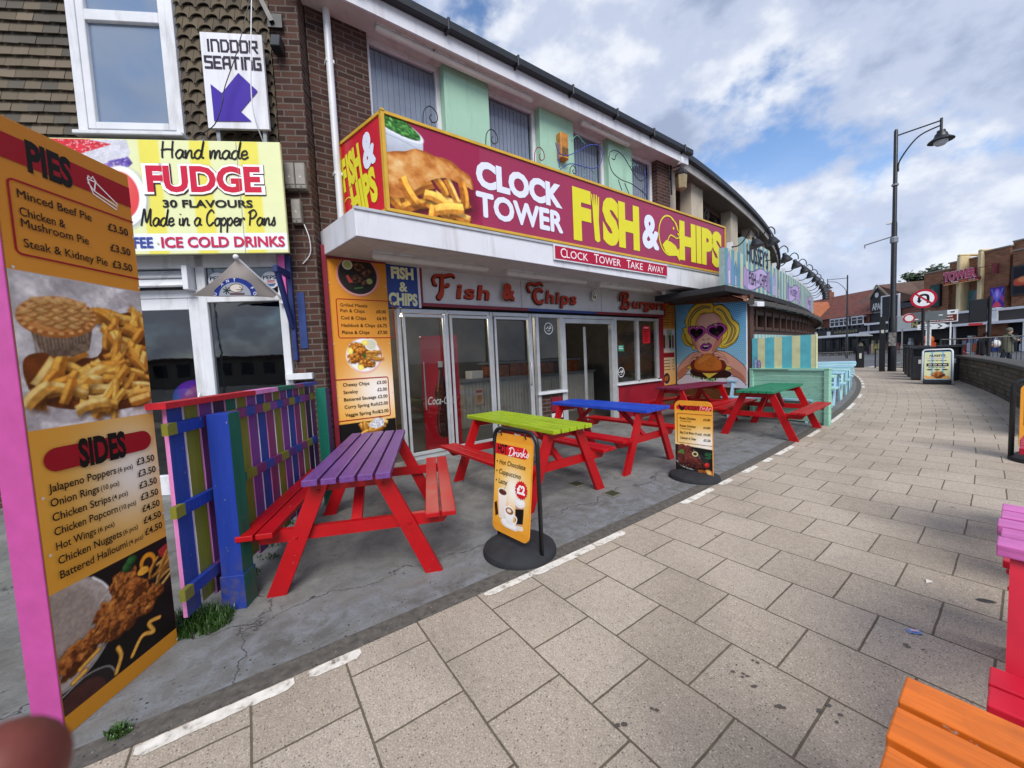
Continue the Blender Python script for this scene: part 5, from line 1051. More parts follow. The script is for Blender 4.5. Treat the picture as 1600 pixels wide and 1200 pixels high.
# ================================================================== curved neighbouring shop
hs = thing('curved_shop', 'curved shop with blue and cream striped sign band, brown lower windows and beige piers', 'building', (0, 0, 0))
HA0 = phi(FM(7.3, 0, 0)); HB0 = phi(hit(1133, 445, KR - 1.5)); HE = R(-22)
def arcbox(mb, a0, a1, r0, r1, z0, z1, n=None, m=0, col=(1, 1, 1)):
    n = n or max(1, int(abs(a1 - a0) * KR / 0.6)); v = []
    for i in range(n + 1):
        a = a0 + (a1 - a0) * i / n; v += [pol(a, r0, z0), pol(a, r1, z0), pol(a, r1, z1), pol(a, r0, z1)]
    f = []
    for i in range(n):
        b = 4 * i
        for j in range(4): f.append((b + j, b + 4 + j, b + 4 + (j + 1) % 4, b + (j + 1) % 4)[::-1])
    f.append((0, 1, 2, 3)); f.append((4 * n + 3, 4 * n + 2, 4 * n + 1, 4 * n))
    return mb.add(v, f, m, col)
AR = lambda d: d / KR        # metres of arc -> angle
BEIGE = pm('beige painted render', '#b9ad99', .75, .08, 2, dirt=('#8d8373', 1.5, .5))
BROWN = pm('brown stained timber', '#4b3226', .55, .2, 6, .05)
# upper storey wall: set back windows, piers between
mb = MB(); arcbox(mb, HA0, HE, KR - 3.75, KR - 3.6, 2.9, 3.9); arcbox(mb, HA0, HE, KR - 3.95, KR - 3.9, 2.9, 6.06); mb.build('upper_wall', pm('upper wall in brown', '#5d4f44', .7, .15, 3), hs)
piers = [AR(q) for q in (-61.41, -59.83, -56.35, -53.5, -50.6, -47.7, -44.8, -41.9, -39.0, -36.1)]
for k, q in enumerate(piers): mb = MB(); arcbox(mb, q - AR(.17 if k == 0 else .42), q + AR(.17 if k == 0 else .42), KR - 3.7, KR - 3.22, 3.0, 6.06, 1); mb.build('pier', BEIGE, hs, bevel=.01)
for k in range(len(piers) - 1):
    a, b = piers[k] + AR(.17 if k == 0 else .42), piers[k + 1] - AR(.42)
    w_ = MB(); arcbox(w_, a, b, KR - 3.60, KR - 3.52, 5.86, 6.02, 2); arcbox(w_, a, b, KR - 3.60, KR - 3.52, 3.9, 4.0, 2); arcbox(w_, a, b, KR - 3.60, KR - 3.52, 5.2, 5.28, 2)
    n = 2 if k else 1
    for j in range(n + 1): q = a + (b - a) * j / n; arcbox(w_, q - AR(.04), q + AR(.04), KR - 3.61, KR - 3.51, 3.9, 6.0, 1)
    w_ = w_.build('window', BROWN, hs); p_ = MB(); arcbox(p_, a, b, KR - 3.57, KR - 3.56, 3.95, 5.95, 2); p_.build('pane', UGL, w_)
mb = MB(); arcbox(mb, HA0 - AR(.2), HE, KR - 4.0, KR - 2.98, 6.06, 6.09); mb.build('soffit', pm('grey brown soffit', '#6f6862', .7), hs)
mb = MB(); arcbox(mb, HA0 - AR(.2), HE, KR - 3.0, KR - 2.96, 6.03, 6.24); mb.build('fascia_board', pm('stained white board', '#a29d98', .6, .15, 2), hs)
mb = MB(); arcbox(mb, HA0 - AR(.2), HE, KR - 2.96, KR - 2.85, 6.24, 6.36); arcbox(mb, HA0 - AR(.2), HE, KR - 6.5, KR - 2.9, 6.365, 6.43)
mb.build('roof_edge', pm('dark curved gutter', '#2a2d33', .55, .2), hs)
# striped sign band and its dark boxed underside
band = tag(bpy.data.objects.new('striped_sign', None), "curved blue and cream striped sign band painted with lilac ribbons and beach huts", 'sign'); COL.objects.link(band)
RB = KR - 1.5; band.location = pol(HB0, RB, 2.78); b_inv = Matrix.Translation(band.location).inverted()
def onband(co):     # x metres along the arc, z height above its foot
    a = HB0 + co[:, 0] / RB; r = RB - co[:, 1]
    return np.stack([KC[0] + r * np.cos(a) - band.location.x, KC[1] + r * np.sin(a) - band.location.y, co[:, 2]], 1)
mb = MB(); arcbox(mb, HB0 + AR(.02), HE, RB - .12, RB - .004, 2.78, 3.53); o = mb.build('band_board', pm('band board', '#8fa8a8', .6), band); o.matrix_parent_inverse = b_inv
mb = MB(); a1, a2 = HB0 + AR(1.02), HB0 + AR(3.05); arcbox(mb, a1, a2, RB - .1, RB - .005, 3.53, 3.90); o = mb.build('raised_board', pm('band board', '#8fa8a8', .6), band); o.matrix_parent_inverse = b_inv
W_ = 26.0
c = Canvas(.02, 0, W_, .75, .017, '#5f96ad')
st = .17
for k in range(int(W_ / st)):
    if k % 2: c.c[(c.X >= k * st) & (c.X < (k + 1) * st)] = hx('#bcc0a2')
def hut(c, x, z, s, col):
    c.poly([(x, z), (x + .16 * s, z), (x + .16 * s, z + .36 * s), (x + .08 * s, z + .52 * s), (x, z + .36 * s)], col, line='#4a4a78', lw=.012); c.poly([(x + .05 * s, z), (x + .11 * s, z), (x + .11 * s, z + .22 * s), (x + .05 * s, z + .22 * s)], '#cfc8dc', line='#4a4a78', lw=.008)
for k in range(9): hut(c, .12 + 3.3 * k, .04, 1.25, '#a796c0'); hut(c, .50 + 3.3 * k, .04, .95, '#6c93b8'); hut(c, 3.25 + 3.3 * k, .04, 1.1, '#8fb0d0') if k < 8 else None
def ribbon(c, x, wd):
    c.poly([(x - .26, .10), (x - .02, .02), (x + .04, .40), (x - .20, .52)], '#a58fbe', line='#33305a', lw=.015); c.poly([(x + wd + .26, .06), (x + wd + .0, .10), (x + wd - .04, .46), (x + wd + .22, .60)], '#a58fbe', line='#33305a', lw=.015)
    top = [(x + wd * t, .50 + .08 * math.sin(5.2 * t - 2.2)) for t in np.linspace(0, 1, 14)]; bot = [(x + wd * t, .10 + .08 * math.sin(5.2 * t - 2.2)) for t in np.linspace(1, 0, 14)]
    c.poly(top + bot, '#bba8d2', line='#33305a', lw=.018)
ribbon(c, 1.28, 1.5); ribbon(c, 5.2, 1.6); ribbon(c, 9.2, 1.6); ribbon(c, 13.2, 1.6)
c.build('band_print', band, -.0, curve=onband)
c = Canvas(1.04, .75, 3.03, 1.11, .02, '#6f9fb0')
for k in range(20):
    if k % 2: c.c[(c.X >= k * st) & (c.X < (k + 1) * st)] = hx('#bcc0a2')
c.build('raised_print', band, -.0, curve=onband)
def curved_text(name, parent, jobs):
    L = Lett(-.012)
    for j in jobs: L.t(*j[0], **j[1])
    co = onband(np.array(L.mb.v)); L.mb.v = [tuple(p) for p in co]; return L.build(name, parent)
DK = '#252440'
curved_text('lettering', band, [(("HUSSEY'S", 2.03, .64, .38, 1.6), dict(col=DK, al='C', bold=.01)), (('FISH', 1.36, .14, .27, .48), dict(col=DK, bold=.0)), (('and', 1.90, .22, .09, .18), dict(col=DK)), (('CHIPS', 2.14, .19, .27, .58), dict(col=DK)),
    (("HUSSEY'S", 6.0, .22, .20, 1.2), dict(col='#5a4f80', al='C')), (("HUSSEY'S", 10.0, .22, .20, 1.2), dict(col='#5a4f80', al='C'))])
mb = MB(); arcbox(mb, HB0 - AR(.05), HE, KR - 3.0, RB + .02, 2.66, 2.775); mb.build('band_underside', pm('shadow dark boards', '#26262a', .8, .3, 5), hs)  # near black colour paints in the shadow beneath the band
# lower lean-to: gutter, terracotta edge, brown windows
mb = MB(); gl0 = phi(hit(1160, 472, KR - 1.4)); arcbox(mb, gl0, HE, KR - 1.30, KR - 1.18, 2.40, 2.50)
for k in range(18): arcbox(mb, gl0 + AR(.5 + 1.1 * k), gl0 + AR(.54 + 1.1 * k), KR - 1.31, KR - 1.17, 2.37, 2.52, 1)
mb.build('lower_gutter', pm('grey lower gutter', '#4a4744', .7, .25), hs)
mb = MB(); v = []
for i in range(40):
    a = gl0 - AR(.25) + (HE - gl0 + AR(.25)) * i / 39; v += [pol(a, KR - 1.30, 2.50), pol(a, KR - 1.60, 2.64), pol(a, KR - 1.60, 2.60), pol(a, KR - 1.30, 2.46)]
for i in range(39):
    for j in range(4): mb.f.append([4 * i + j, 4 * i + 4 + j, 4 * i + 4 + (j + 1) % 4, 4 * i + (j + 1) % 4][::-1]); mb.m.append(0); mb.c.append((1, 1, 1))
mb.v = [tuple(p) for p in v]; mb.build('tiled_edge', pm('terracotta tile edge', '#8a5f4a', .8, .25, 7), hs)
MR = pol(phi((5.1, 8.28)), KR - 1.36); ML = Vector((4.40, 10.25, 0)); w0 = phi(MR) + AR(.17)
mb = MB(); arcbox(mb, w0, HE, KR - 1.62, KR - 1.50, 0, 1.93); arcbox(mb, w0, HE, KR - 1.62, KR - 1.50, 2.28, 2.45)
for k in range(26): q = w0 + AR(.72 * k); arcbox(mb, q, q + AR(.12), KR - 1.60, KR - 1.44, 1.9, 2.35, 1); arcbox(mb, q + AR(.12), q + AR(.72), KR - 1.58, KR - 1.46, 1.90, 1.97, 1); arcbox(mb, q + AR(.12), q + AR(.72), KR - 1.58, KR - 1.46, 2.25, 2.34, 1)
mb.build('lower_wall', BROWN, hs)
mb = MB(); arcbox(mb, w0, HE, KR - 1.56, KR - 1.55, 1.95, 2.28); mb.build('high_window', GLASS, hs)
mb = MB()
for k in range(60): q = w0 + AR(.14 * k); arcbox(mb, q, q + AR(.14), KR - 1.498, KR - 1.49, 1.62, 1.80, 1, 0, lin('#6fb6c6') if k % 2 else lin('#c7cbb0'))
mb.build('striped_rail', VPAINT, hs)
mb = MB(); arcbox(mb, w0 + AR(.18), w0 + AR(.75), KR - 1.498, KR - 1.485, .1, 1.6, 1); mb.build('dark_doorway', FARGLASS, hs)
mb = MB(); arcbox(mb, HA0, HE, KR - 9, KR - 8.9, 0, 6.0); arcbox(mb, HA0, HE, KR - 8.9, KR - 1.62, .0, .01); mb.build('inner_wall', DARKIN, hs)
# end wall carrying the mural, clad in boards below
dm = (ML - MR); dm.z = 0; ml = dm.length; em = -dm.normalized()          # local x: from left (far) to right (near)
MA = math.atan2(em.y, em.x)
ew = MB(); nrm = Vector((em.y, -em.x, 0))
ew.obox(ML - nrm * .12, em * (ml + .06), nrm * .10, (0, 0, 2.62)); ew.build('end_wall', BROWN, hs)
pw = MB()
for k in range(9):
    x0, x1 = .0, ml; pw.obox(ML - nrm * .02 + Vector((0, 0, .01 + .068 * k)), em * ml, nrm * (.012 if k % 2 else .016), (0, 0, .062))
pw.build('timber_cladding', pm('varnished boards', '#7a4c26', .5, .25, 5, .05, grain=(1, 1, 6)), hs)
ev = MB().beam(pol(gl0, KR - 1.36, 2.53), ML + Vector((-.3, .2, 2.78)), .16, .12); ev.build('brown_barge_board', pm('brown barge board', '#6b4632', .6, .2), hs)
cw = thing('floodlight', 'small white floodlight at the corner of the lower roof', 'floodlight', pol(gl0 + AR(.12), KR - 1.3, 2.33), R(20)); MB().obox((-.05, -.22, 0), (.2, 0, 0), (0, .2, .04), (0, 0, .10)).build('case', UPVC, cw, bevel=.01); MB().tube([(0, 0, .1), (0, .05, .2)], .012).build('arm', UPVC, cw)
# ---- pop art mural
mu = thing('mural_panel', 'pop art mural of a blonde woman in pink heart sunglasses holding a burger', 'mural', ML + nrm * .02 + Vector((0, 0, .62)), MA)
MW = ml; k_ = MW / 1.16; MB().prism([(0, 0), (MW, 0), (MW, 1.86), (MW * .66, 2.06), (0, 2.10)], (0, 0, 0), (1, 0, 0), (0, 0, 1), (0, .03, 0)).build('panel', WHITEP, mu)
MZ = 2.10
c = Canvas(.0, .0, MW, MZ, .0085, '#3fa4de')
# picture coordinates: photo-zoom pixels (75..945, 70..1135) -> metres; x runs with foreshortening
def pc(x, y): return (MW * (x - 75) / 870.0, MZ * (1 - (y - 75) / 1060.0))
def PP(*q): return [pc(*t) for t in q]
c.vgrad([(0, '#a4dcf4'), (1.0, '#7accf2'), (MZ, '#3aa8ec')])
d = .047
for j in range(int(MZ / d) + 1):
    for i in range(int(MW / d) + 1): c.ell(i * d + (j % 2) * d / 2, j * d, .013, .013, '#c9e4f0')
BK = '#151013'; SK, SKS, SKL = '#ecb098', '#c47a62', '#f6cdb6'; HR, HS, HL = '#f6d84e', '#bf9424', '#fbf09a'
c.poly(PP((75, 870), (950, 850), (950, 1140), (75, 1140)), '#e4e4ee')
# arms and hands
c.blobby(PP((90, 1060), (95, 930), (170, 830), (300, 730), (420, 710), (470, 750), (400, 800), (330, 860), (230, 960), (170, 1030), (120, 1100)), SK, line=BK, lw=.012)
c.blobby(PP((945, 1080), (940, 900), (860, 800), (720, 715), (590, 710), (560, 750), (640, 800), (720, 850), (780, 960), (850, 1010)), SK, line=BK, lw=.012)
c.blobby(PP((95, 1050), (110, 960), (230, 880), (300, 850), (220, 960), (150, 1040)), SKS, al=.8); c.blobby(PP((940, 1060), (900, 960), (790, 890), (760, 880), (800, 980), (870, 1020)), SKS, al=.8)
# white top
c.blobby(PP((110, 1140), (160, 1040), (250, 1000), (520, 1020), (780, 1000), (880, 1030), (945, 1110), (950, 1150)), '#eceaf4', line=BK, lw=.012)
# neck, back hair, face
c.poly(PP((400, 640), (620, 640), (640, 760), (390, 760)), SKS)
hair = PP((330, 690), (300, 640), (230, 620), (175, 560), (165, 480), (200, 440), (170, 410), (230, 380), (205, 320), (240, 260), (280, 180), (360, 115), (480, 105), (570, 130), (600, 165), (690, 160), (760, 210), (800, 300), (860, 350), (870, 440), (840, 560), (780, 620), (720, 660), (650, 660), (600, 600), (420, 560))
c.blobby(hair, HR, line=BK, lw=.014)
face = PP((345, 400), (390, 280), (470, 245), (590, 250), (670, 330), (690, 430), (680, 560), (640, 650), (570, 730), (500, 745), (430, 735), (360, 670), (310, 590), (300, 500))
c.blobby(face, SK, line=BK, lw=.010); c.blobby(PP((395, 400), (420, 310), (490, 265), (580, 275), (630, 350), (620, 440), (560, 600), (490, 690), (420, 640), (380, 540)), SKL, al=.8, soft=3)
c.blobby(PP((620, 560), (680, 540), (650, 640), (590, 710), (560, 700)), SKS, al=.7); c.blobby(PP((305, 560), (350, 600), (380, 680), (350, 670)), SKS, al=.7)
# fringe and waves
c.blobby(PP((240, 390), (215, 310), (290, 170), (400, 110), (540, 115), (590, 180), (570, 240), (450, 235), (380, 290), (340, 400), (290, 440)), HR, line=BK, lw=.010)
c.blobby(PP((590, 180), (690, 165), (770, 230), (800, 310), (870, 380), (860, 500), (790, 600), (690, 650), (680, 600), (740, 520), (740, 400), (660, 290), (600, 240)), HR, line=BK, lw=.010)
rr = random.Random(4)
for k in range(9): t = k / 8; c.stroke(PP((255 + 40 * t, 420 - 30 * t), (240 + 70 * t, 320 - 20 * t), (320 + 60 * t, 190 + 30 * t), (440 + 30 * t, 140 + 45 * t), (555 - 10 * t, 165 + 35 * t)), .010 if k % 2 else .014, BK if k % 2 else (HS if k % 4 else HL))
for k in range(9): t = k / 8; c.stroke(PP((620 + 10 * t, 200 + 25 * t), (700 - 10 * t, 220 + 30 * t), (780 - 45 * t, 340), (850 - 70 * t, 430), (800 - 60 * t, 570), (700 + 10 * t, 630 - 20 * t)), .010 if k % 2 else .014, BK if k % 2 else (HS if k % 4 else HL))
for k in range(5): t = k / 4; c.stroke(PP((190 + 20 * t, 470), (190 + 45 * t, 540), (240 + 40 * t, 600), (320 - 10 * t, 640 - 30 * t)), .010, BK if k % 2 else HS)
# sunglasses
def heart(cx, cy, w, h, rot): 
    out = []
    for k in range(36):
        t = 2 * math.pi * k / 36; x = 16 * math.sin(t) ** 3 / 16 * w; y = -(13 * math.cos(t) - 5 * math.cos(2 * t) - 2 * math.cos(3 * t) - math.cos(4 * t)) / 15 * h; out.append((cx + x * math.cos(rot) - y * math.sin(rot), cy + x * math.sin(rot) + y * math.cos(rot)))
    return PP(*out)
c.stroke(PP((300, 400), (390, 385)), .02, BK); c.stroke(PP((570, 385), (650, 375)), .02, BK)
for cx, cy, q in ((365, 470, .10), (620, 465, -.12)):
    c.poly(heart(cx, cy, 118, 100, q), '#b03aa0', line=BK, lw=.012); c.poly(heart(cx, cy, 108, 90, q), '#d05cc0'); c.poly(heart(cx, cy + 4, 92, 74, q), '#15101a'); c.poly(PP((cx - 30, cy + 20), (cx + 10, cy + 5), (cx + 40, cy + 30), (cx + 5, cy + 70)), '#4a3538', al=.7)
c.stroke(PP((470, 480), (520, 480)), .03, '#b03aa0')
c.stroke(PP((440, 560), (470, 565)), .012, BK); c.stroke(PP((500, 562), (535, 556)), .012, BK)
c.blobby(PP((415, 650), (460, 610), (490, 620), (520, 605), (560, 640), (520, 690), (480, 700), (440, 690)), '#a03a94', line=BK, lw=.010); c.blobby(PP((445, 650), (490, 635), (530, 645), (500, 675), (460, 675)), BK); c.poly(PP((455, 640), (525, 636), (515, 650), (465, 652)), '#f4f0f0'); c.stroke(PP((440, 680), (490, 692), (530, 675)), .010, '#e6a0dc')
# burger
c.blobby(PP((230, 905), (330, 880), (700, 880), (790, 900), (700, 930), (300, 930)), '#f0cf4a', line=BK, lw=.010)
for k in range(60): x = rr.uniform(270, 770); y = 1000 + 55 * (1 - abs(x - 520) / 260) + rr.uniform(-20, 12); c.ell(*pc(x, y), .035, .026, rr.choice(['#5c8a48', '#8ab46a', '#3a5a30', '#a8c888']), rot=rr.uniform(0, 3))
c.blobby(PP((275, 950), (400, 930), (650, 930), (775, 955), (740, 1010), (520, 1030), (330, 1010)), '#3a1a1c', line=BK, lw=.010)
c.poly(PP((420, 965), (640, 960), (520, 1040)), '#f0d24e', line=BK, lw=.010)
c.blobby(PP((290, 850), (400, 770), (600, 760), (710, 840), (710, 920), (600, 965), (400, 965), (300, 925)), '#7a2c20', line=BK, lw=.012)
c.blobby(PP((330, 870), (370, 790), (450, 740), (560, 735), (640, 790), (675, 870), (650, 930), (500, 945), (360, 930)), '#d07830'); c.blobby(PP((370, 850), (420, 780), (500, 755), (560, 770), (500, 810), (420, 850)), '#e29a50', al=.7)
for k in range(26): c.ell(*pc(rr.uniform(370, 650), rr.uniform(755, 900)), .009, .006, '#5a2c14', rot=rr.uniform(0, 3))
# fingers over the bun
for (P, q) in ((((300, 800), (370, 760), (420, 765)), .04), (((330, 770), (400, 735), (440, 745)), .04), (((270, 840), (320, 800), (360, 800)), .036), (((720, 790), (650, 760), (590, 760)), .04), (((700, 760), (620, 730), (580, 740)), .04), (((740, 830), (690, 800), (640, 800)), .036)):
    c.stroke(PP(*P), q * 1.5, BK); c.stroke(PP(*P), q * 1.2, SK); c.ell(*pc(*P[-1]), .022, .015, '#a03a60')
# cut to the panel outline by colouring nothing: the sheet stops short of the sloping top
def mur_curve(co):
    top = np.where(co[:, 0] > MW * .66, 2.06 - (co[:, 0] - MW * .66) / (MW * .34) * .20, 2.10 - co[:, 0] / (MW * .66) * .04)
    co[:, 2] = co[:, 2] / MZ * (top - .004); return co
c.build('painting', mu, -.003, curve=mur_curve)
# ---- gooseneck lamps along the band
def goose(k, a):
    t = thing('gooseneck_lamp', 'black swan neck lamp', 'lamp', pol(a, RB - .06, 3.53), a - R(90) + R(180), 'black swan neck lamps along the striped sign')
    t.rotation_euler = (0, 0, a)                      # local x points outwards to the street
    up = .40 if 1 <= k <= 1 else .17
    MB().box(-.05, .04, -.04, .04, -.05, up).build('post', UPVC, t)
    z = up - .10
    MB().tube(spline([(.04, 0, z), (.16, 0, z + .0), (.27, 0, z + .09), (.36, 0, z + .23), (.44, 0, z + .27), (.51, 0, z + .20), (.52, 0, z + .10)], 6), .012, 8).lathe([(.0, 0), (.035, 0), (.035, .02), (0, .02)], 10, (.04, 0, z - .01)).build('swan_neck', BLACKM, t, smooth='auto')
    sh = MB().lathe([(.13, 0), (.08, .11), (.045, .15), (.042, .20), (.02, .21)], 16, (0, 0, 0)).lathe([(.12, .005), (.07, .10), (.03, .14)], 16, (0, 0, 0)).build('shade', BLACKM, t, smooth='auto'); sh.location = (.49, 0, z - .10); sh.rotation_euler = (0, R(-14), 0)
    return t
ga = [phi(hit(u, v, RB - .06)) for u, v in ((1139, 384), (1169, 377), (1196, 395), (1214, 412), (1225, 421))]
st_ = [ga[0] + AR(.06) + AR(1.12) * k for k in range(13)]
names = ['first', 'second', 'third', 'fourth', 'fifth', 'sixth', 'seventh', 'eighth', 'ninth', 'tenth', 'eleventh', 'twelfth', 'last']
for k, a in enumerate(st_):
    g_ = goose(k, a); g_['label'] = 'black swan neck lamp above the striped sign, %s along from the maroon sign' % names[k]
# ---- mint timber partition with the striped windbreak on top
c0, c1 = Vector((5.80, 7.06, 0)), Vector((5.13, 8.26, 0)); pdv = (c0 - c1); pl = pdv.length; pa = math.atan2(pdv.y, pdv.x)
pt = thing('timber_partition', 'mint green timber board partition beside the green topped table', 'partition', c1, pa)
MINTW = pm('mint painted boards', '#8fc4ac', .6, .10, 4, .1, grain=(1, 1, 8), dirt=('#6f9c88', 4, .4))
mb = MB()
for k in range(9): mb.box(0, pl - .05, -.012, .012, .03 + .11 * k, .03 + .11 * k + .104)
mb.build('boards', MINTW, pt, bevel=.003)
MB().box(pl - .06, pl + .02, -.05, .05, 0, 1.03).box(-.02, .05, -.05, .05, 0, 1.03).box(-.02, pl + .03, -.06, .06, 1.03, 1.055).build('frame', MINTW, pt, bevel=.004)
wbk = thing('striped_windbreak', 'blue and cream striped screen standing on the mint partition', 'windbreak', c1 + Vector((0, 0, 1.056)), pa)
x0, x1 = .02, pl - .20; MB().box(x0, x1, -.015, .015, 0, .63).build('panel', pm('turquoise board', '#6cc6d2', .5, .05), wbk)
c = Canvas(x0 + .003, .003, x1 - .003, .627, .01, '#62bcca'); sw = (x1 - x0) / 7.2
for k in range(8):
    if k % 2 == 0: c.c[(c.X >= x0 + sw * (k + .72)) & (c.X < x0 + sw * (k + 1.62))] = hx('#d6d8a8')
c.grain(.08, 9); hut(c, x0 + .04, .01, .40, '#8fb0d8'); hut(c, x0 + .12, .01, .28, '#b8a0d0'); c.build('striped_print', wbk, -.017); MB().box(x1, x1 + .012, -.02, .02, 0, .64).build('edge_trim', pm('cream trim', '#d8d8a8', .5), wbk)
# ================================================================== tall pies and sides board
pb = thing('food_board', 'tall orange menu board headed PIES and SIDES with a pink painted edge', 'menu board', (-1.954, 1.53, 0), R(90))
PW, PH = .55, 2.54
MB().box(.004, PW, -.012, .0, .0, PH).build('board', pm('orange board', '#d08a2a', .5), pb)
PINK = pm('pink board edge', '#b3478e', .4, .08)
MB().box(-.004, .0036, -.014, .115, 0, PH).box(.0036, PW, .002, .115, 0, .05).box(.0036, PW, .002, .115, PH - .05, PH).box(PW - .03, PW, .002, .115, .05, PH - .05).build('pink_frame', PINK, pb, bevel=.002)
c = Canvas(.006, .003, PW - .002, PH - .003, .0042, '#d98f2c'); rr = random.Random(21)
c.vgrad([(0, '#cf8a24'), (.62, '#d59430'), (1.0, '#d99a36'), (1.3, '#d99836'), (1.94, '#d28a2c'), (2.2, '#c9822a'), (2.54, '#bf7a28')])
c.glow(.40, 1.02, .20, .26, '#efe6dc', .95)
# pies photograph
z0, z1 = 1.30, 1.94
w_ = c.win(0, PW, z0 + .01, z1 - .01); c.c[w_] = hx('#bdb4b0')
def clipphoto(fn):
    keep = c.c.copy(); fn(); m = (c.Z < z0) | (c.Z > z1); c.c[m] = keep[m]
def pies():
    w_ = c.win(0, PW, z0, z1); c.c[w_] = hx('#d0c9c6') * (0.75 + .5 * fbm(c.X[w_] * 14, c.Z[w_] * 14, 4))[..., None]
    for k in range(26):
        x, z = rr.uniform(0, .55), rr.choice([rr.uniform(1.72, 1.94), rr.uniform(1.30, 1.45)]); q = rr.uniform(.03, .09)
        c.poly([(x + q * math.cos(a + rr.uniform(-.3, .3)) * rr.uniform(.6, 1.2), z + q * math.sin(a) * rr.uniform(.4, 1)) for a in np.linspace(0, 5.5, 6)], rr.choice(['#cfc7c6', '#a79d9c', '#d9d3d2', '#8f8684']), al=.6, soft=3)
    c.blobby([(.02, 1.58), (.12, 1.62), (.3, 1.60), (.38, 1.78), (.55, 1.80), (.56, 1.40), (.40, 1.34), (.2, 1.36), (.05, 1.42)], '#6a3510', tex=.4, tsc=20)
    L1 = [(rr.uniform(.33, .54), rr.uniform(1.56, 1.80), rr.uniform(.10, .17), rr.uniform(-1.3, 1.6)) for _ in range(26)] + [(rr.uniform(.04, .54), rr.uniform(1.37, 1.60), rr.uniform(.11, .20), rr.uniform(-.6, 1.5)) for _ in range(44)]
    L1.sort(key=lambda q: -q[1])
    for x, z, l_, a in L1: chip(c, x, z, l_, rr.uniform(.026, .036), a, rr, 1.04)
    # pie in its foil
    c.poly([(.05, 1.72), (.30, 1.76), (.27, 1.63), (.20, 1.60), (.12, 1.60), (.08, 1.63)], '#6f5a48', tex=.3, tsc=60)
    for k in range(30): x = .062 + .0072 * k; c.cap((x + .008 * (1 - k / 15), 1.612 + .0022 * k), (x, 1.70 + .0022 * k), .0022, '#9c8670' if k % 2 else '#5d4a3b', al=.8, soft=2)
    c.ell(.165, 1.765, .150, .085, '#a8642a', rot=.08); c.ell(.165, 1.775, .148, .082, '#c98444', rot=.08, soft=2); c.ell(.165, 1.785, .125, .066, '#d99a58', rot=.08, soft=4)
    for k in range(44):
        a = 2 * math.pi * k / 44; c.ell(.165 + .140 * math.cos(a), 1.772 + .074 * math.sin(a) + .011 * math.cos(a), .009, .007, '#e0a768' if k % 2 else '#a5622c')
    for j in range(-3, 4):
        for k in range(-4, 5):
            x = .165 + k * .028 + (j % 2) * .014; z = 1.786 + j * .0175 + k * .0025
            if ((x - .165) / .118) ** 2 + ((z - 1.788) / .062) ** 2 < 1:
                a = .62 if (j + k) % 2 else -.25
                c.ell(x + .002, z - .004, .024, .0105, '#7e4718', rot=a, soft=3, al=.85); c.ell(x, z, .022, .0095, '#d39a54', rot=a, soft=2); c.ell(x - .003, z + .003, .014, .0045, '#efc888', rot=a, soft=4); c.stroke([(x - .016 * math.cos(a), z - .016 * math.sin(a)), (x + .016 * math.cos(a), z + .016 * math.sin(a))], .0022, '#a5682e', al=.7)
    c.grain(.12, 60)
clipphoto(pies)
# sides photograph
z0, z1 = .085, .615
def sides():
    w_ = c.win(0, PW, z0, z1); c.c[w_] = hx('#17120f')
    c.ell(.02, .42, .235, .235, '#8f8780', rot=.2); c.ell(.02, .425, .222, .222, '#b0a297', rot=.2); c.ell(-.02, .44, .20, .20, '#9a8a7e', soft=10); c.stroke([(.2, .30), (.235, .40), (.225, .52), (.17, .60)], .008, '#e6e2de')
    crispy(c, .07, .30, .085, 60, rr); crispy(c, .14, .33, .055, 40, rr)
    c.ell(.10, .10, .12, .09, '#2a211e'); c.ell(.07, .10, .10, .07, '#4a2a22'); c.stroke([(.0, .17), (.1, .19), (.19, .16), (.22, .10)], .006, '#8f8a86')
    for q in ((.30, .50, .07), (.24, .40, .08), (.35, .42, .085), (.27, .32, .085), (.38, .33, .07), (.20, .32, .06), (.45, .36, .05)): crispy(c, *q, 80, rr, ('#b4652a', '#c9823a', '#9a4f1c', '#dba05a', '#84431a'))
    for q in ((.33, .56), (.35, .58)): c.ell(*q, .03, .025, '#2c5c2a', ball=.9)
    c.ell(.43, .53, .045, .05, '#d98a1e'); c.ell(.43, .525, .026, .03, '#2a1a10'); c.ell(.40, .50, .03, .02, '#e8a638')
    c.poly([(.49, .56), (.56, .58), (.56, .50), (.50, .52)], '#a8302a')
    for k in range(12): chip(c, .50 + rr.uniform(-.05, .05), .45 + rr.uniform(-.05, .06), .11, .012, rr.uniform(.2, 1.0), rr, .95)
    for P in (((.30, .12), (.36, .18), (.42, .16), (.40, .22), (.46, .21)), ((.22, .10), (.25, .16), (.24, .21)), ((.08, .235), (.16, .265)), ((.05, .20), (.1, .215))): c.stroke(P, .022, '#8a5416'); c.stroke(P, .015, '#e6ac4a')
    c.grain(.15, 80)
clipphoto(sides)
c.build('print', pb, -.0135)
L = Lett(-.0155); DR = '#96131f'
L.poly([(.004, 2.385), (PW - .004, 2.355), (PW - .004, 2.50), (.004, 2.445)], DR) if False else L.rect(.012, 2.375, PW - .002, 2.475, DR); L.ell(.012, 2.425, .012, .05, DR)
L.t('PIES', .115, 2.362, .115, .165, '#17120f', 'L', .045)
for q in ([(.345, 2.43), (.365, 2.37), (.47, 2.335), (.475, 2.365), (.38, 2.43), (.345, 2.43)], [(.345, 2.415), (.37, 2.385), (.472, 2.352)], [(.38, 2.43), (.37, 2.385)], [(.345, 2.43), (.35, 2.447), (.362, 2.437), (.37, 2.452), (.378, 2.438), (.384, 2.43)]): L.stroke(q, .006, '#f0e6e0', False)
L.frame(.038, 2.005, .60, 2.305, .025, .008, DR); 
L = L
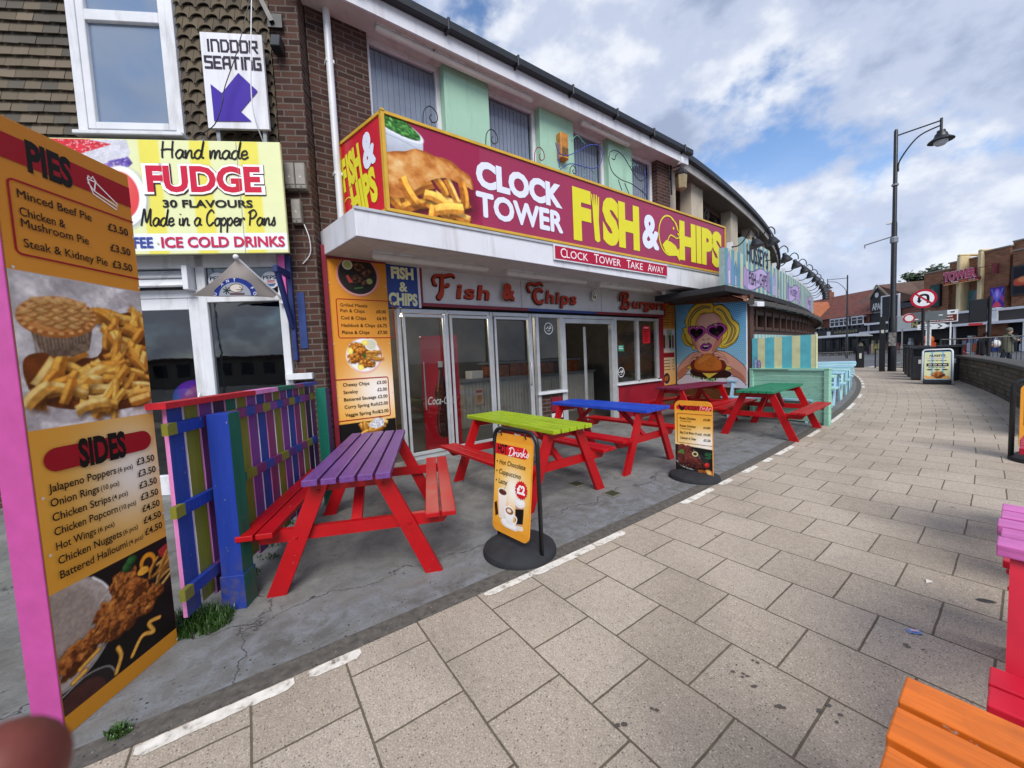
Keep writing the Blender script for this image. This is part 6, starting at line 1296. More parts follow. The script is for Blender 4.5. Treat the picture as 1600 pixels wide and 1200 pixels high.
for (a, b), z in zip((('Minced Beef Pie', '£3.50'), ('Chicken &', None), ('Mushroom Pie', '£3.50'), ('Steak & Kidney Pie', '£3.50')), (2.235, 2.165, 2.12, 2.04)):
    L.t(a, .068, z, .034, {'Minced Beef Pie': .275, 'Chicken &': .16, 'Mushroom Pie': .25, 'Steak & Kidney Pie': .325}[a], '#241a16', 'L', .012)
    if b: L.t(b, .515, z - (.015 if z > 2.2 else 0), .034, .10, '#241a16', 'R', .02)
L.pill(.04, 1.115, .515, 1.215, DR); L.t('SIDES', .275, 1.11, .115, .21, '#17120f', 'C', .045)
for k, (a, b, p_) in enumerate((('Jalapeno Poppers', '(6 pcs)', '£3.50'), ('Onion Rings', '(10 pcs)', '£3.50'), ('Chicken Strips', '(4 pcs)', '£3.50'), ('Chicken Popcorn', '(10 pcs)', '£3.50'), ('Hot Wings', '(6 pcs)', '£4.50'), ('Chicken Nuggets', '(6 pcs)', '£4.50'), ('Battered Halloumi', '(4 pcs)', '£4.50'))):
    z = 1.035 - .0617 * k; wd = {0: .275, 1: .19, 2: .235, 3: .26, 4: .155, 5: .265, 6: .285}[k]
    L.t(a, .045, z, .033, wd, '#1b1512', 'L', .014); L.t(b, .052 + wd, z + .002, .022, .075 if len(b) == 7 else .085, '#1b1512', 'L', .015); L.t(p_, .522, z + .01, .033, .098, '#1b1512', 'R', .02)
for zz in (2.22, 1.96, 1.0, .75, .03): L.ell(.535, zz, .006, .006, '#c9c2b6', 10)
for zz in (1.95, 1.02, .78): L.ell(.02, zz, .006, .006, '#c9c2b6', 10)
# trim whatever of the box outline runs past the sheet
L.mb.v = [(min(x, PW - .0005), y, z) for x, y, z in L.mb.v]
L.build('lettering', pb)
# ================================================================== painted fence
fe = thing('painted_fence', 'picket fence painted in purple, green, olive, pink and blue', 'fence', (-1.935, 2.40, 0), R(97))
PC = {'pu': '#5c2a78', 'pl': '#7a3f8c', 'bl': '#2a4494', 'gr': '#156a54', 'ol': '#7d7d2a', 'ma': '#8a3a68', 'dk': '#3a1f4a', 'rd': '#c0202e', 'pk': '#e08ac4', 'wh': '#e4e2e4', 'bk': '#23203a', 'mg': '#7a2f6a'}
seq = ['bl', 'ol', 'pl', 'dk', 'gr', 'ol', 'pl', 'bl', 'ma', 'ol', 'pl', 'bl', 'ma', 'ol', 'bk', 'pu']
x = -.29
for k, q in enumerate(seq):
    ec = lin(PC['wh'] if k % 2 else PC['pk']); fcl = lin(PC[q]); wd = .116; y0, y1 = .0, .022; z0, z1 = .10 + rnd.uniform(-.02, .03), 1.315
    mb = MB(); v = [(x, y0, z0), (x + wd, y0, z0), (x + wd, y1, z0), (x, y1, z0), (x, y0, z1), (x + wd, y0, z1), (x + wd, y1, z1), (x, y1, z1)]
    mb.add(v, [(0, 1, 5, 4)], 0, fcl).add(v, [(2, 3, 7, 6), (4, 5, 6, 7), (3, 2, 1, 0)], 0, fcl).add(v, [(3, 0, 4, 7), (1, 2, 6, 5)], 0, ec)
    mb.build('slat', FPAINT, fe); x += .133
rc = [['ol', 'bl', 'bl', 'pu', 'gr', 'ol', 'mg', 'bl', 'mg', 'ol', 'pl', 'bl', 'mg', 'ol', 'bl', 'pl', 'mg', 'ol'], ['ol', 'bl', 'bl', 'bl', 'pu', 'gr', 'ol', 'mg', 'bl', 'mg', 'ol', 'pu', 'bl', 'mg', 'ol', 'bl'], ['ol', 'bl', 'bl', 'pu', 'gr', 'rd', 'ol', 'gr', 'pu', 'bl', 'mg', 'ol', 'bl', 'pl']]
for z, cs in zip((1.20, .74, .27), rc):
    mb = MB(); n = len(cs) - 3; mb.box(-.34, -.27, -.034, -.002, z - .03, z + .035, 0, lin(PC['ol'])).box(-.27, -.05, -.034, -.002, z - .03, z + .035, 0, lin('#1d3a98'))
    for k, q in enumerate(cs[3:]): w_ = 1.77 / n; mb.box(-.05 + k * w_, -.05 + (k + 1) * w_, -.034, -.002, z - .03, z + .035, 0, lin(PC[q]))
    mb.build('rail', FPAINT, fe)
mb = MB(); n = 12
for k, q in enumerate(('rd', 'rd', 'rd', 'rd', 'rd', 'pk', 'pk', 'gr', 'gr', 'ma', 'bl', 'bl')): w_ = 2.16 / n; mb.box(-.36 + k * w_, -.36 + (k + 1) * w_, -.05, .05, 1.317, 1.35, 0, lin(PC[q]))
mb.build('cap_rail', FPAINT, fe)
def post(x0, w_, d, h, near, far, base=True):
    mb = MB(); v = lambda a, b, y0, y1, z0, z1: [(a, y0, z0), (b, y0, z0), (b, y1, z0), (a, y1, z0), (a, y0, z1), (b, y0, z1), (b, y1, z1), (a, y1, z1)]
    def blk(a, b, y0, y1, z0, z1):
        V = v(a, b, y0, y1, z0, z1); mb.add(V, [(3, 0, 4, 7), (4, 5, 6, 7)], 0, lin(near)).add(V, [(0, 1, 5, 4), (1, 2, 6, 5), (2, 3, 7, 6)], 0, lin(far))
    blk(x0, x0 + w_, -d - .052, -.052, .22 if base else 0, h)
    if base: blk(x0 - .008, x0 + w_ + .008, -d - .06, -.044, .0, .22)
    mb.build('post', FPAINT, fe, bevel=.003)
post(-.055, .125, .125, 1.245, '#1d3a98', '#11624e'); post(1.72, .11, .10, 1.28, '#0f6a58', '#4f2468', False)
# ================================================================== picnic tables
def picnic_table(label, x, y, deg, top, frame=RED, inset=.14, blen=.80, group='picnic tables outside the fish shop', legm=None):
    t = thing('picnic_table', label, 'picnic table', (x, y, 0), R(deg), group); Lh, Wt = .84, .27; rr = random.Random(label)
    mb = MB(); pw = (2 * Wt - 4 * .018) / 5
    for k in range(5):
        y0 = -Wt + k * (pw + .018); e = rr.uniform(-.006, .006); mb.box(-Lh + e, Lh + e, y0, y0 + pw, .75, .79 + rr.uniform(-.001, .002))
        for sx in (-1, 1):
            for q in (.25, .75):
                cx_, cy_ = sx * (Lh - inset - .045) + rr.uniform(-.01, .01), y0 + pw * q; mb.add([(cx_ + .0055 * math.cos(a_), cy_ + .0055 * math.sin(a_), .7925) for a_ in np.linspace(0, 5.5, 8)], [tuple(range(8))], 1)
    mb.build('tabletop', [top, pm('screw head', '#4a4642', .5, .2, 20, metal=.5)], t, bevel=.0035, seg=2)
    lm = legm or frame
    for s in (-1, 1):
        mb = MB()
        for q in ((.475, .575), (.587, .687)):
            e = rr.uniform(-.004, .004); a, b = (q if s > 0 else (-q[1], -q[0])); mb.box(-blen + e, blen + e, a, b, .43, .466)
        mb.build('bench_seat', frame, t, bevel=.005, seg=2)
    for sx in (-1, 1):
        xo = sx * (Lh - inset)
        for sy in (-1, 1):
            MB().prism([(sy * .135, .748), (sy * .245, .748), (sy * .575, 0), (sy * .455, 0)], (xo - .02, 0, 0), (0, 1, 0), (0, 0, 1), (.042, 0, 0)).build('leg', lm, t, bevel=.004)
            bo = MB()
            for zz, yy in ((.68, .205), (.385, .365)): bo.tube([(xo + sx * .023, sy * yy, zz), (xo + sx * .030, sy * yy, zz)], [.012, .007], 8)
            bo.build('bolt', frame, t)
        xi = xo - sx * .045
        MB().prism([(-.66, .428), (.66, .428), (.60, .345), (-.60, .345)], (xi - .02, 0, 0), (0, 1, 0), (0, 0, 1), (.042, 0, 0)).build('crossbar', frame, t, bevel=.004)
        MB().prism([(-.27, .748), (.27, .748), (.20, .665), (-.20, .665)], (xi - .02, 0, 0), (0, 1, 0), (0, 0, 1), (.042, 0, 0)).build('cleat', frame, t, bevel=.004)
        MB().beam((xi - sx * .02, 0, .40), (sx * .22, 0, .745), .042, .07, (0, 1, 0)).build('brace', frame, t, bevel=.003)
    return t
TP = lambda n, h, d: pm(n + ' paint', h, .42, .17, 5, .2, grain=(1, 12, 12), dirt=(d, 4.0, .45), spec=.35, chips='#b9b4ac')
picnic_table('picnic table with a purple slatted top and red frame beside the painted fence', -1.27, 3.28, 102, TP('purple', '#674080', '#4a2a5e'))
picnic_table('picnic table with a lime green top behind the hot drinks sign', .10, 4.51, 126, TP('lime', '#98b020', '#6f8018'))
picnic_table('picnic table with a bright blue top in front of the shop door', 1.33, 5.55, 128, TP('blue', '#2146b4', '#163284'))
picnic_table('picnic table with a maroon top below the pop art mural', 3.72, 7.98, 33, TP('maroon', '#6c1f3e', '#43122a'))
picnic_table('picnic table with a green top in front of the mint partition', 4.58, 6.82, 40, TP('green', '#237a58', '#175440'))
picnic_table('picnic table with a bright orange slatted top, only its end in sight', 1.10, -.06, 127, TP('orange', '#cf6a1e', '#8f4a14'), group='picnic tables along the stone wall')
picnic_table('picnic table with a pink top and red benches beyond the orange table', 2.35, .77, 127, TP('pink', '#c468a8', '#96487e'), pm('crimson gloss timber', '#c4122c', .35, .12, 5, .1), inset=.05, blen=.84, group='picnic tables along the stone wall')
picnic_table('picnic table with a red top partly cut off beyond the pink one', 3.86, 1.86, 125, TP('crimson', '#b01a34', '#7a1024'), pm('deep crimson timber', '#8a1430', .4, .12, 5), group='picnic tables along the stone wall')
pal = [('#8fb4c8', 'grey blue'), ('#a9d2c2', 'mint'), ('#9cc7dc', 'pale blue'), ('#a5d0d2', 'aqua'), ('#8fbccc', 'soft blue'), ('#a8cfdc', 'ice blue'), ('#93c0c8', 'teal blue'), ('#a6cde0', 'light blue')]
for k, (h, nm) in enumerate(pal):
    a = phi(c0) + AR(.62 + 1.42 * k); p = pol(a, KR - .98); m = pm(nm + ' table paint', h, .5, .08, 4, .08, grain=(1, 3, 1))
    o = ['first', 'second', 'third', 'fourth', 'fifth', 'sixth', 'seventh', 'last'][k]
    picnic_table('%s picnic table, %s in the row beyond the mint partition' % (nm, o), p.x, p.y, math.degrees(a), m, m, group='pale picnic tables in a row')
# ================================================================== pavement signs
def dome(name, parent, r, h, m=BLACKR, sx=1.0, sy=1.0):
    return MB().lathe([(r, 0), (r, .025), (r * .97, .045), (r * .8, h * .75), (r * .5, h * .95), (.01, h)], 40, (0, 0, 0), sx=sx, sy=sy).build(name, m, parent, smooth='auto')
def sheet_shape(w_, h, r, bottom=True):
    P = rrect(-w_ / 2, 0, w_ / 2, h, r)
    return P if bottom else [q for q in P if q[1] > h / 2] + [(-w_ / 2, 0), (w_ / 2, 0)]
def inside(c, P, keepcol):     # colour outside a rounded sheet like its board so the print meets the edge
    pass
hd = thing('swing_sign', 'amber pavement sign for hot drinks hanging in a black tube frame', 'pavement sign', (0.0, 2.93, .002), R(-49))
dome('base', hd, .285, .10)
MB().tube([(-.245, .0, .04), (-.245, 0, .86)] + [(-.245 + .09 * (1 - math.cos(t)), 0, .86 + .09 * math.sin(t)) for t in np.linspace(.2, 1.57, 6)] + [(.245 - .09 * (1 - math.cos(t)), 0, .86 + .09 * math.sin(t)) for t in np.linspace(1.57, .2, 6)] + [(.245, 0, .86), (.245, 0, .04)], .0165, 12).build('frame', BLACKM, hd, smooth=True)
MB().tube([(-.14, -.0, .95), (-.14, -.025, .93), (-.14, -.01, .90)], .005, 6).tube([(.14, -.0, .95), (.14, -.025, .93), (.14, -.01, .90)], .005, 6).build('hook', BLACKM, hd)
HW, HH = .42, .77
def hung(o): o.location = (0, -.005, .915); o.rotation_euler = (R(-7), 0, 0); return o
sh = hung(MB().prism([(x, z - HH) for x, z in rrect(-HW / 2, 0, HW / 2, HH, .055)], (0, 0, 0), (1, 0, 0), (0, 0, 1), (0, .012, 0)).build('panel', pm('amber board', '#e0962a', .4, .04), hd))
c = Canvas(-HW / 2 + .004, -HH + .056, HW / 2 - .004, -.056, .004, '#e8a02a')
c.vgrad([(-HH, '#e39a2c'), (-HH * .75, '#e8a236'), (-HH * .5, '#efb648'), (-HH * .2, '#eda83a'), (0, '#e6a02e')]); c.glow(.02, -.42, .13, .17, '#fbf7ee', 1.0)
c.poly([(-.155, -.45), (-.045, -.46), (-.06, -.66), (-.13, -.66)], '#efe4dc', grad=.1); c.ell(-.10, -.455, .055, .030, '#f4ece6'); c.ell(-.10, -.457, .046, .022, '#5a2f22'); c.stroke([(-.045, -.50), (-.01, -.52), (-.03, -.58), (-.055, -.59)], .012, '#efe4dc'); c.stroke([(-.085, -.44), (-.045, -.36)], .008, '#c9b89a')
c.poly([(.055, -.52), (.15, -.50), (.14, -.68), (.07, -.69)], '#c79a78'); c.poly([(.055, -.55), (.148, -.53), (.143, -.64), (.062, -.66)], '#1d1715'); c.ell(.102, -.495, .058, .035, '#e8e6e6', rot=.1); c.ell(.102, -.485, .045, .022, '#f6f4f4', rot=.1); c.cap((.075, -.685), (.135, -.675), .016, '#e6d8cc')
c.ell(-.01, -.685, .10, .035, '#dcdad8', rot=-.1); c.ell(-.01, -.678, .085, .025, '#f2f0ee', rot=-.1); c.poly([(-.065, -.58), (.045, -.58), (.03, -.68), (-.045, -.68)], '#efedeb', grad=.1); c.ell(-.01, -.58, .056, .034, '#f6f4f2'); c.ell(-.01, -.582, .046, .026, '#8a5a3c'); c.ell(-.015, -.58, .026, .014, '#f0e0cc'); c.stroke([(.045, -.60), (.075, -.62), (.06, -.66), (.035, -.66)], .012, '#efedeb')
c.poly([(-.195, -.56), (-.165, -.54), (-.14, -.64), (-.175, -.66)], '#3c1f16', tex=.4, tsc=60)
hung(c.build('print', hd, -.0015))
L = Lett(-.004); L.pill(-.205, -.165, .165, -.085, '#d01f26', .035); L.rect(-.2095, -.165, -.10, -.085, '#d01f26'); L.t('HOT', -.180, -.155, .066, .115, '#1a1210', 'L', .04)
script(L, 'Drinks', -.045, -.165, .225, .034, .0075, '#f6eef0', .25, .02)
for k, s in enumerate(('Hot Chocolate', 'Cappuccino', 'Latte')): L.ell(-.178, -.225 - .075 * k, .007, .007, '#1b1512', 10); L.t(s, -.150, -.242 - .075 * k, .036, (.30, .255, .10)[k], '#1b1512', 'L', .005, .15)
L.poly([(.115 + (.072 if k % 2 else .06) * math.cos(2 * math.pi * k / 36), -.395 + (.072 if k % 2 else .06) * math.sin(2 * math.pi * k / 36)) for k in range(36)], '#cf1f2a'); L.t('£2', .112, -.423, .058, .09, '#f6f2f0', 'C', .05)
hung(L.build('lettering', hd))
ck = thing('rubber_base_sign', "pavement sign headed CHICKEN'S with rounded top on a black rubber base", 'pavement sign', (2.085, 4.46, .002), R(-48))
dome('base', ck, .285, .085, sy=.85)
CW_, CH_ = .43, .86
MB().prism([q for q in rrect(-CW_ / 2, .05, CW_ / 2, CH_ + .05, .07) if q[1] > .4] + [(-CW_ / 2, .05), (CW_ / 2, .05)], (0, -.008, 0), (1, 0, 0), (0, 0, 1), (0, .016, 0)).build('panel', pm('amber board', '#e0962a', .4, .04), ck)
c = Canvas(-CW_ / 2 + .003, .053, CW_ / 2 - .003, CH_ - .02, .005, '#e8a02a'); c.vgrad([(0, '#f0c060'), (.38, '#f3d28a'), (.6, '#eeb24c'), (.9, '#e69c2e')]); c.glow(.13, .44, .16, .14, '#fbf8f4', .95)
c.poly([(-.3, 0), (.3, 0), (.3, .36), (-.3, .385)], '#1b1c1c'); c.ell(-.02, .20, .20, .11, '#2c2e2e'); c.stroke([(-.2, .18), (-.12, .12), (0, .10)], .008, '#c9c9c9'); c.stroke([(0, .34), (.08, .24), (.12, .18)], .006, '#8a8f8f')
for P, r_ in (([(-.13, .34), (-.14, .26), (-.13, .18)], .05), ([(-.06, .33), (-.05, .24), (.0, .18), (.08, .15)], .055), ([(-.04, .20), (.04, .18)], .07)):
    for i in range(len(P) - 1): c.cap(P[i], P[i + 1], r_, '#5a2a26', ball=.9, rough=.006)
for k in range(60): c.ell(rr.uniform(-.18, .10), rr.uniform(.1, .34), .012, .008, rr.choice(['#7a3a32', '#8f4f42', '#3c1c1a']), rot=rr.uniform(0, 3), al=.7)
c.ell(.02, .29, .035, .03, '#e4d8a0'); c.ell(.02, .29, .022, .018, '#3a3028'); 
for k in range(14): c.ell(-.17 + rr.uniform(0, .06), .28 + rr.uniform(0, .05), .01, .007, '#4f8a3a', rot=k)
for k in range(16): c.ell(.13 + rr.uniform(0, .08), .26 + rr.uniform(0, .06), .014, .008, '#2f5f3a', rot=k)
c.ell(.155, .175, .03, .032, '#c8302a', ball=.8); c.ell(.165, .09, .045, .04, '#d88a4a'); c.ell(.165, .09, .03, .026, '#efc07a'); crispy(c, .10, .075, .05, 26, rr); c.build('print', ck, -.0095)
L = Lett(-.012); L.pill(-.19, .805, .20, .855, '#d01f26'); L.rect(.15, .805, .212, .855, '#d01f26'); L.t("CHICKEN'S", -.09, .803, .05, .165, '#1a1210', 'L', .03); L.stroke([(.08, .80), (.10, .86), (.115, .815), (.13, .84), (.15, .81), (.165, .85), (.175, .805), (.195, .84), (.208, .82)], .005, '#f0c0c0')
L.poly([(-.165, .84), (-.155, .875), (-.145, .85), (-.11, .835), (-.095, .86), (-.088, .84), (-.10, .80), (-.135, .795)], '#1a1210')
L.frame(-.185, .405, .30, .76, .015, .005, '#8c2018')
for k, (a, s, b) in enumerate((('Roast Chicken', '(1/4 Leg & Thigh)', '£4.00'), ('Roast Chicken', '(1/4 Breast & Wings)', '£4.00'), ('Big Cod Bites (4 pcs)', None, '£4.00'), ('Calamari & Chips', None, '£5.50'))):
    z = (.69, .60, .52, .455)[k]; L.t(a, -.15, z, .026, .185 if k != 2 else .25, '#2a1c14', 'L', .015); L.t(b, .195, z, .026, .075, '#2a1c14', 'R', .015)
    if s: L.t(s, -.148, z - .028, .016, .13, '#2a1c14')
L.mb.v = [(min(x, CW_ / 2 - .001), y, z) for x, y, z in L.mb.v]; L.build('lettering', ck)
rs = thing('swing_sign', 'orange pavement sign in a black frame by the stone wall', 'pavement sign', (6.22, 4.42, 0), R(-41))
MB().tube([(-.29, .0, .04), (-.29, 0, .86)] + [(-.29 + .10 * (1 - math.cos(t)), 0, .86 + .10 * math.sin(t)) for t in np.linspace(.2, 1.57, 6)] + [(.29 - .10 * (1 - math.cos(t)), 0, .86 + .10 * math.sin(t)) for t in np.linspace(1.57, .2, 6)] + [(.29, 0, .86), (.29, 0, .04)], .024, 12).build('frame', BLACKM, rs, smooth=True)
dome('base', rs, .31, .10); MB().prism(rrect(-.235, .14, .235, .91, .06), (0, -.01, 0), (1, 0, 0), (0, 0, 1), (0, .02, 0)).build('panel', pm('amber board', '#e0962a', .4, .04), rs)
L = Lett(-.013); L.ell(-.08, .80, .115, .075, '#c81f2c'); L.stroke([(-.14, .82), (-.08, .77), (.0, .84)], .012, '#f4e8e6'); L.stroke([(-.08, .72), (.02, .76)], .02, '#e8d8a8'); L.frame(-.205, .42, .205, .79, .015, .006, '#96401a')
for k, s in enumerate('SCSLA'): L.ell(-.165, .68 - .055 * k, .008, .008, '#2a1c14', 8); L.t(s, -.13, .665 - .055 * k, .032, None, '#2a1c14', 'L', .01); L.rect(-.095, .667 - .055 * k, .04 + .03 * ((k * 5) % 4), .69 - .055 * k, '#4a3020')
L.poly([(-.12, .44), (.06, .45), (.03, .22), (-.08, .22)], '#e4d6d4')
for k in range(6): L.rect(-.10 + .025 * k, .23, -.09 + .025 * k, .43, '#b98a94')
L.ell(-.03, .45, .10, .04, '#e9e2d6'); L.ell(-.02, .48, .06, .05, '#4f7a6a'); L.poly([(-.20, .22), (-.14, .20), (-.10, .22), (-.14, .24)], '#3a2018'); L.build('lettering', rs)
hb = thing('a_board', 'white framed A board with blue striped fish and chip menu by the bins', 'pavement sign', (14.1, 12.8, 0), R(-47))
for s in (-1, 1):
    pts = [(-.34, .25 * s, .03), (-.33, .04 * s, 1.06)] + [(-.33 + .08 * (1 - math.cos(t)), .03 * s, 1.06 + .08 * math.sin(t)) for t in np.linspace(.3, 1.57, 4)] + [(.33 - .08 * (1 - math.cos(t)), .03 * s, 1.06 + .08 * math.sin(t)) for t in np.linspace(1.57, .3, 4)] + [(.33, .04 * s, 1.06), (.34, .25 * s, .03)]
    MB().tube(pts, .026, 8).build('frame', UPVC, hb, smooth=True)
def lean(o): o.rotation_euler = (R(-11.5), 0, 0); o.location = (0, -.235, .16); return o
MB().box(-.36, .36, -.26, .26, 0, .14).build('base', BLACKR, hb, bevel=.03)
lean(MB().prism(rrect(-.30, 0, .30, .93, .05), (0, -.01, 0), (1, 0, 0), (0, 0, 1), (0, .02, 0)).build('panel', pm('blue board', '#7fb2cc', .5), hb))
c = Canvas(-.29, .02, .29, .91, .012, '#7fb0cc')
for k in range(5):
    if k % 2 == 0: w_ = c.win(-.29 + .116 * k, -.29 + .116 * (k + 1), 0, 1); c.c[w_] = hx('#d0d2a4')
c.poly([(-.29, .02), (.29, .02), (.29, .10), (.1, .16), (-.1, .10), (-.29, .14)], '#d9a05a'); crispy(c, .02, .16, .14, 40, rr); c.poly([(-.24, .44), (.25, .44), (.25, .54), (-.24, .54)], '#1c1c22')
for x in (-.17, 0, .17): c.ell(x, .33, .06, .022, '#1c1c22')
lean(c.build('print', hb, -.0115))
L = Lett(-.014); L.t("HUSSEY'S", 0, .76, .07, .36, '#2a2a40', 'C', .03, .2); L.stroke([(-.24, .72), (0, .69), (.22, .75)], .02, '#b8a6d0'); [L.rect(-.22 + .09 * q, .62, -.15 + .09 * q, .64, '#30404a') for q in range(5)]; [L.rect(-.2 + .11 * q, .475, -.12 + .11 * q, .505, '#c8c8b8') for q in range(4)]; [L.rect(-.2 + .08 * q, .39, -.14 + .08 * q, .41, '#30404a') for q in range(5)]; lean(L.build('lettering', hb))
# ================================================================== stone wall, street furniture
wl = thing('stone_wall', 'low curved stone wall with a dark coping along the pavement', 'wall', (0, 0, 0))
STONE = brick_mat('rough grey stone', '#5f574c', '#6f675c', '#3e3932', .34, .11, .014, .5)
def uvarc(o):
    me = o.data; ul = me.uv_layers[0]
    for l in me.loops:
        p = me.vertices[l.vertex_index].co; ul.data[l.index].uv = (phi(p) * KR + 100, p.z if True else 0)
wa0, wa1 = phi((7.6, 5.2)), phi((15.55, 13.35))
mb = MB(); arcbox(mb, wa0, wa1, KR + 2.56, KR + 2.86, 0, .80, 40); uvarc(mb.build('wall_body', STONE, wl))
mb = MB(); arcbox(mb, wa0, wa1 + AR(.04), KR + 2.50, KR + 2.92, .80, .885, 40); mb.build('coping', pm('dark coping stone', '#45423d', .8, .25, 6, .1), wl, bevel=.012)
def railing(label, a, b, h, gap=.11, bar=.012, colr=BLACKM, grp=None, z0=0.0, topr=.022, barm=None):
    a, b = Vector(a), Vector(b); d = b - a; n = int(d.length / gap); t = thing('railing', label, 'railing', a, math.atan2(d.y, d.x), grp); ln = d.length
    MB().tube([(0, 0, h), (ln, 0, h)], topr, 8).tube([(0, 0, z0 + .12), (ln, 0, z0 + .12)], topr * .8, 8).build('rail', colr, t)
    mb = MB()
    for k in range(1, n): mb.box(k * ln / n - bar / 2, k * ln / n + bar / 2, -bar / 2, bar / 2, z0 + .12, h)
    mb.build('bars', barm or colr, t)
    for x in (0, ln): MB().box(x - .03, x + .03, -.03, .03, 0, h + .05).build('post', colr, t)
    return t
GB = pm('galvanised bars', '#77797c', .5, .1, 5, metal=.4)
railing('grey barred guard rail beyond the pale picnic tables', (14.2, 25.0, -.1), (20.6, 23.1, 0), 1.06, .10, .016, barm=GB)
railing('grey barred guard rail between the lamp post and the bins', (20.9, 22.2, 0), (19.2, 18.2, 0), 1.06, .10, .016, barm=GB)
railing('black railing behind the stone wall with thin upright bars', (17.3, 15.6, 0), (23.2, 12.5, 0), 1.45, .12, .014)
def bollard(label, p, h, w_):
    t = thing('bollard', label, 'bollard', p, R(-40), 'black square posts by the crossing'); MB().box(-w_ / 2, w_ / 2, -w_ / 2, w_ / 2, 0, h).build('shaft', BLACKM, t, bevel=.015); MB().box(-w_ / 2 - .02, w_ / 2 + .02, -w_ / 2 - .02, w_ / 2 + .02, h, h + .06).build('cap', BLACKM, t, bevel=.01); MB().box(-.05, .05, -w_ / 2 - .006, -w_ / 2, h * .45, h * .7).build('notice', pm('faded label', '#c9c6bd', .6, .1), t)
bollard('black square post at the end of the guard rail', (20.7, 22.95, 0), 1.22, .34); bollard('thin black square post beside the litter bins', (18.7, 18.3, 0), 1.22, .22)
def bin_(label, p, w_, h, rz):
    t = thing('litter_bin', label, 'litter bin', p, rz, 'black litter bins by the wall'); MB().box(-w_ / 2, w_ / 2, -w_ / 2, w_ / 2, .03, h * .72).build('body', pm('black bin plastic', '#202227', .5, .2, 5), t, bevel=.02)
    MB().box(-w_ / 2 - .02, w_ / 2 + .02, -w_ / 2 - .02, w_ / 2 + .02, h * .93, h).box(-w_ / 2, -w_ / 2 + .05, -w_ / 2, w_ / 2, h * .72, h * .93).box(w_ / 2 - .05, w_ / 2, -w_ / 2, w_ / 2, h * .72, h * .93).box(-w_ / 2 + .05, w_ / 2 - .05, .0, w_ / 2, h * .72, h * .93).build('hood', BLACKM, t, bevel=.01)
    MB().box(-.12, .12, -w_ / 2 - .008, -w_ / 2, h * .5, h * .62).build('label_plate', pm('faded label', '#c9c6bd', .6, .1), t)
bin_('black litter bin at the guard rail end of the row', (17.4, 16.7, 0), .58, 1.22, R(-42)); bin_('black litter bin in the middle of the row by the A board', (16.3, 15.5, 0), .58, 1.25, R(-42)); bin_('black litter bin half behind the white framed A board', (15.3, 14.4, 0), .58, 1.22, R(-42)); bin_('black litter bin between the A board and the stone wall', (15.55, 13.72, 0), .56, 1.26, R(-42))
def street_lamp(label, p, h, ad, arm, sc=1.0, cctv=False):
    t = thing('street_lamp', label, 'street lamp', p, ad, 'black street lamps')
    MB().lathe([(.16 * sc, 0), (.16 * sc, 2.6 * sc), (.11 * sc, 2.75 * sc), (.105 * sc, h * .62), (.085 * sc, h * .63), (.075 * sc, h - .08), (.05 * sc, h)], 14).build('post', BLACKM, t, smooth='auto')
    z = h - .35; MB().tube([(0, 0, z + .05), (arm, 0, z + .12)], .032 * sc, 8).tube(spline([(0.1, 0, z - 1.6), (.16, 0, z - 1.1), (.5 * arm, 0, z - .3), (arm, 0, z - .08)], 8), .032 * sc, 8).tube([(0, 0, z - 1.6), (.12, 0, z - 1.6)], .025 * sc, 6).tube([(arm, 0, z + .22), (arm, 0, z - .3)], .05 * sc, 8).build('bracket', BLACKM, t, smooth='auto')
    MB().lathe([(.03, .42), (.14, .40), (.15, .30), (.20, .26), (.24, .12), (.42, -.02), (.44, -.06), (.40, -.06)], 20, (arm, 0, z - .72)).build('lamp_shade', BLACKM, t, smooth='auto'); MB().lathe([(.24, -.06), (.22, -.16), (.14, -.24), (.02, -.27)], 16, (arm, 0, z - .72)).build('globe', pm('clear lamp globe', '#c9ced4', .15, .05), t, smooth='auto')
    if cctv:
        MB().tube([(0, 0, 6.55), (-1.05, 0, 6.35)], .03, 6).tube([(-1.05, 0, 6.38), (-1.05, 0, 6.2)], .03, 6).build('side_arm', GREYM, t); MB().lathe([(.12, 6.2), (.15, 6.25), (.15, 6.45), (.12, 6.5)], 12).lathe([(.13, 8.9), (.13, 8.98)], 12).build('clamp', GREYM, t)
        MB().box(-.28, -.1, -.06, .06, 7.15, 7.27).build('camera_case', UPVC, t, bevel=.01); st2 = MB().box(-.13, .13, -.19, -.155, 1.25, 1.9).build('sticker_patch', pm('torn stickers', '#8f8a84', .7, .6, 9), t)
    return t
street_lamp('tall black street lamp with curved bracket and cameras beside the pavement', (18.8, 19.1, 0), 11.5, R(-45), 1.45, 1.0, True)
street_lamp('smaller distant black street lamp in front of the red roofed houses', (35.2, 40.6, -.1), 8.6, R(135), 1.6, .8)
ts = thing('signal_box', 'black signal post standing against the tall street lamp', 'post', (18.45, 19.25, 0), R(-45)); MB().box(-.11, .11, -.09, .09, 0, 2.7).build('post', BLACKM, ts, bevel=.01); MB().box(-.05, .06, -.10, -.09, 1.9, 2.05).build('label_plate', pm('faded label', '#c9c6bd', .6, .1), ts)
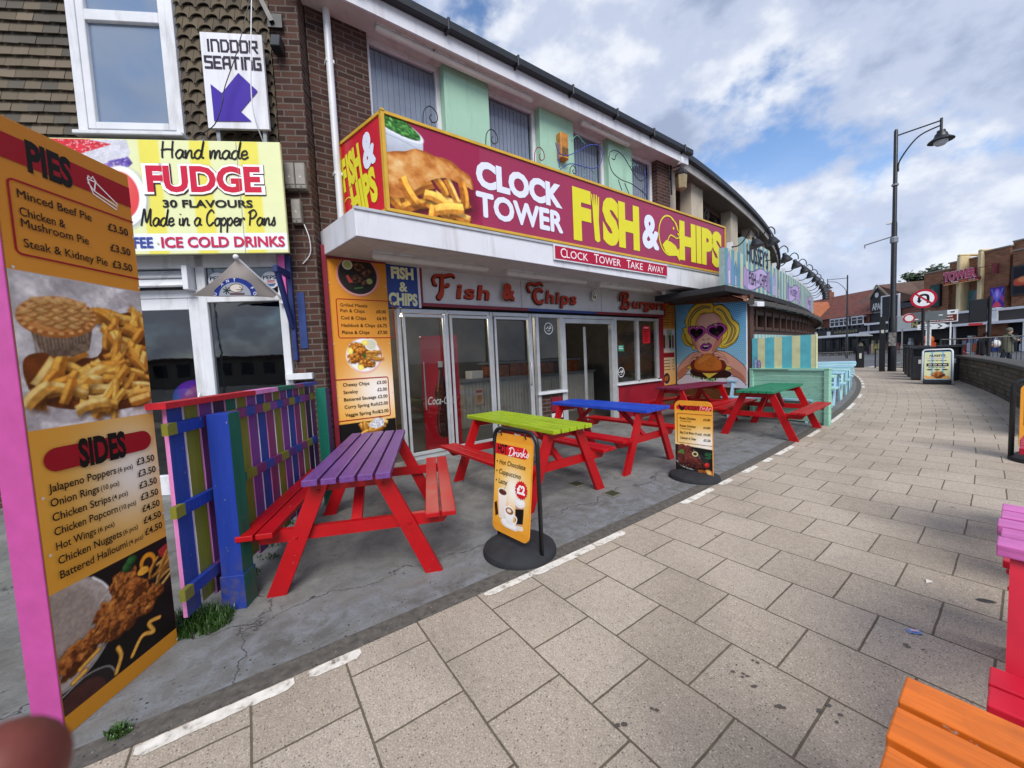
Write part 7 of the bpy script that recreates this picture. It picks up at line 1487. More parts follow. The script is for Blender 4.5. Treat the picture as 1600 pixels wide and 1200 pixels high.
# no U turn sign
nu = thing('no_u_turn_sign', 'round red ringed no U turn sign on a black post', 'road sign', (17.85, 16.8, 0), R(-43))
MB().tube([(0, .04, 0), (0, .04, 3.45)], .055, 10).build('post', BLACKM, nu); MB().lathe([(.40, 0), (.40, .02)], 36).build('plate', GREYM, nu).matrix_basis = Matrix.Translation((0, 0.0, 3.24)) @ Matrix.Rotation(R(90), 4, 'X')
L = Lett(-.024); ci = lambda r: [(r * math.cos(2 * math.pi * k / 40), r * math.sin(2 * math.pi * k / 40)) for k in range(40)]
L.ell(0, 0, .40, .40, '#b01c34', 40).ell(0, 0, .315, .315, '#e8e9ec', 40); L.stroke([(.13, -.20), (.13, .04), (.10, .13), (0, .165), (-.10, .13), (-.13, .04), (-.13, -.08)], .085, '#15151a'); L.poly([(-.22, -.06), (-.04, -.06), (-.13, -.19)], '#15151a'); L.stroke([(-.23, .22), (.23, -.22)], .07, '#b01c34', False)
L.build('face', nu).location = (0, 0, 3.24)
gs = thing('sign_back', 'grey backed road sign below the no U turn sign', 'road sign', (18.9, 17.55, 0), R(-43)); MB().box(-.55, .55, -.02, .02, 2.32, 2.74).box(-.04, .04, .02, .08, 0, 2.8).build('plate', pm('grey sign back', '#5d6468', .6, .1), gs); MB().lathe([(.22, 0), (.22, .02)], 24).build('round_plate', pm('round sign edge', '#d8d8dc', .5), gs).matrix_basis = Matrix.Translation((-.62, 0.05, 2.5)) @ Matrix.Rotation(R(90), 4, 'X')
Lett(-.024).rect(-.5, 2.4, -.32, 2.44, '#e8e8ea').rect(.3, 2.52, .42, 2.56, '#e8e8ea').ell(-.62, 2.5, .20, .20, '#b8303c').ell(-.62, 2.5, .14, .14, '#e4e2e2').build('marks', gs)
dsn = thing('direction_sign', 'white direction sign with a brown nature reserve panel on two posts', 'road sign', (23.6, 21.3, 0), R(-44)); MB().box(-.62, .62, -.02, .02, 2.38, 3.02).box(-.4, -.34, .02, .08, 0, 2.9).box(.34, .40, .02, .08, 0, 2.9).build('plate', pm('white sign plate', '#d6dade', .5), dsn)
L = Lett(-.024).rect(-.58, 2.42, .58, 2.78, '#5f2a24'); L.t('Gibraltar Point', -.52, 2.64, .09, .95, '#e4dad6', 'L', .02).t('Nature Reserve', -.52, 2.48, .09, .98, '#e4dad6', 'L', .02).rect(-.5, 2.87, -.1, 2.93, '#4a5058').rect(.35, 2.86, .5, 2.94, '#4a5058'); L.build('lettering', dsn)
cs_ = thing('chevron_sign', 'small white sign with a black chevron below the direction sign', 'road sign', (22.7, 20.8, 0), R(-44)); MB().prism([(-.62, 2.02), (.35, 2.02), (.52, 2.16), (.35, 2.30), (-.62, 2.30)], (0, 0, 0), (1, 0, 0), (0, 0, 1), (0, .03, 0)).box(-.3, -.24, .03, .08, 0, 2.3).build('plate', pm('white sign plate', '#d6dade', .5), cs_)
Lett(-.004).rect(-.52, 2.17, -.1, 2.21, '#3a4a5a').rect(-.52, 2.08, -.2, 2.12, '#3a4a5a').stroke([(.14, 2.26), (.28, 2.16), (.14, 2.06)], .06, '#101216', False).build('marks', cs_)
sq = thing('square_sign', 'square grey sign back on a thin pole beyond the tall street lamp', 'road sign', (21.6, 21.4, 0), R(-44)); MB().box(-.34, .34, -.015, .015, 2.1, 2.85).build('plate', pm('pale grey sign back', '#8b949b', .55, .08), sq); MB().box(-.03, .03, .015, .07, 0, 2.85).box(-.34, .34, .015, .04, 2.3, 2.33).box(-.34, .34, .015, .04, 2.65, 2.68).build('post', GREYM, sq)
tl = thing('traffic_light', 'black traffic light seen from behind with its dark board', 'traffic light', (20.4, 16.9, 0), R(-50)); MB().tube([(.28, 0, 0), (.28, 0, 3.2)], .06, 10).build('post', BLACKM, tl); MB().box(-.30, .22, -.03, .03, 2.15, 3.12).build('backing_board', BLACKM, tl, bevel=.02); MB().box(-.18, .10, .03, .22, 2.2, 3.05).build('signal_head', BLACKM, tl, bevel=.02); MB().box(-.3, .1, -.02, .02, 2.0, 2.1).build('red_plate', pm('red plate', '#a8242c', .5), tl)
# ================================================================== people
def person(label, loc, rz, coat, legs, skin, hair, lift=0.0, stride=.28, arms=((.30, .10, 1.05), (-.26, .08, 1.0)), lean_=.05, h=1.72, hood=None):
    t = thing('person', label, 'person', loc, rz); k = h / 1.72
    J = {'pel': (0, 0, .95, .155), 'wai': (lean_ * .4, 0, 1.12, .155), 'che': (lean_ * .8, 0, 1.34, .175), 'nek': (lean_ * 1.1, 0, 1.49, .065), 'hd0': (lean_ * 1.2 + .02, 0, 1.57, .085), 'hd1': (lean_ * 1.2 + .03, 0, 1.67, .095),
         'shL': (lean_ * .9, .19, 1.40, .085), 'shR': (lean_ * .9, -.19, 1.40, .085), 'elL': ((lean_ + arms[0][0]) * .45, .27, 1.18, .065), 'elR': ((lean_ + arms[1][0]) * .45, -.27, 1.18, .065), 'haL': (arms[0][0], .20 + arms[0][1], arms[0][2], .042), 'haR': (arms[1][0], -.20 - arms[1][1], arms[1][2], .042),
         'hiL': (0, .09, .90, .115), 'hiR': (0, -.09, .90, .115), 'knL': (stride * .6, .10, .50, .085), 'knR': (-stride * .35, -.10, .50, .085), 'anL': (stride, .10, .09, .055), 'anR': (-stride, -.10, .12, .055), 'toL': (stride + .17, .11, .03, .04), 'toR': (-stride + .13, -.11, .03, .04)}
    E_ = [('pel', 'wai'), ('wai', 'che'), ('che', 'nek'), ('nek', 'hd0'), ('hd0', 'hd1'), ('che', 'shL'), ('che', 'shR'), ('shL', 'elL'), ('shR', 'elR'), ('elL', 'haL'), ('elR', 'haR'), ('pel', 'hiL'), ('pel', 'hiR'), ('hiL', 'knL'), ('hiR', 'knR'), ('knL', 'anL'), ('knR', 'anR'), ('anL', 'toL'), ('anR', 'toR')]
    nm = list(J); me = bpy.data.meshes.new('b'); me.from_pydata([tuple(c_ * k for c_ in J[n][:3]) for n in nm], [(nm.index(a), nm.index(b)) for a, b in E_], [])
    o = bpy.data.objects.new('b', me); COL.objects.link(o); o.modifiers.new('skin', 'SKIN'); sb = o.modifiers.new('sub', 'SUBSURF'); sb.levels = sb.render_levels = 2
    lay = me.skin_vertices[0].data if me.skin_vertices else None
    if lay:
        for i, n in enumerate(nm): lay[i].radius = (J[n][3] * k, J[n][3] * k * (.8 if n in ('pel', 'wai', 'che') else 1)); lay[i].use_root = (n == 'pel')
    bpy.context.view_layer.update(); ev = o.evaluated_get(bpy.context.evaluated_depsgraph_get()); me2 = bpy.data.meshes.new_from_object(ev); me2.name = 'body'; bpy.data.objects.remove(o)
    zone = {'pel': legs, 'wai': coat, 'che': coat, 'nek': coat, 'hd0': skin, 'hd1': skin, 'shL': coat, 'shR': coat, 'elL': coat, 'elR': coat, 'haL': skin, 'haR': skin, 'hiL': legs, 'hiR': legs, 'knL': legs, 'knR': legs, 'anL': legs, 'anR': legs, 'toL': '#1c1a1a', 'toR': '#1c1a1a'}
    pts = np.array([J[n][:3] for n in nm]) * k; ca = me2.color_attributes.new('Col', 'FLOAT_COLOR', 'CORNER'); cols = np.ones((len(me2.loops), 4), np.float32); me2.materials.clear(); me2.materials.append(CLOTH)
    for p in me2.polygons:
        n = nm[int(np.argmin(((pts - np.array(p.center)) ** 2).sum(1)))]; q = lin(zone[n])
        if n == 'pel' and p.center.z > .80 * k: q = lin(coat)
        for li in p.loop_indices: cols[li, :3] = q
        p.use_smooth = True
    ca.data.foreach_set('color', cols.ravel()); b = bpy.data.objects.new('body', me2); COL.objects.link(b); adopt(b, t)
    hx_ = (lean_ * 1.2 + .01) * k
    MB().blob((hx_ - .012, 0, 1.665 * k), (.108 * k, .102 * k, .115 * k), 0, lin(hood or hair), 14, 9, .04, 2).build('hood' if hood else 'hair', CLOTH, t, smooth=True)
    MB().lathe([(.20 * k, .66 * k), (.21 * k, .72 * k), (.19 * k, 1.0 * k), (.185 * k, 1.2 * k), (.19 * k, 1.32 * k), (.10 * k, 1.45 * k)], 18, (lean_ * .5, 0, 0), 0, lin(coat), 1.0, 1.12).build('coat', CLOTH, t, smooth=True)
    MB().blob((hx_ + .095 * k, 0, 1.60 * k), (.018, .014, .02), 0, lin(skin), 6, 5).blob((hx_ + .082 * k, .034, 1.635 * k), .008, 0, lin('#1a1412'), 6, 4).blob((hx_ + .082 * k, -.034, 1.635 * k), .008, 0, lin('#1a1412'), 6, 4).build('face', CLOTH, t)
    for s, n in ((1, 'haL'), (-1, 'haR')):
        hd_ = MB(); q = Vector(J[n][:3]) * k
        for f_ in range(4): hd_.tube([q + Vector((.02, (f_ - 1.5) * .018, -.02)), q + Vector((.05, (f_ - 1.5) * .02, -.06)), q + Vector((.045, (f_ - 1.5) * .019, -.095 - .01 * (f_ % 3)))], [.010, .009, .006], 6, 0, lin(skin))
        hd_.tube([q + Vector((.01, -s * .03, -.01)), q + Vector((.045, -s * .05, -.04)), q + Vector((.06, -s * .045, -.065))], [.011, .009, .007], 6, 0, lin(skin)); hd_.build('hand', CLOTH, t, smooth=True)
    return t
person('person in an olive hooded coat striding past behind the stone wall', (22.9, 17.95, .02), R(-25), '#5d5f50', '#1f2636', '#b98a72', '#6a665c', 0, .30, ((.42, .05, 1.28), (.30, .06, 1.22)), .10, 1.78, hood='#63645a')
person('person in a black coat with dark hair beside the olive coat walker', (22.4, 18.5, .0), R(-35), '#1d1e22', '#1a1b20', '#b98a72', '#2a1c18', 0, .18, ((.38, .04, 1.12), (.34, .05, 1.10)), .16, 1.66)
person('person in a beige coat waiting at the bus shelter', (44.6, 49.4, -.1), R(190), '#8f8672', '#2a2a2e', '#b98a72', '#3a2c24', 0, .08, ((.10, .03, .9), (.10, .03, .9)), .03, 1.72); person('person in dark clothes waiting at the bus shelter', (43.9, 50.9, -.1), R(190), '#3a3634', '#22242a', '#b98a72', '#2a201c', 0, .08, ((.10, .03, .9), (.10, .03, .9)), .03, 1.72)
bgp = thing('shoulder_bag', 'white bulky bag held between the two walkers', 'bag', (22.72, 18.12, 1.02), R(-30)); MB().blob((0, 0, .12), (.17, .14, .17), 0, lin('#dcdcda'), 14, 9, .06, 5).build('bag_body', CLOTH, bgp, smooth=True); MB().tube(spline([(-.1, 0, .22), (0, .02, .40), (.1, 0, .22)], 6), .012, 6, 0, lin('#b8b8b4')).build('strap', CLOTH, bgp)
pu = thing('pushchair', 'pushchair with a red seat beside the person in black', 'pushchair', (21.9, 18.35, 0), R(-30))
MB().obox((-.2, -.2, .45), (.4, 0, .08), (0, .4, 0), (-.05, 0, .12)).obox((-.22, -.2, .5), (.06, 0, .02), (0, .4, 0), (-.2, 0, .35)).build('seat', pm('red seat cloth', '#a81f30', .7, .1), pu, bevel=.02)
for s in (-.22, .22): MB().tube([(-.55, s, 1.0), (-.1, s, .5), (.3, s, .1)], .014, 6).tube([(.15, s, .5), (-.3, s, .1)], .014, 6).build('frame', BLACKM, pu)
for x in (-.3, .3):
    for s in (-.22, .22): MB().lathe([(.09, -.015), (.10, 0), (.09, .015)], 14).build('wheel', BLACKR, pu).matrix_basis = Matrix.Translation((x, s, .1)) @ Matrix.Rotation(R(90), 4, 'X')
# fingertip by the lens
fg = CR @ np.array([-800, 612, FPX]) / FPX * .060; fg = Vector((fg[0], fg[1], fg[2] + CAM_H)); dq = CR @ np.array([-.55, .72, .25]); dq = Vector(dq).normalized()
fn_ = thing('finger', 'dark reddish fingertip very close to the lens', 'finger', fg)
SKIN = MT('finger skin'); nz = SKIN.noise(SKIN.coord('Object'), 400, 5); SKIN.base(SKIN.mix(nz, lin('#5d2820'), lin('#7a3a2e'))); SKIN.set(Roughness=.6, Subsurface_Weight=.15, Subsurface_Scale=.004); SKIN = SKIN.m
bd = MB().tube([dq * t for t in (-.0075, -.006, -.003, 0, .005, .012, .02, .026, .034, .046, .055)], [.0012, .0042, .0066, .0078, .0083, .0084, .0082, .0086, .0084, .0088, .0092], 20).build('fingertip', SKIN, fn_, smooth=True)
# ================================================================== buildings across the road (front plane x = 51)
BX = 51.0
def far(name, label, y0, cat='building'): return thing(name, label, cat, (BX, y0, -.1), R(-90))
RBK = brick_mat('red brick far', '#7a3f30', '#8a4a38', '#8a7a6c', .3, .1, .012); TBK = brick_mat('brown amusement brick', '#8f5a44', '#9a674e', '#8f7a60', .4, .13, .014)
RT = pm('red clay roof tiles', '#693a30', .85, .35, 2.2, .2, dirt=('#51453c', .35, .85)); BT = pm('brown roof tiles', '#5a4438', .85, .3, 2.5, .2, dirt=('#7a3f34', .6, .6))
BLKP = pm('black shop paint', '#15161a', .5, .2, 3); CREAM = pm('cream faience tiles', '#cdb98f', .5, .08, 6); WHT2 = pm('far white paint', '#dcdde0', .5, .05)
# --- red roofed terrace
rh = far('red_roofed_terrace', 'long red tiled house row with white bay windows and black shopfronts', 78); LN = 23.0
MB().box(0, LN, 0, 10, 0, 5.6).build('wall', RBK, rh)
rf = MB(); P = [(-.6, -.6, 5.5), (LN + .4, -.6, 5.5), (LN + .4, 10.5, 5.5), (-.6, 10.5, 5.5), (-.6, 5, 9.6), (LN - 3.6, 5, 9.6)]
rf.add(P, [(0, 1, 5, 4), (1, 2, 5), (2, 3, 4, 5), (3, 0, 4), (3, 2, 1, 0)]); rfo = rf.build('roof', RT, rh)
ch = MB().box(9.3, 10.3, 4.6, 5.4, 9.0, 10.5); 
for k in range(3): ch.lathe([(.14, 10.5), (.11, 10.9)], 8, (9.5 + .3 * k, 5, 0))
ch.build('chimney', RBK, rfo)
for x in (6.2, 12.6):
    MB().prism([(-1.5, 5.6), (1.5, 5.6), (0, 8.6)], (x, -.75, 0), (1, 0, 0), (0, 0, 1), (0, 3.2, 0)).build('gable', pm('orange hung tiles', '#9a5a3a', .8, .25, 4, .2), rfo)
for k, (a, b) in enumerate(((3.0, 5.6), (8.3, 10.6), (11.4, 14.6), (16.6, 20.0), (20.4, 22.4))):
    f = MB().box(a, b, -.5, 0, 4.15, 4.3).box(a, b, -.5, 0, 5.25, 5.45); n = int((b - a) / .8)
    for j in range(n + 1): x = a + (b - a - .1) * j / n; f.box(x, x + .1, -.5, -.4, 4.3, 5.25)
    f.box(a, b, -.5, -.42, 4.85, 4.92); fo = f.build('window', WHT2, rh); MB().box(a + .05, b - .05, -.44, -.42, 4.3, 5.25).build('pane', FARGLASS, fo)
sfm = MB().box(2.0, LN, -.4, 0, 0, 4.1)
for k in range(20): sfm.box(6 + .85 * k, 6.4 + .85 * k, -.55, -.4, 3.7, 4.15)
sfm.box(6, LN, -.6, -.4, 2.9, 3.7); sfm.build('black_shopfront', BLKP, rh)
MB().prism([(0, 2.9), (4.6, 2.9), (2.3, 4.0)], (2.0, -1.2, 0), (1, 0, 0), (0, 0, 1), (0, 1.0, 0)).build('black_porch', BLKP, rh); MB().beam((2.0, -1.3, 2.9), (4.3, -1.3, 4.05), .1, .16).beam((4.3, -1.3, 4.05), (6.6, -1.3, 2.9), .1, .16).build('porch_edge', WHT2, rh)
L = Lett(-.62)
for q in range(9): L.rect(17.6 + .46 * q, 3.12, 17.92 + .46 * q, 3.42 + .06 * (q % 3), '#7f7a5c').rect(9 + .42 * q, 3.12, 9.3 + .42 * q, 3.4, '#6f6a50')
L.rect(13.2, 2.5, 14.2, 3.6, '#d8d8d4').rect(16.2, 2.4, 16.9, 3.5, '#e4e4e2').rect(17.6, 2.4, 19.8, 2.75, '#4a62b4'); L.build('lettering', rh)
wn2 = MB()
for k in range(5): wn2.box(17.4 + .95 * k, 18.2 + .95 * k, -.45, -.405, .6, 2.3)
wn2.build('shop_glass', pm('mottled shop glass', '#6f7a78', .2, .5, 1.0), rh)  # opaque grey green glass with broad mottling
# --- bus shelter
bsH = thing('bus_shelter', 'black bus shelter with a grey curved roof in front of the red roofed houses', 'bus shelter', (44.8, 55.5, -.1), R(-90))
MB().prism([(-.2, 2.45), (.5, 2.72), (1.3, 2.62), (1.9, 2.4), (1.9, 2.32), (-.2, 2.36)], (0, -1.6, 0), (0, 1, 0), (0, 0, 1), (7.2, 0, 0)).build('roof', pm('grey shelter roof', '#8f959a', .5, .1), bsH)
mb = MB()
for k in range(6): mb.box(.2 + 1.35 * k, .32 + 1.35 * k, -.1, .02, 0, 2.4).box(.2 + 1.35 * k, .3 + 1.35 * k, -1.5, -1.4, 0, 2.4)
mb.box(.2, 7.1, -.05, .0, .4, .9).box(.2, 7.1, -.05, .0, 2.0, 2.35).build('frame', BLKP, bsH); MB().box(.2, 7.1, -.03, -.02, .9, 2.0).build('pane', FARGLASS, bsH)
# --- dark gabled building
dk = far('dark_gabled_building', 'black fronted building with pointed gable and white framed sign', 55.1)
MB().prism([(0, 0), (2.6, 0), (2.6, 7.8), (1.1, 9.2), (0, 7.7)], (0, 0, 0), (1, 0, 0), (0, 0, 1), (0, 9, 0)).build('gable_front', BLKP, dk); MB().box(2.6, 7.4, .15, 9, 0, 6.4).build('brick_side', RBK, dk)
MB().add([(2.4, -.1, 6.6), (8.0, -.1, 6.2), (8.0, 4.5, 8.9), (1.1, 4.5, 9.6), (1.1, -.1, 9.35), (2.4, 9, 6.6), (8, 9, 6.2), (1.1, 9, 9.3)], [(0, 1, 2, 3, 4), (3, 2, 6, 5, 7)]).build('roof', BT, dk); MB().beam((-.1, -.15, 7.6), (1.1, -.15, 9.35), .1, .22).beam((1.1, -.15, 9.35), (2.7, -.15, 7.75), .1, .22).build('barge_board', pm('weathered cream board', '#8f8876', .7), dk)
MB().box(2.0, 4.25, -.25, -.05, 4.25, 7.6).build('tall_sign', BLKP, dk); MB().box(1.9, 2.05, -.3, -.02, 4.2, 7.7).box(4.2, 4.35, -.3, -.02, 4.2, 7.7).box(2.05, 4.2, -.3, -.02, 7.55, 7.7).build('white_frame', WHT2, dk)
MB().box(-.1, 10, -.7, -.02, 3.95, 4.2).box(-.1, 10, -1.4, -.1, 2.75, 3.05).box(-.1, .15, -.4, 0, 2.9, 4.2).build('white_canopy', WHT2, dk); MB().box(.2, 10, -.2, -.02, 3.05, 3.95).build('dark_band', BLKP, dk)
MB().obox((4.4, -.1, 5.7), (3.2, 0, .3), (0, .2, 0), (0, 0, .8)).build('slate_band', pm('dark slate', '#3a3d44', .7), dk)
L = Lett(-.03).t('APAL', .35, 6.0, .85, 1.5, '#d8d8d6', 'L', .03).rect(.5, 5.55, 1.8, 5.68, '#8a8a88').ell(1.0, 8.0, .28, .35, '#d8d8d6'); L.build('lettering', dk)
L = Lett(-.21).t('B I N G O', 4.6, 3.2, .6, 4.2, '#c9b878', 'L', .06); L.build('gold_letters', dk)
rr = random.Random(9)
for k in range(14):
    h_ = rr.uniform(.9, 1.9); cq = lin(rr.choice(['#c9bd9a', '#b06a6a', '#8a7a9a', '#d8c84a', '#c0c2c4', '#6a4a44', '#b58f4a'])); st_2 = thing('prize_stand', 'small coloured prize stand under the white canopy of the black gabled building', 'stand', (BX - 1.0, 55.1 - .3 - .5 * k, -.1), R(-90), 'prize stands before the arcade')
    MB().box(0, .35, 0, .4, 0, h_ * .75, 0, cq).box(.03, .32, .05, .35, h_ * .75, h_, 0, tuple(q * .6 for q in cq)).build('stand_body', VPAINT, st_2)
MB().box(.15, 10, -.1, 0, 0, 2.9).build('opening_shade', DARKIN, dk)  # solid dark sheet paints the shade inside the open front
# --- brick amusement building with tower sign
tw = far('amusement_building', 'brown brick amusement hall with stepped parapet and two cream pilasters', 48.0)
MB().box(0, 2.7, 0, 14, 0, 9.5).box(2.4, 7.2, .4, 14, 0, 10.2).box(5.9, 8.4, -.3, 14, 0, 10.5).box(8.4, 24, 0, 14, 0, 10.9).box(8.8, 24, -.5, .1, 4.5, 9.9).build('wall', TBK, tw)
for (a, b, y, z) in ((-.1, 2.75, -.1, 9.5), (2.3, 6.0, .3, 10.2), (5.8, 8.5, -.4, 10.5), (8.4, 24, -.1, 10.9), (8.7, 24, -.6, 9.9)): MB().box(a, b, y, y + .6, z, z + .14).build('parapet_coping', pm('coping', '#8f8578', .7), tw)
for x in (3.95, 5.9): MB().box(x, x + .42, -.62, .6, 4.3, 10.6).box(x, x + .42, -.62, 1.8, 10.6, 10.85).build('pilaster', CREAM, tw, bevel=.08)
vent = MB()
for k in range(9): vent.box(2.75 + .13 * k, 2.82 + .13 * k, .30, .40, 4.6, 6.5)
vent.build('slatted_vent', pm('tan slats', '#7f6248', .6), tw); MB().box(2.6, 4.0, .25, .4, 6.5, 6.75).box(7.0, 8.6, -.62, -.3, 6.6, 6.9).build('lintel', RBK, tw)
c = Canvas(7.15, 4.55, 8.35, 6.6, .06, '#4a2f8a'); c.blobby([(7.4, 4.6), (7.75, 5.2), (8.1, 4.6)], '#d0486a'); c.blobby([(7.2, 5.0), (7.75, 5.6), (8.3, 5.0), (8.3, 5.6), (7.75, 6.0), (7.2, 5.6)], '#c0508a', al=.7); c.ell(7.75, 5.9, .25, .55, '#8a6ae0'); c.ell(7.75, 5.9, .12, .35, '#b8a0f0'); c.stroke([(7.3, 6.4), (7.75, 5.2), (8.2, 6.4)], .12, '#5a7ae0'); c.build('purple_poster', tw, -.66)
MB().box(7.15, 8.35, -.655, -.5, 4.55, 6.6).box(7.1, 8.4, -.52, -.3, 4.4, 6.7).build('poster_frame', TBK, tw)
MB().box(8.9, 12.5, -.75, -.5, 5.5, 8.4).box(1.0, 2.05, -.3, 0, 5.4, 8.0).build('dark_poster', BLKP, tw); c = Canvas(9.1, 5.7, 12.3, 8.2, .1, '#1b1e26'); c.ell(9.7, 6.8, .8, .4, '#c0503a'); c.ell(9.9, 7.0, .5, .3, '#e08a5a'); c.ell(11, 6.4, .6, .2, '#8a2a3a'); c.build('poster_print', tw, -.755)
Lett(-.305).rect(1.05, 5.5, 1.9, 7.9, '#2c4a4c').stroke([(1.2, 7.6), (1.5, 6.8), (1.4, 6.0)], .2, '#4a7a74').build('teal_print', tw)
MB().box(4.5, 5.8, .2, .4, 4.6, 6.7).build('recess_window', pm('teal window', '#3a6a6c', .3, .4, 2), tw); MB().box(5.3, 5.5, .05, .2, 4.5, 6.3).build('red_banner', pm('red banner', '#a8244a', .6), tw)
# canopy and arcade front
cn = MB().box(2.6, 8.2, -1.2, 0, 4.25, 4.5).box(8.2, 24, -1.2, 0, 4.15, 4.4).box(1.5, 24, -1.6, -.2, 2.85, 3.12).box(7.5, 8.3, -1.3, -.2, 3.12, 4.2)
for x in (2.0, 4.6, 7.6, 10.5, 14): cn.box(x, x + .16, -1.5, -1.34, 0, 2.85)
cn.build('white_canopy', WHT2, tw); MB().box(1.5, 24, -1.1, -.05, 3.12, 4.2).build('canopy_band', pm('dark brown band', '#3c3634', .6, .2), tw); MB().box(0, 24, -.1, .0, 0, 2.9).build('opening_shade', pm('arcade shade', '#101114', .8), tw)  # near black sheet over the wall stands in for the arcade's inner shade
L = Lett(-1.35).ell(7.2, 3.65, .40, .40, '#b8bcc8').ell(7.2, 3.65, .30, .30, '#3a4258').rect(6.95, 3.55, 7.45, 3.75, '#b8bcc8'); L.build('round_logo', tw)
for k in range(26):
    h_ = rr.uniform(1.2, 1.8); cq = lin(rr.choice(['#2a4aa0', '#b02a34', '#3a8ac0', '#c0c2c8', '#22242c', '#1c1c22', '#c05a2a', '#22252c'])); gm_ = thing('game_machine', 'upright game machine in the open front of the amusement hall', 'game machine', (BX - .8, 48 - 4.8 - .55 * k, -.1), R(-90), 'game machines in the arcade front')
    MB().box(0, .42, 0, .5, 0, h_ * .55, 0, cq).box(.02, .40, .12, .5, h_ * .55, h_ * .9, 0, lin('#8a94a8')).box(0, .42, .05, .5, h_ * .9, h_, 0, cq).build('cabinet', VPAINT, gm_)
tsg = thing('tower_sign', 'pink neon lettered sign fixed across the cream pilasters', 'sign', (BX - 1.1, 45.0, 7.55), R(-90))
MB().obox((.2, -.05, 0), (3.3, 0, 0), (0, .3, 0), (0, 0, .34)).box(.1, 3.3, .02, .1, .4, 1.3).box(3.3, 4.6, .1, .16, 1.2, 1.26).box(4.5, 4.56, .1, 1.1, .4, 1.4).build('sign_frame', pm('dark red frame', '#5d2430', .6), tsg)
L = Lett(-.06).rect(.25, .02, 3.45, .32, '#8a2430').rect(.2, -.05, 3.5, .02, '#d8b070').t('www.', .35, .09, .2, .55, '#d88a4a').t('Tower', .95, .09, .2, .75, '#e8e0dc', 'L', .03).t('Casino', 1.75, .09, .2, .75, '#d88a4a', 'L', .02).t('.co.uk', 2.6, .09, .2, .65, '#e8e0dc'); 
L.t('TOWER', 1.75, .45, .85, 3.2, '#d8a0b0', 'C', .09).t('TOWER', 1.75, .47, .82, 3.1, '#a03048', 'C', .05).t('TOWER', 1.75, .48, .8, 3.05, '#d0607a', 'C', .0); L.build('lettering', tsg)
kd = thing('kiddie_ride', 'orange rounded kiddie ride standing before the arcade', 'ride', (BX - 3.0, 44.6, -.1), R(-90)); MB().blob((0, 0, 1.5), (.55, .5, .55), 0, lin('#c8622a'), 14, 10).box(-.5, .5, -.4, .4, .2, 1.2, 0, lin('#b84a24')).box(-.6, .6, -.5, .5, 0, .22, 0, lin('#2a2a30')).build('ride_body', VPAINT, kd, smooth='auto'); MB().box(-.25, .25, -.46, -.41, .6, 1.1, 0, lin('#d8c89a')).build('front_plate', VPAINT, kd)
# tree behind the roofs
def tree(label, x, y, h, rad, seed, n=2600):
    t = thing('tree', label, 'tree', (x, y, 0)); rr = random.Random(seed); mb = MB()
    mb.tube([(0, 0, 0), (.1, .05, h * .45), (.2, 0, h * .7)], [.35, .26, .14], 8)
    tips = []
    for k in range(9): a = k * 2.4; e = (rad * .7 * math.cos(a), rad * .7 * math.sin(a), h * rr.uniform(.65, .92)); tips.append(e); mb.tube([(.12, .03, h * .5), (e[0] * .5, e[1] * .5, h * .62), e], [.14, .09, .03], 6)
    mb.build('trunk', pm('bark', '#4a4036', .9, .3, 6), t); cr = MB()
    cl = [(rad * math.sqrt(rr.random()) * .9 * math.cos(q), rad * .9 * math.sqrt(rr.random()) * math.sin(q), h * rr.uniform(.6, .95), rr.uniform(.5, 1.1) * rad * .45) for q in (rr.uniform(0, 6.28) for _ in range(16))]
    for k in range(n):
        c_ = cl[k % 16]; d = Vector((rr.gauss(0, 1), rr.gauss(0, 1), rr.gauss(0, .8))).normalized() * c_[3] * rr.uniform(.2, 1.0); p = Vector(c_[:3]) + d
        u = Vector((rr.gauss(0, 1), rr.gauss(0, 1), rr.gauss(0, 1))).normalized(); v_ = u.orthogonal().normalized(); s = rr.uniform(.22, .42); g = rr.uniform(.6, 1.3)
        cr.add([p - u * s, p + v_ * s * .6, p + u * s, p - v_ * s * .6], [(0, 1, 2, 3)], 0, (.035 * g, .06 * g, .022 * g))
    cr.build('crown', VPAINT, t)
tree('dark green tree showing above the brown tiled roof', 68, 64, 13.0, 3.0, 3); 
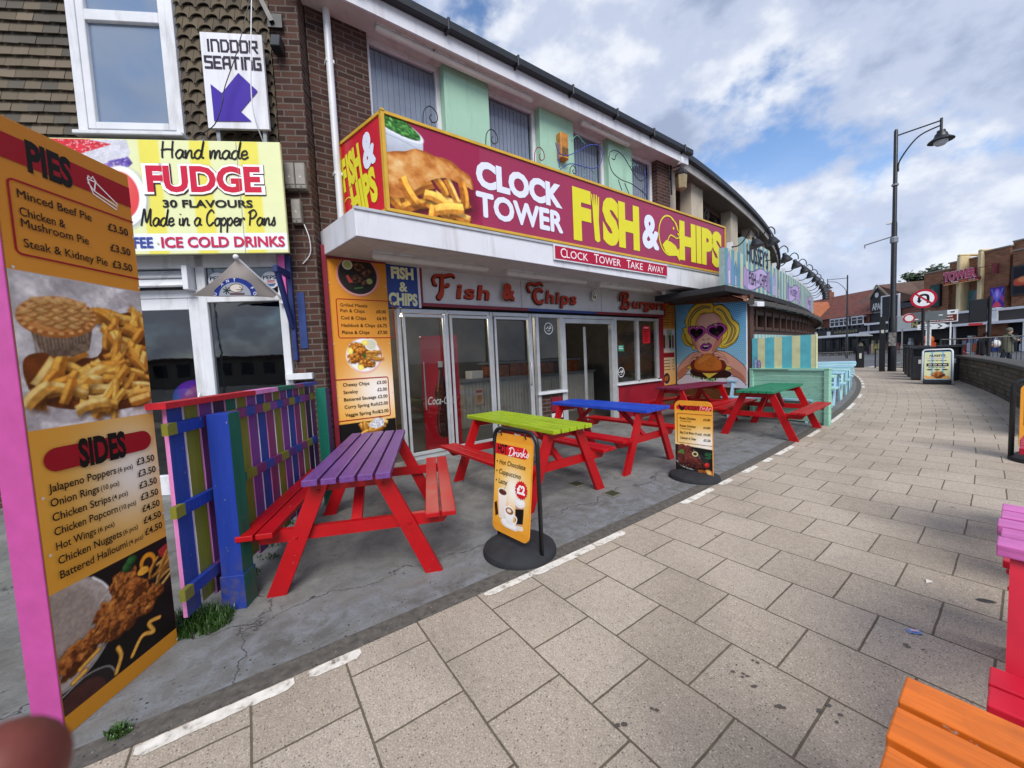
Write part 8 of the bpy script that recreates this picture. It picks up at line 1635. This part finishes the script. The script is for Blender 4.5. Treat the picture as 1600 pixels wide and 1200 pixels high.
# ================================================================== across the road behind the camera: seen only as reflections in the shop glass
def promenade(label, x, y, w_, h, rz, colr, rows):
    t = thing('seafront_building', label, 'building', (x, y, -.1), rz, 'buildings mirrored in the shop glass'); MB().box(0, w_, 0, 9, 0, h).build('wall', pm(colr + ' far render', colr, .8, .1, 1), t)
    for j in range(rows):
        mb = MB()
        for k in range(int(w_ / 2.4)): mb.box(.6 + 2.4 * k, 1.9 + 2.4 * k, -.05, .0, 1.2 + 2.9 * j, 2.6 + 2.9 * j)
        mb.build('window_row', FARGLASS, t)
    MB().box(-.3, w_ + .3, -.3, 9.3, h, h + .4).build('roof', BT, t)
promenade('dark block with rows of windows mirrored in the folding doors', 34, -38, 20, 4.2, R(150), '#4a4744', 1); promenade('white block mirrored in the middle folding door', 14, -46, 13, 6.4, R(170), '#c9c9c6', 2); promenade('brown block mirrored in the fudge shop window', -12, -40, 22, 3.0, R(190), '#857c70', 1); promenade('grey block mirrored in the shop windows', -40, -34, 22, 3.8, R(215), '#5d5f63', 1)
vn_ = thing('parked_van', 'white van mirrored in the middle folding door', 'van', (9.5, -15, -.1), R(20))
MB().prism([(0, .35), (4.6, .35), (4.6, 1.1), (3.7, 1.25), (3.0, 2.1), (0, 2.1)], (0, -.9, 0), (1, 0, 0), (0, 0, 1), (0, 1.8, 0)).build('body', UPVC, vn_, bevel=.06)
MB().box(2.2, 3.1, -.92, .92, 1.3, 1.9).box(.4, 1.9, -.92, .92, 1.3, 1.9).build('window', FARGLASS, vn_)
for x in (.9, 3.7):
    for s_ in (-.85, .85): MB().lathe([(.32, -.1), (.33, 0), (.32, .1)], 16).build('wheel', BLACKR, vn_).matrix_basis = Matrix.Translation((x, s_, .33)) @ Matrix.Rotation(R(90), 4, 'X')
for k in range(4):
    t = thing('flag_pole', 'thin pole mirrored in the shop glass', 'pole', (-14 + 8 * k, -20 - 2 * (k % 2), -.1), 0, 'thin poles mirrored in the glass'); MB().tube([(0, 0, 0), (0, 0, 9)], [.07, .04], 8).build('shaft', GREYM, t); MB().blob((0, 0, 9.05), .08).build('finial', GREYM, t)
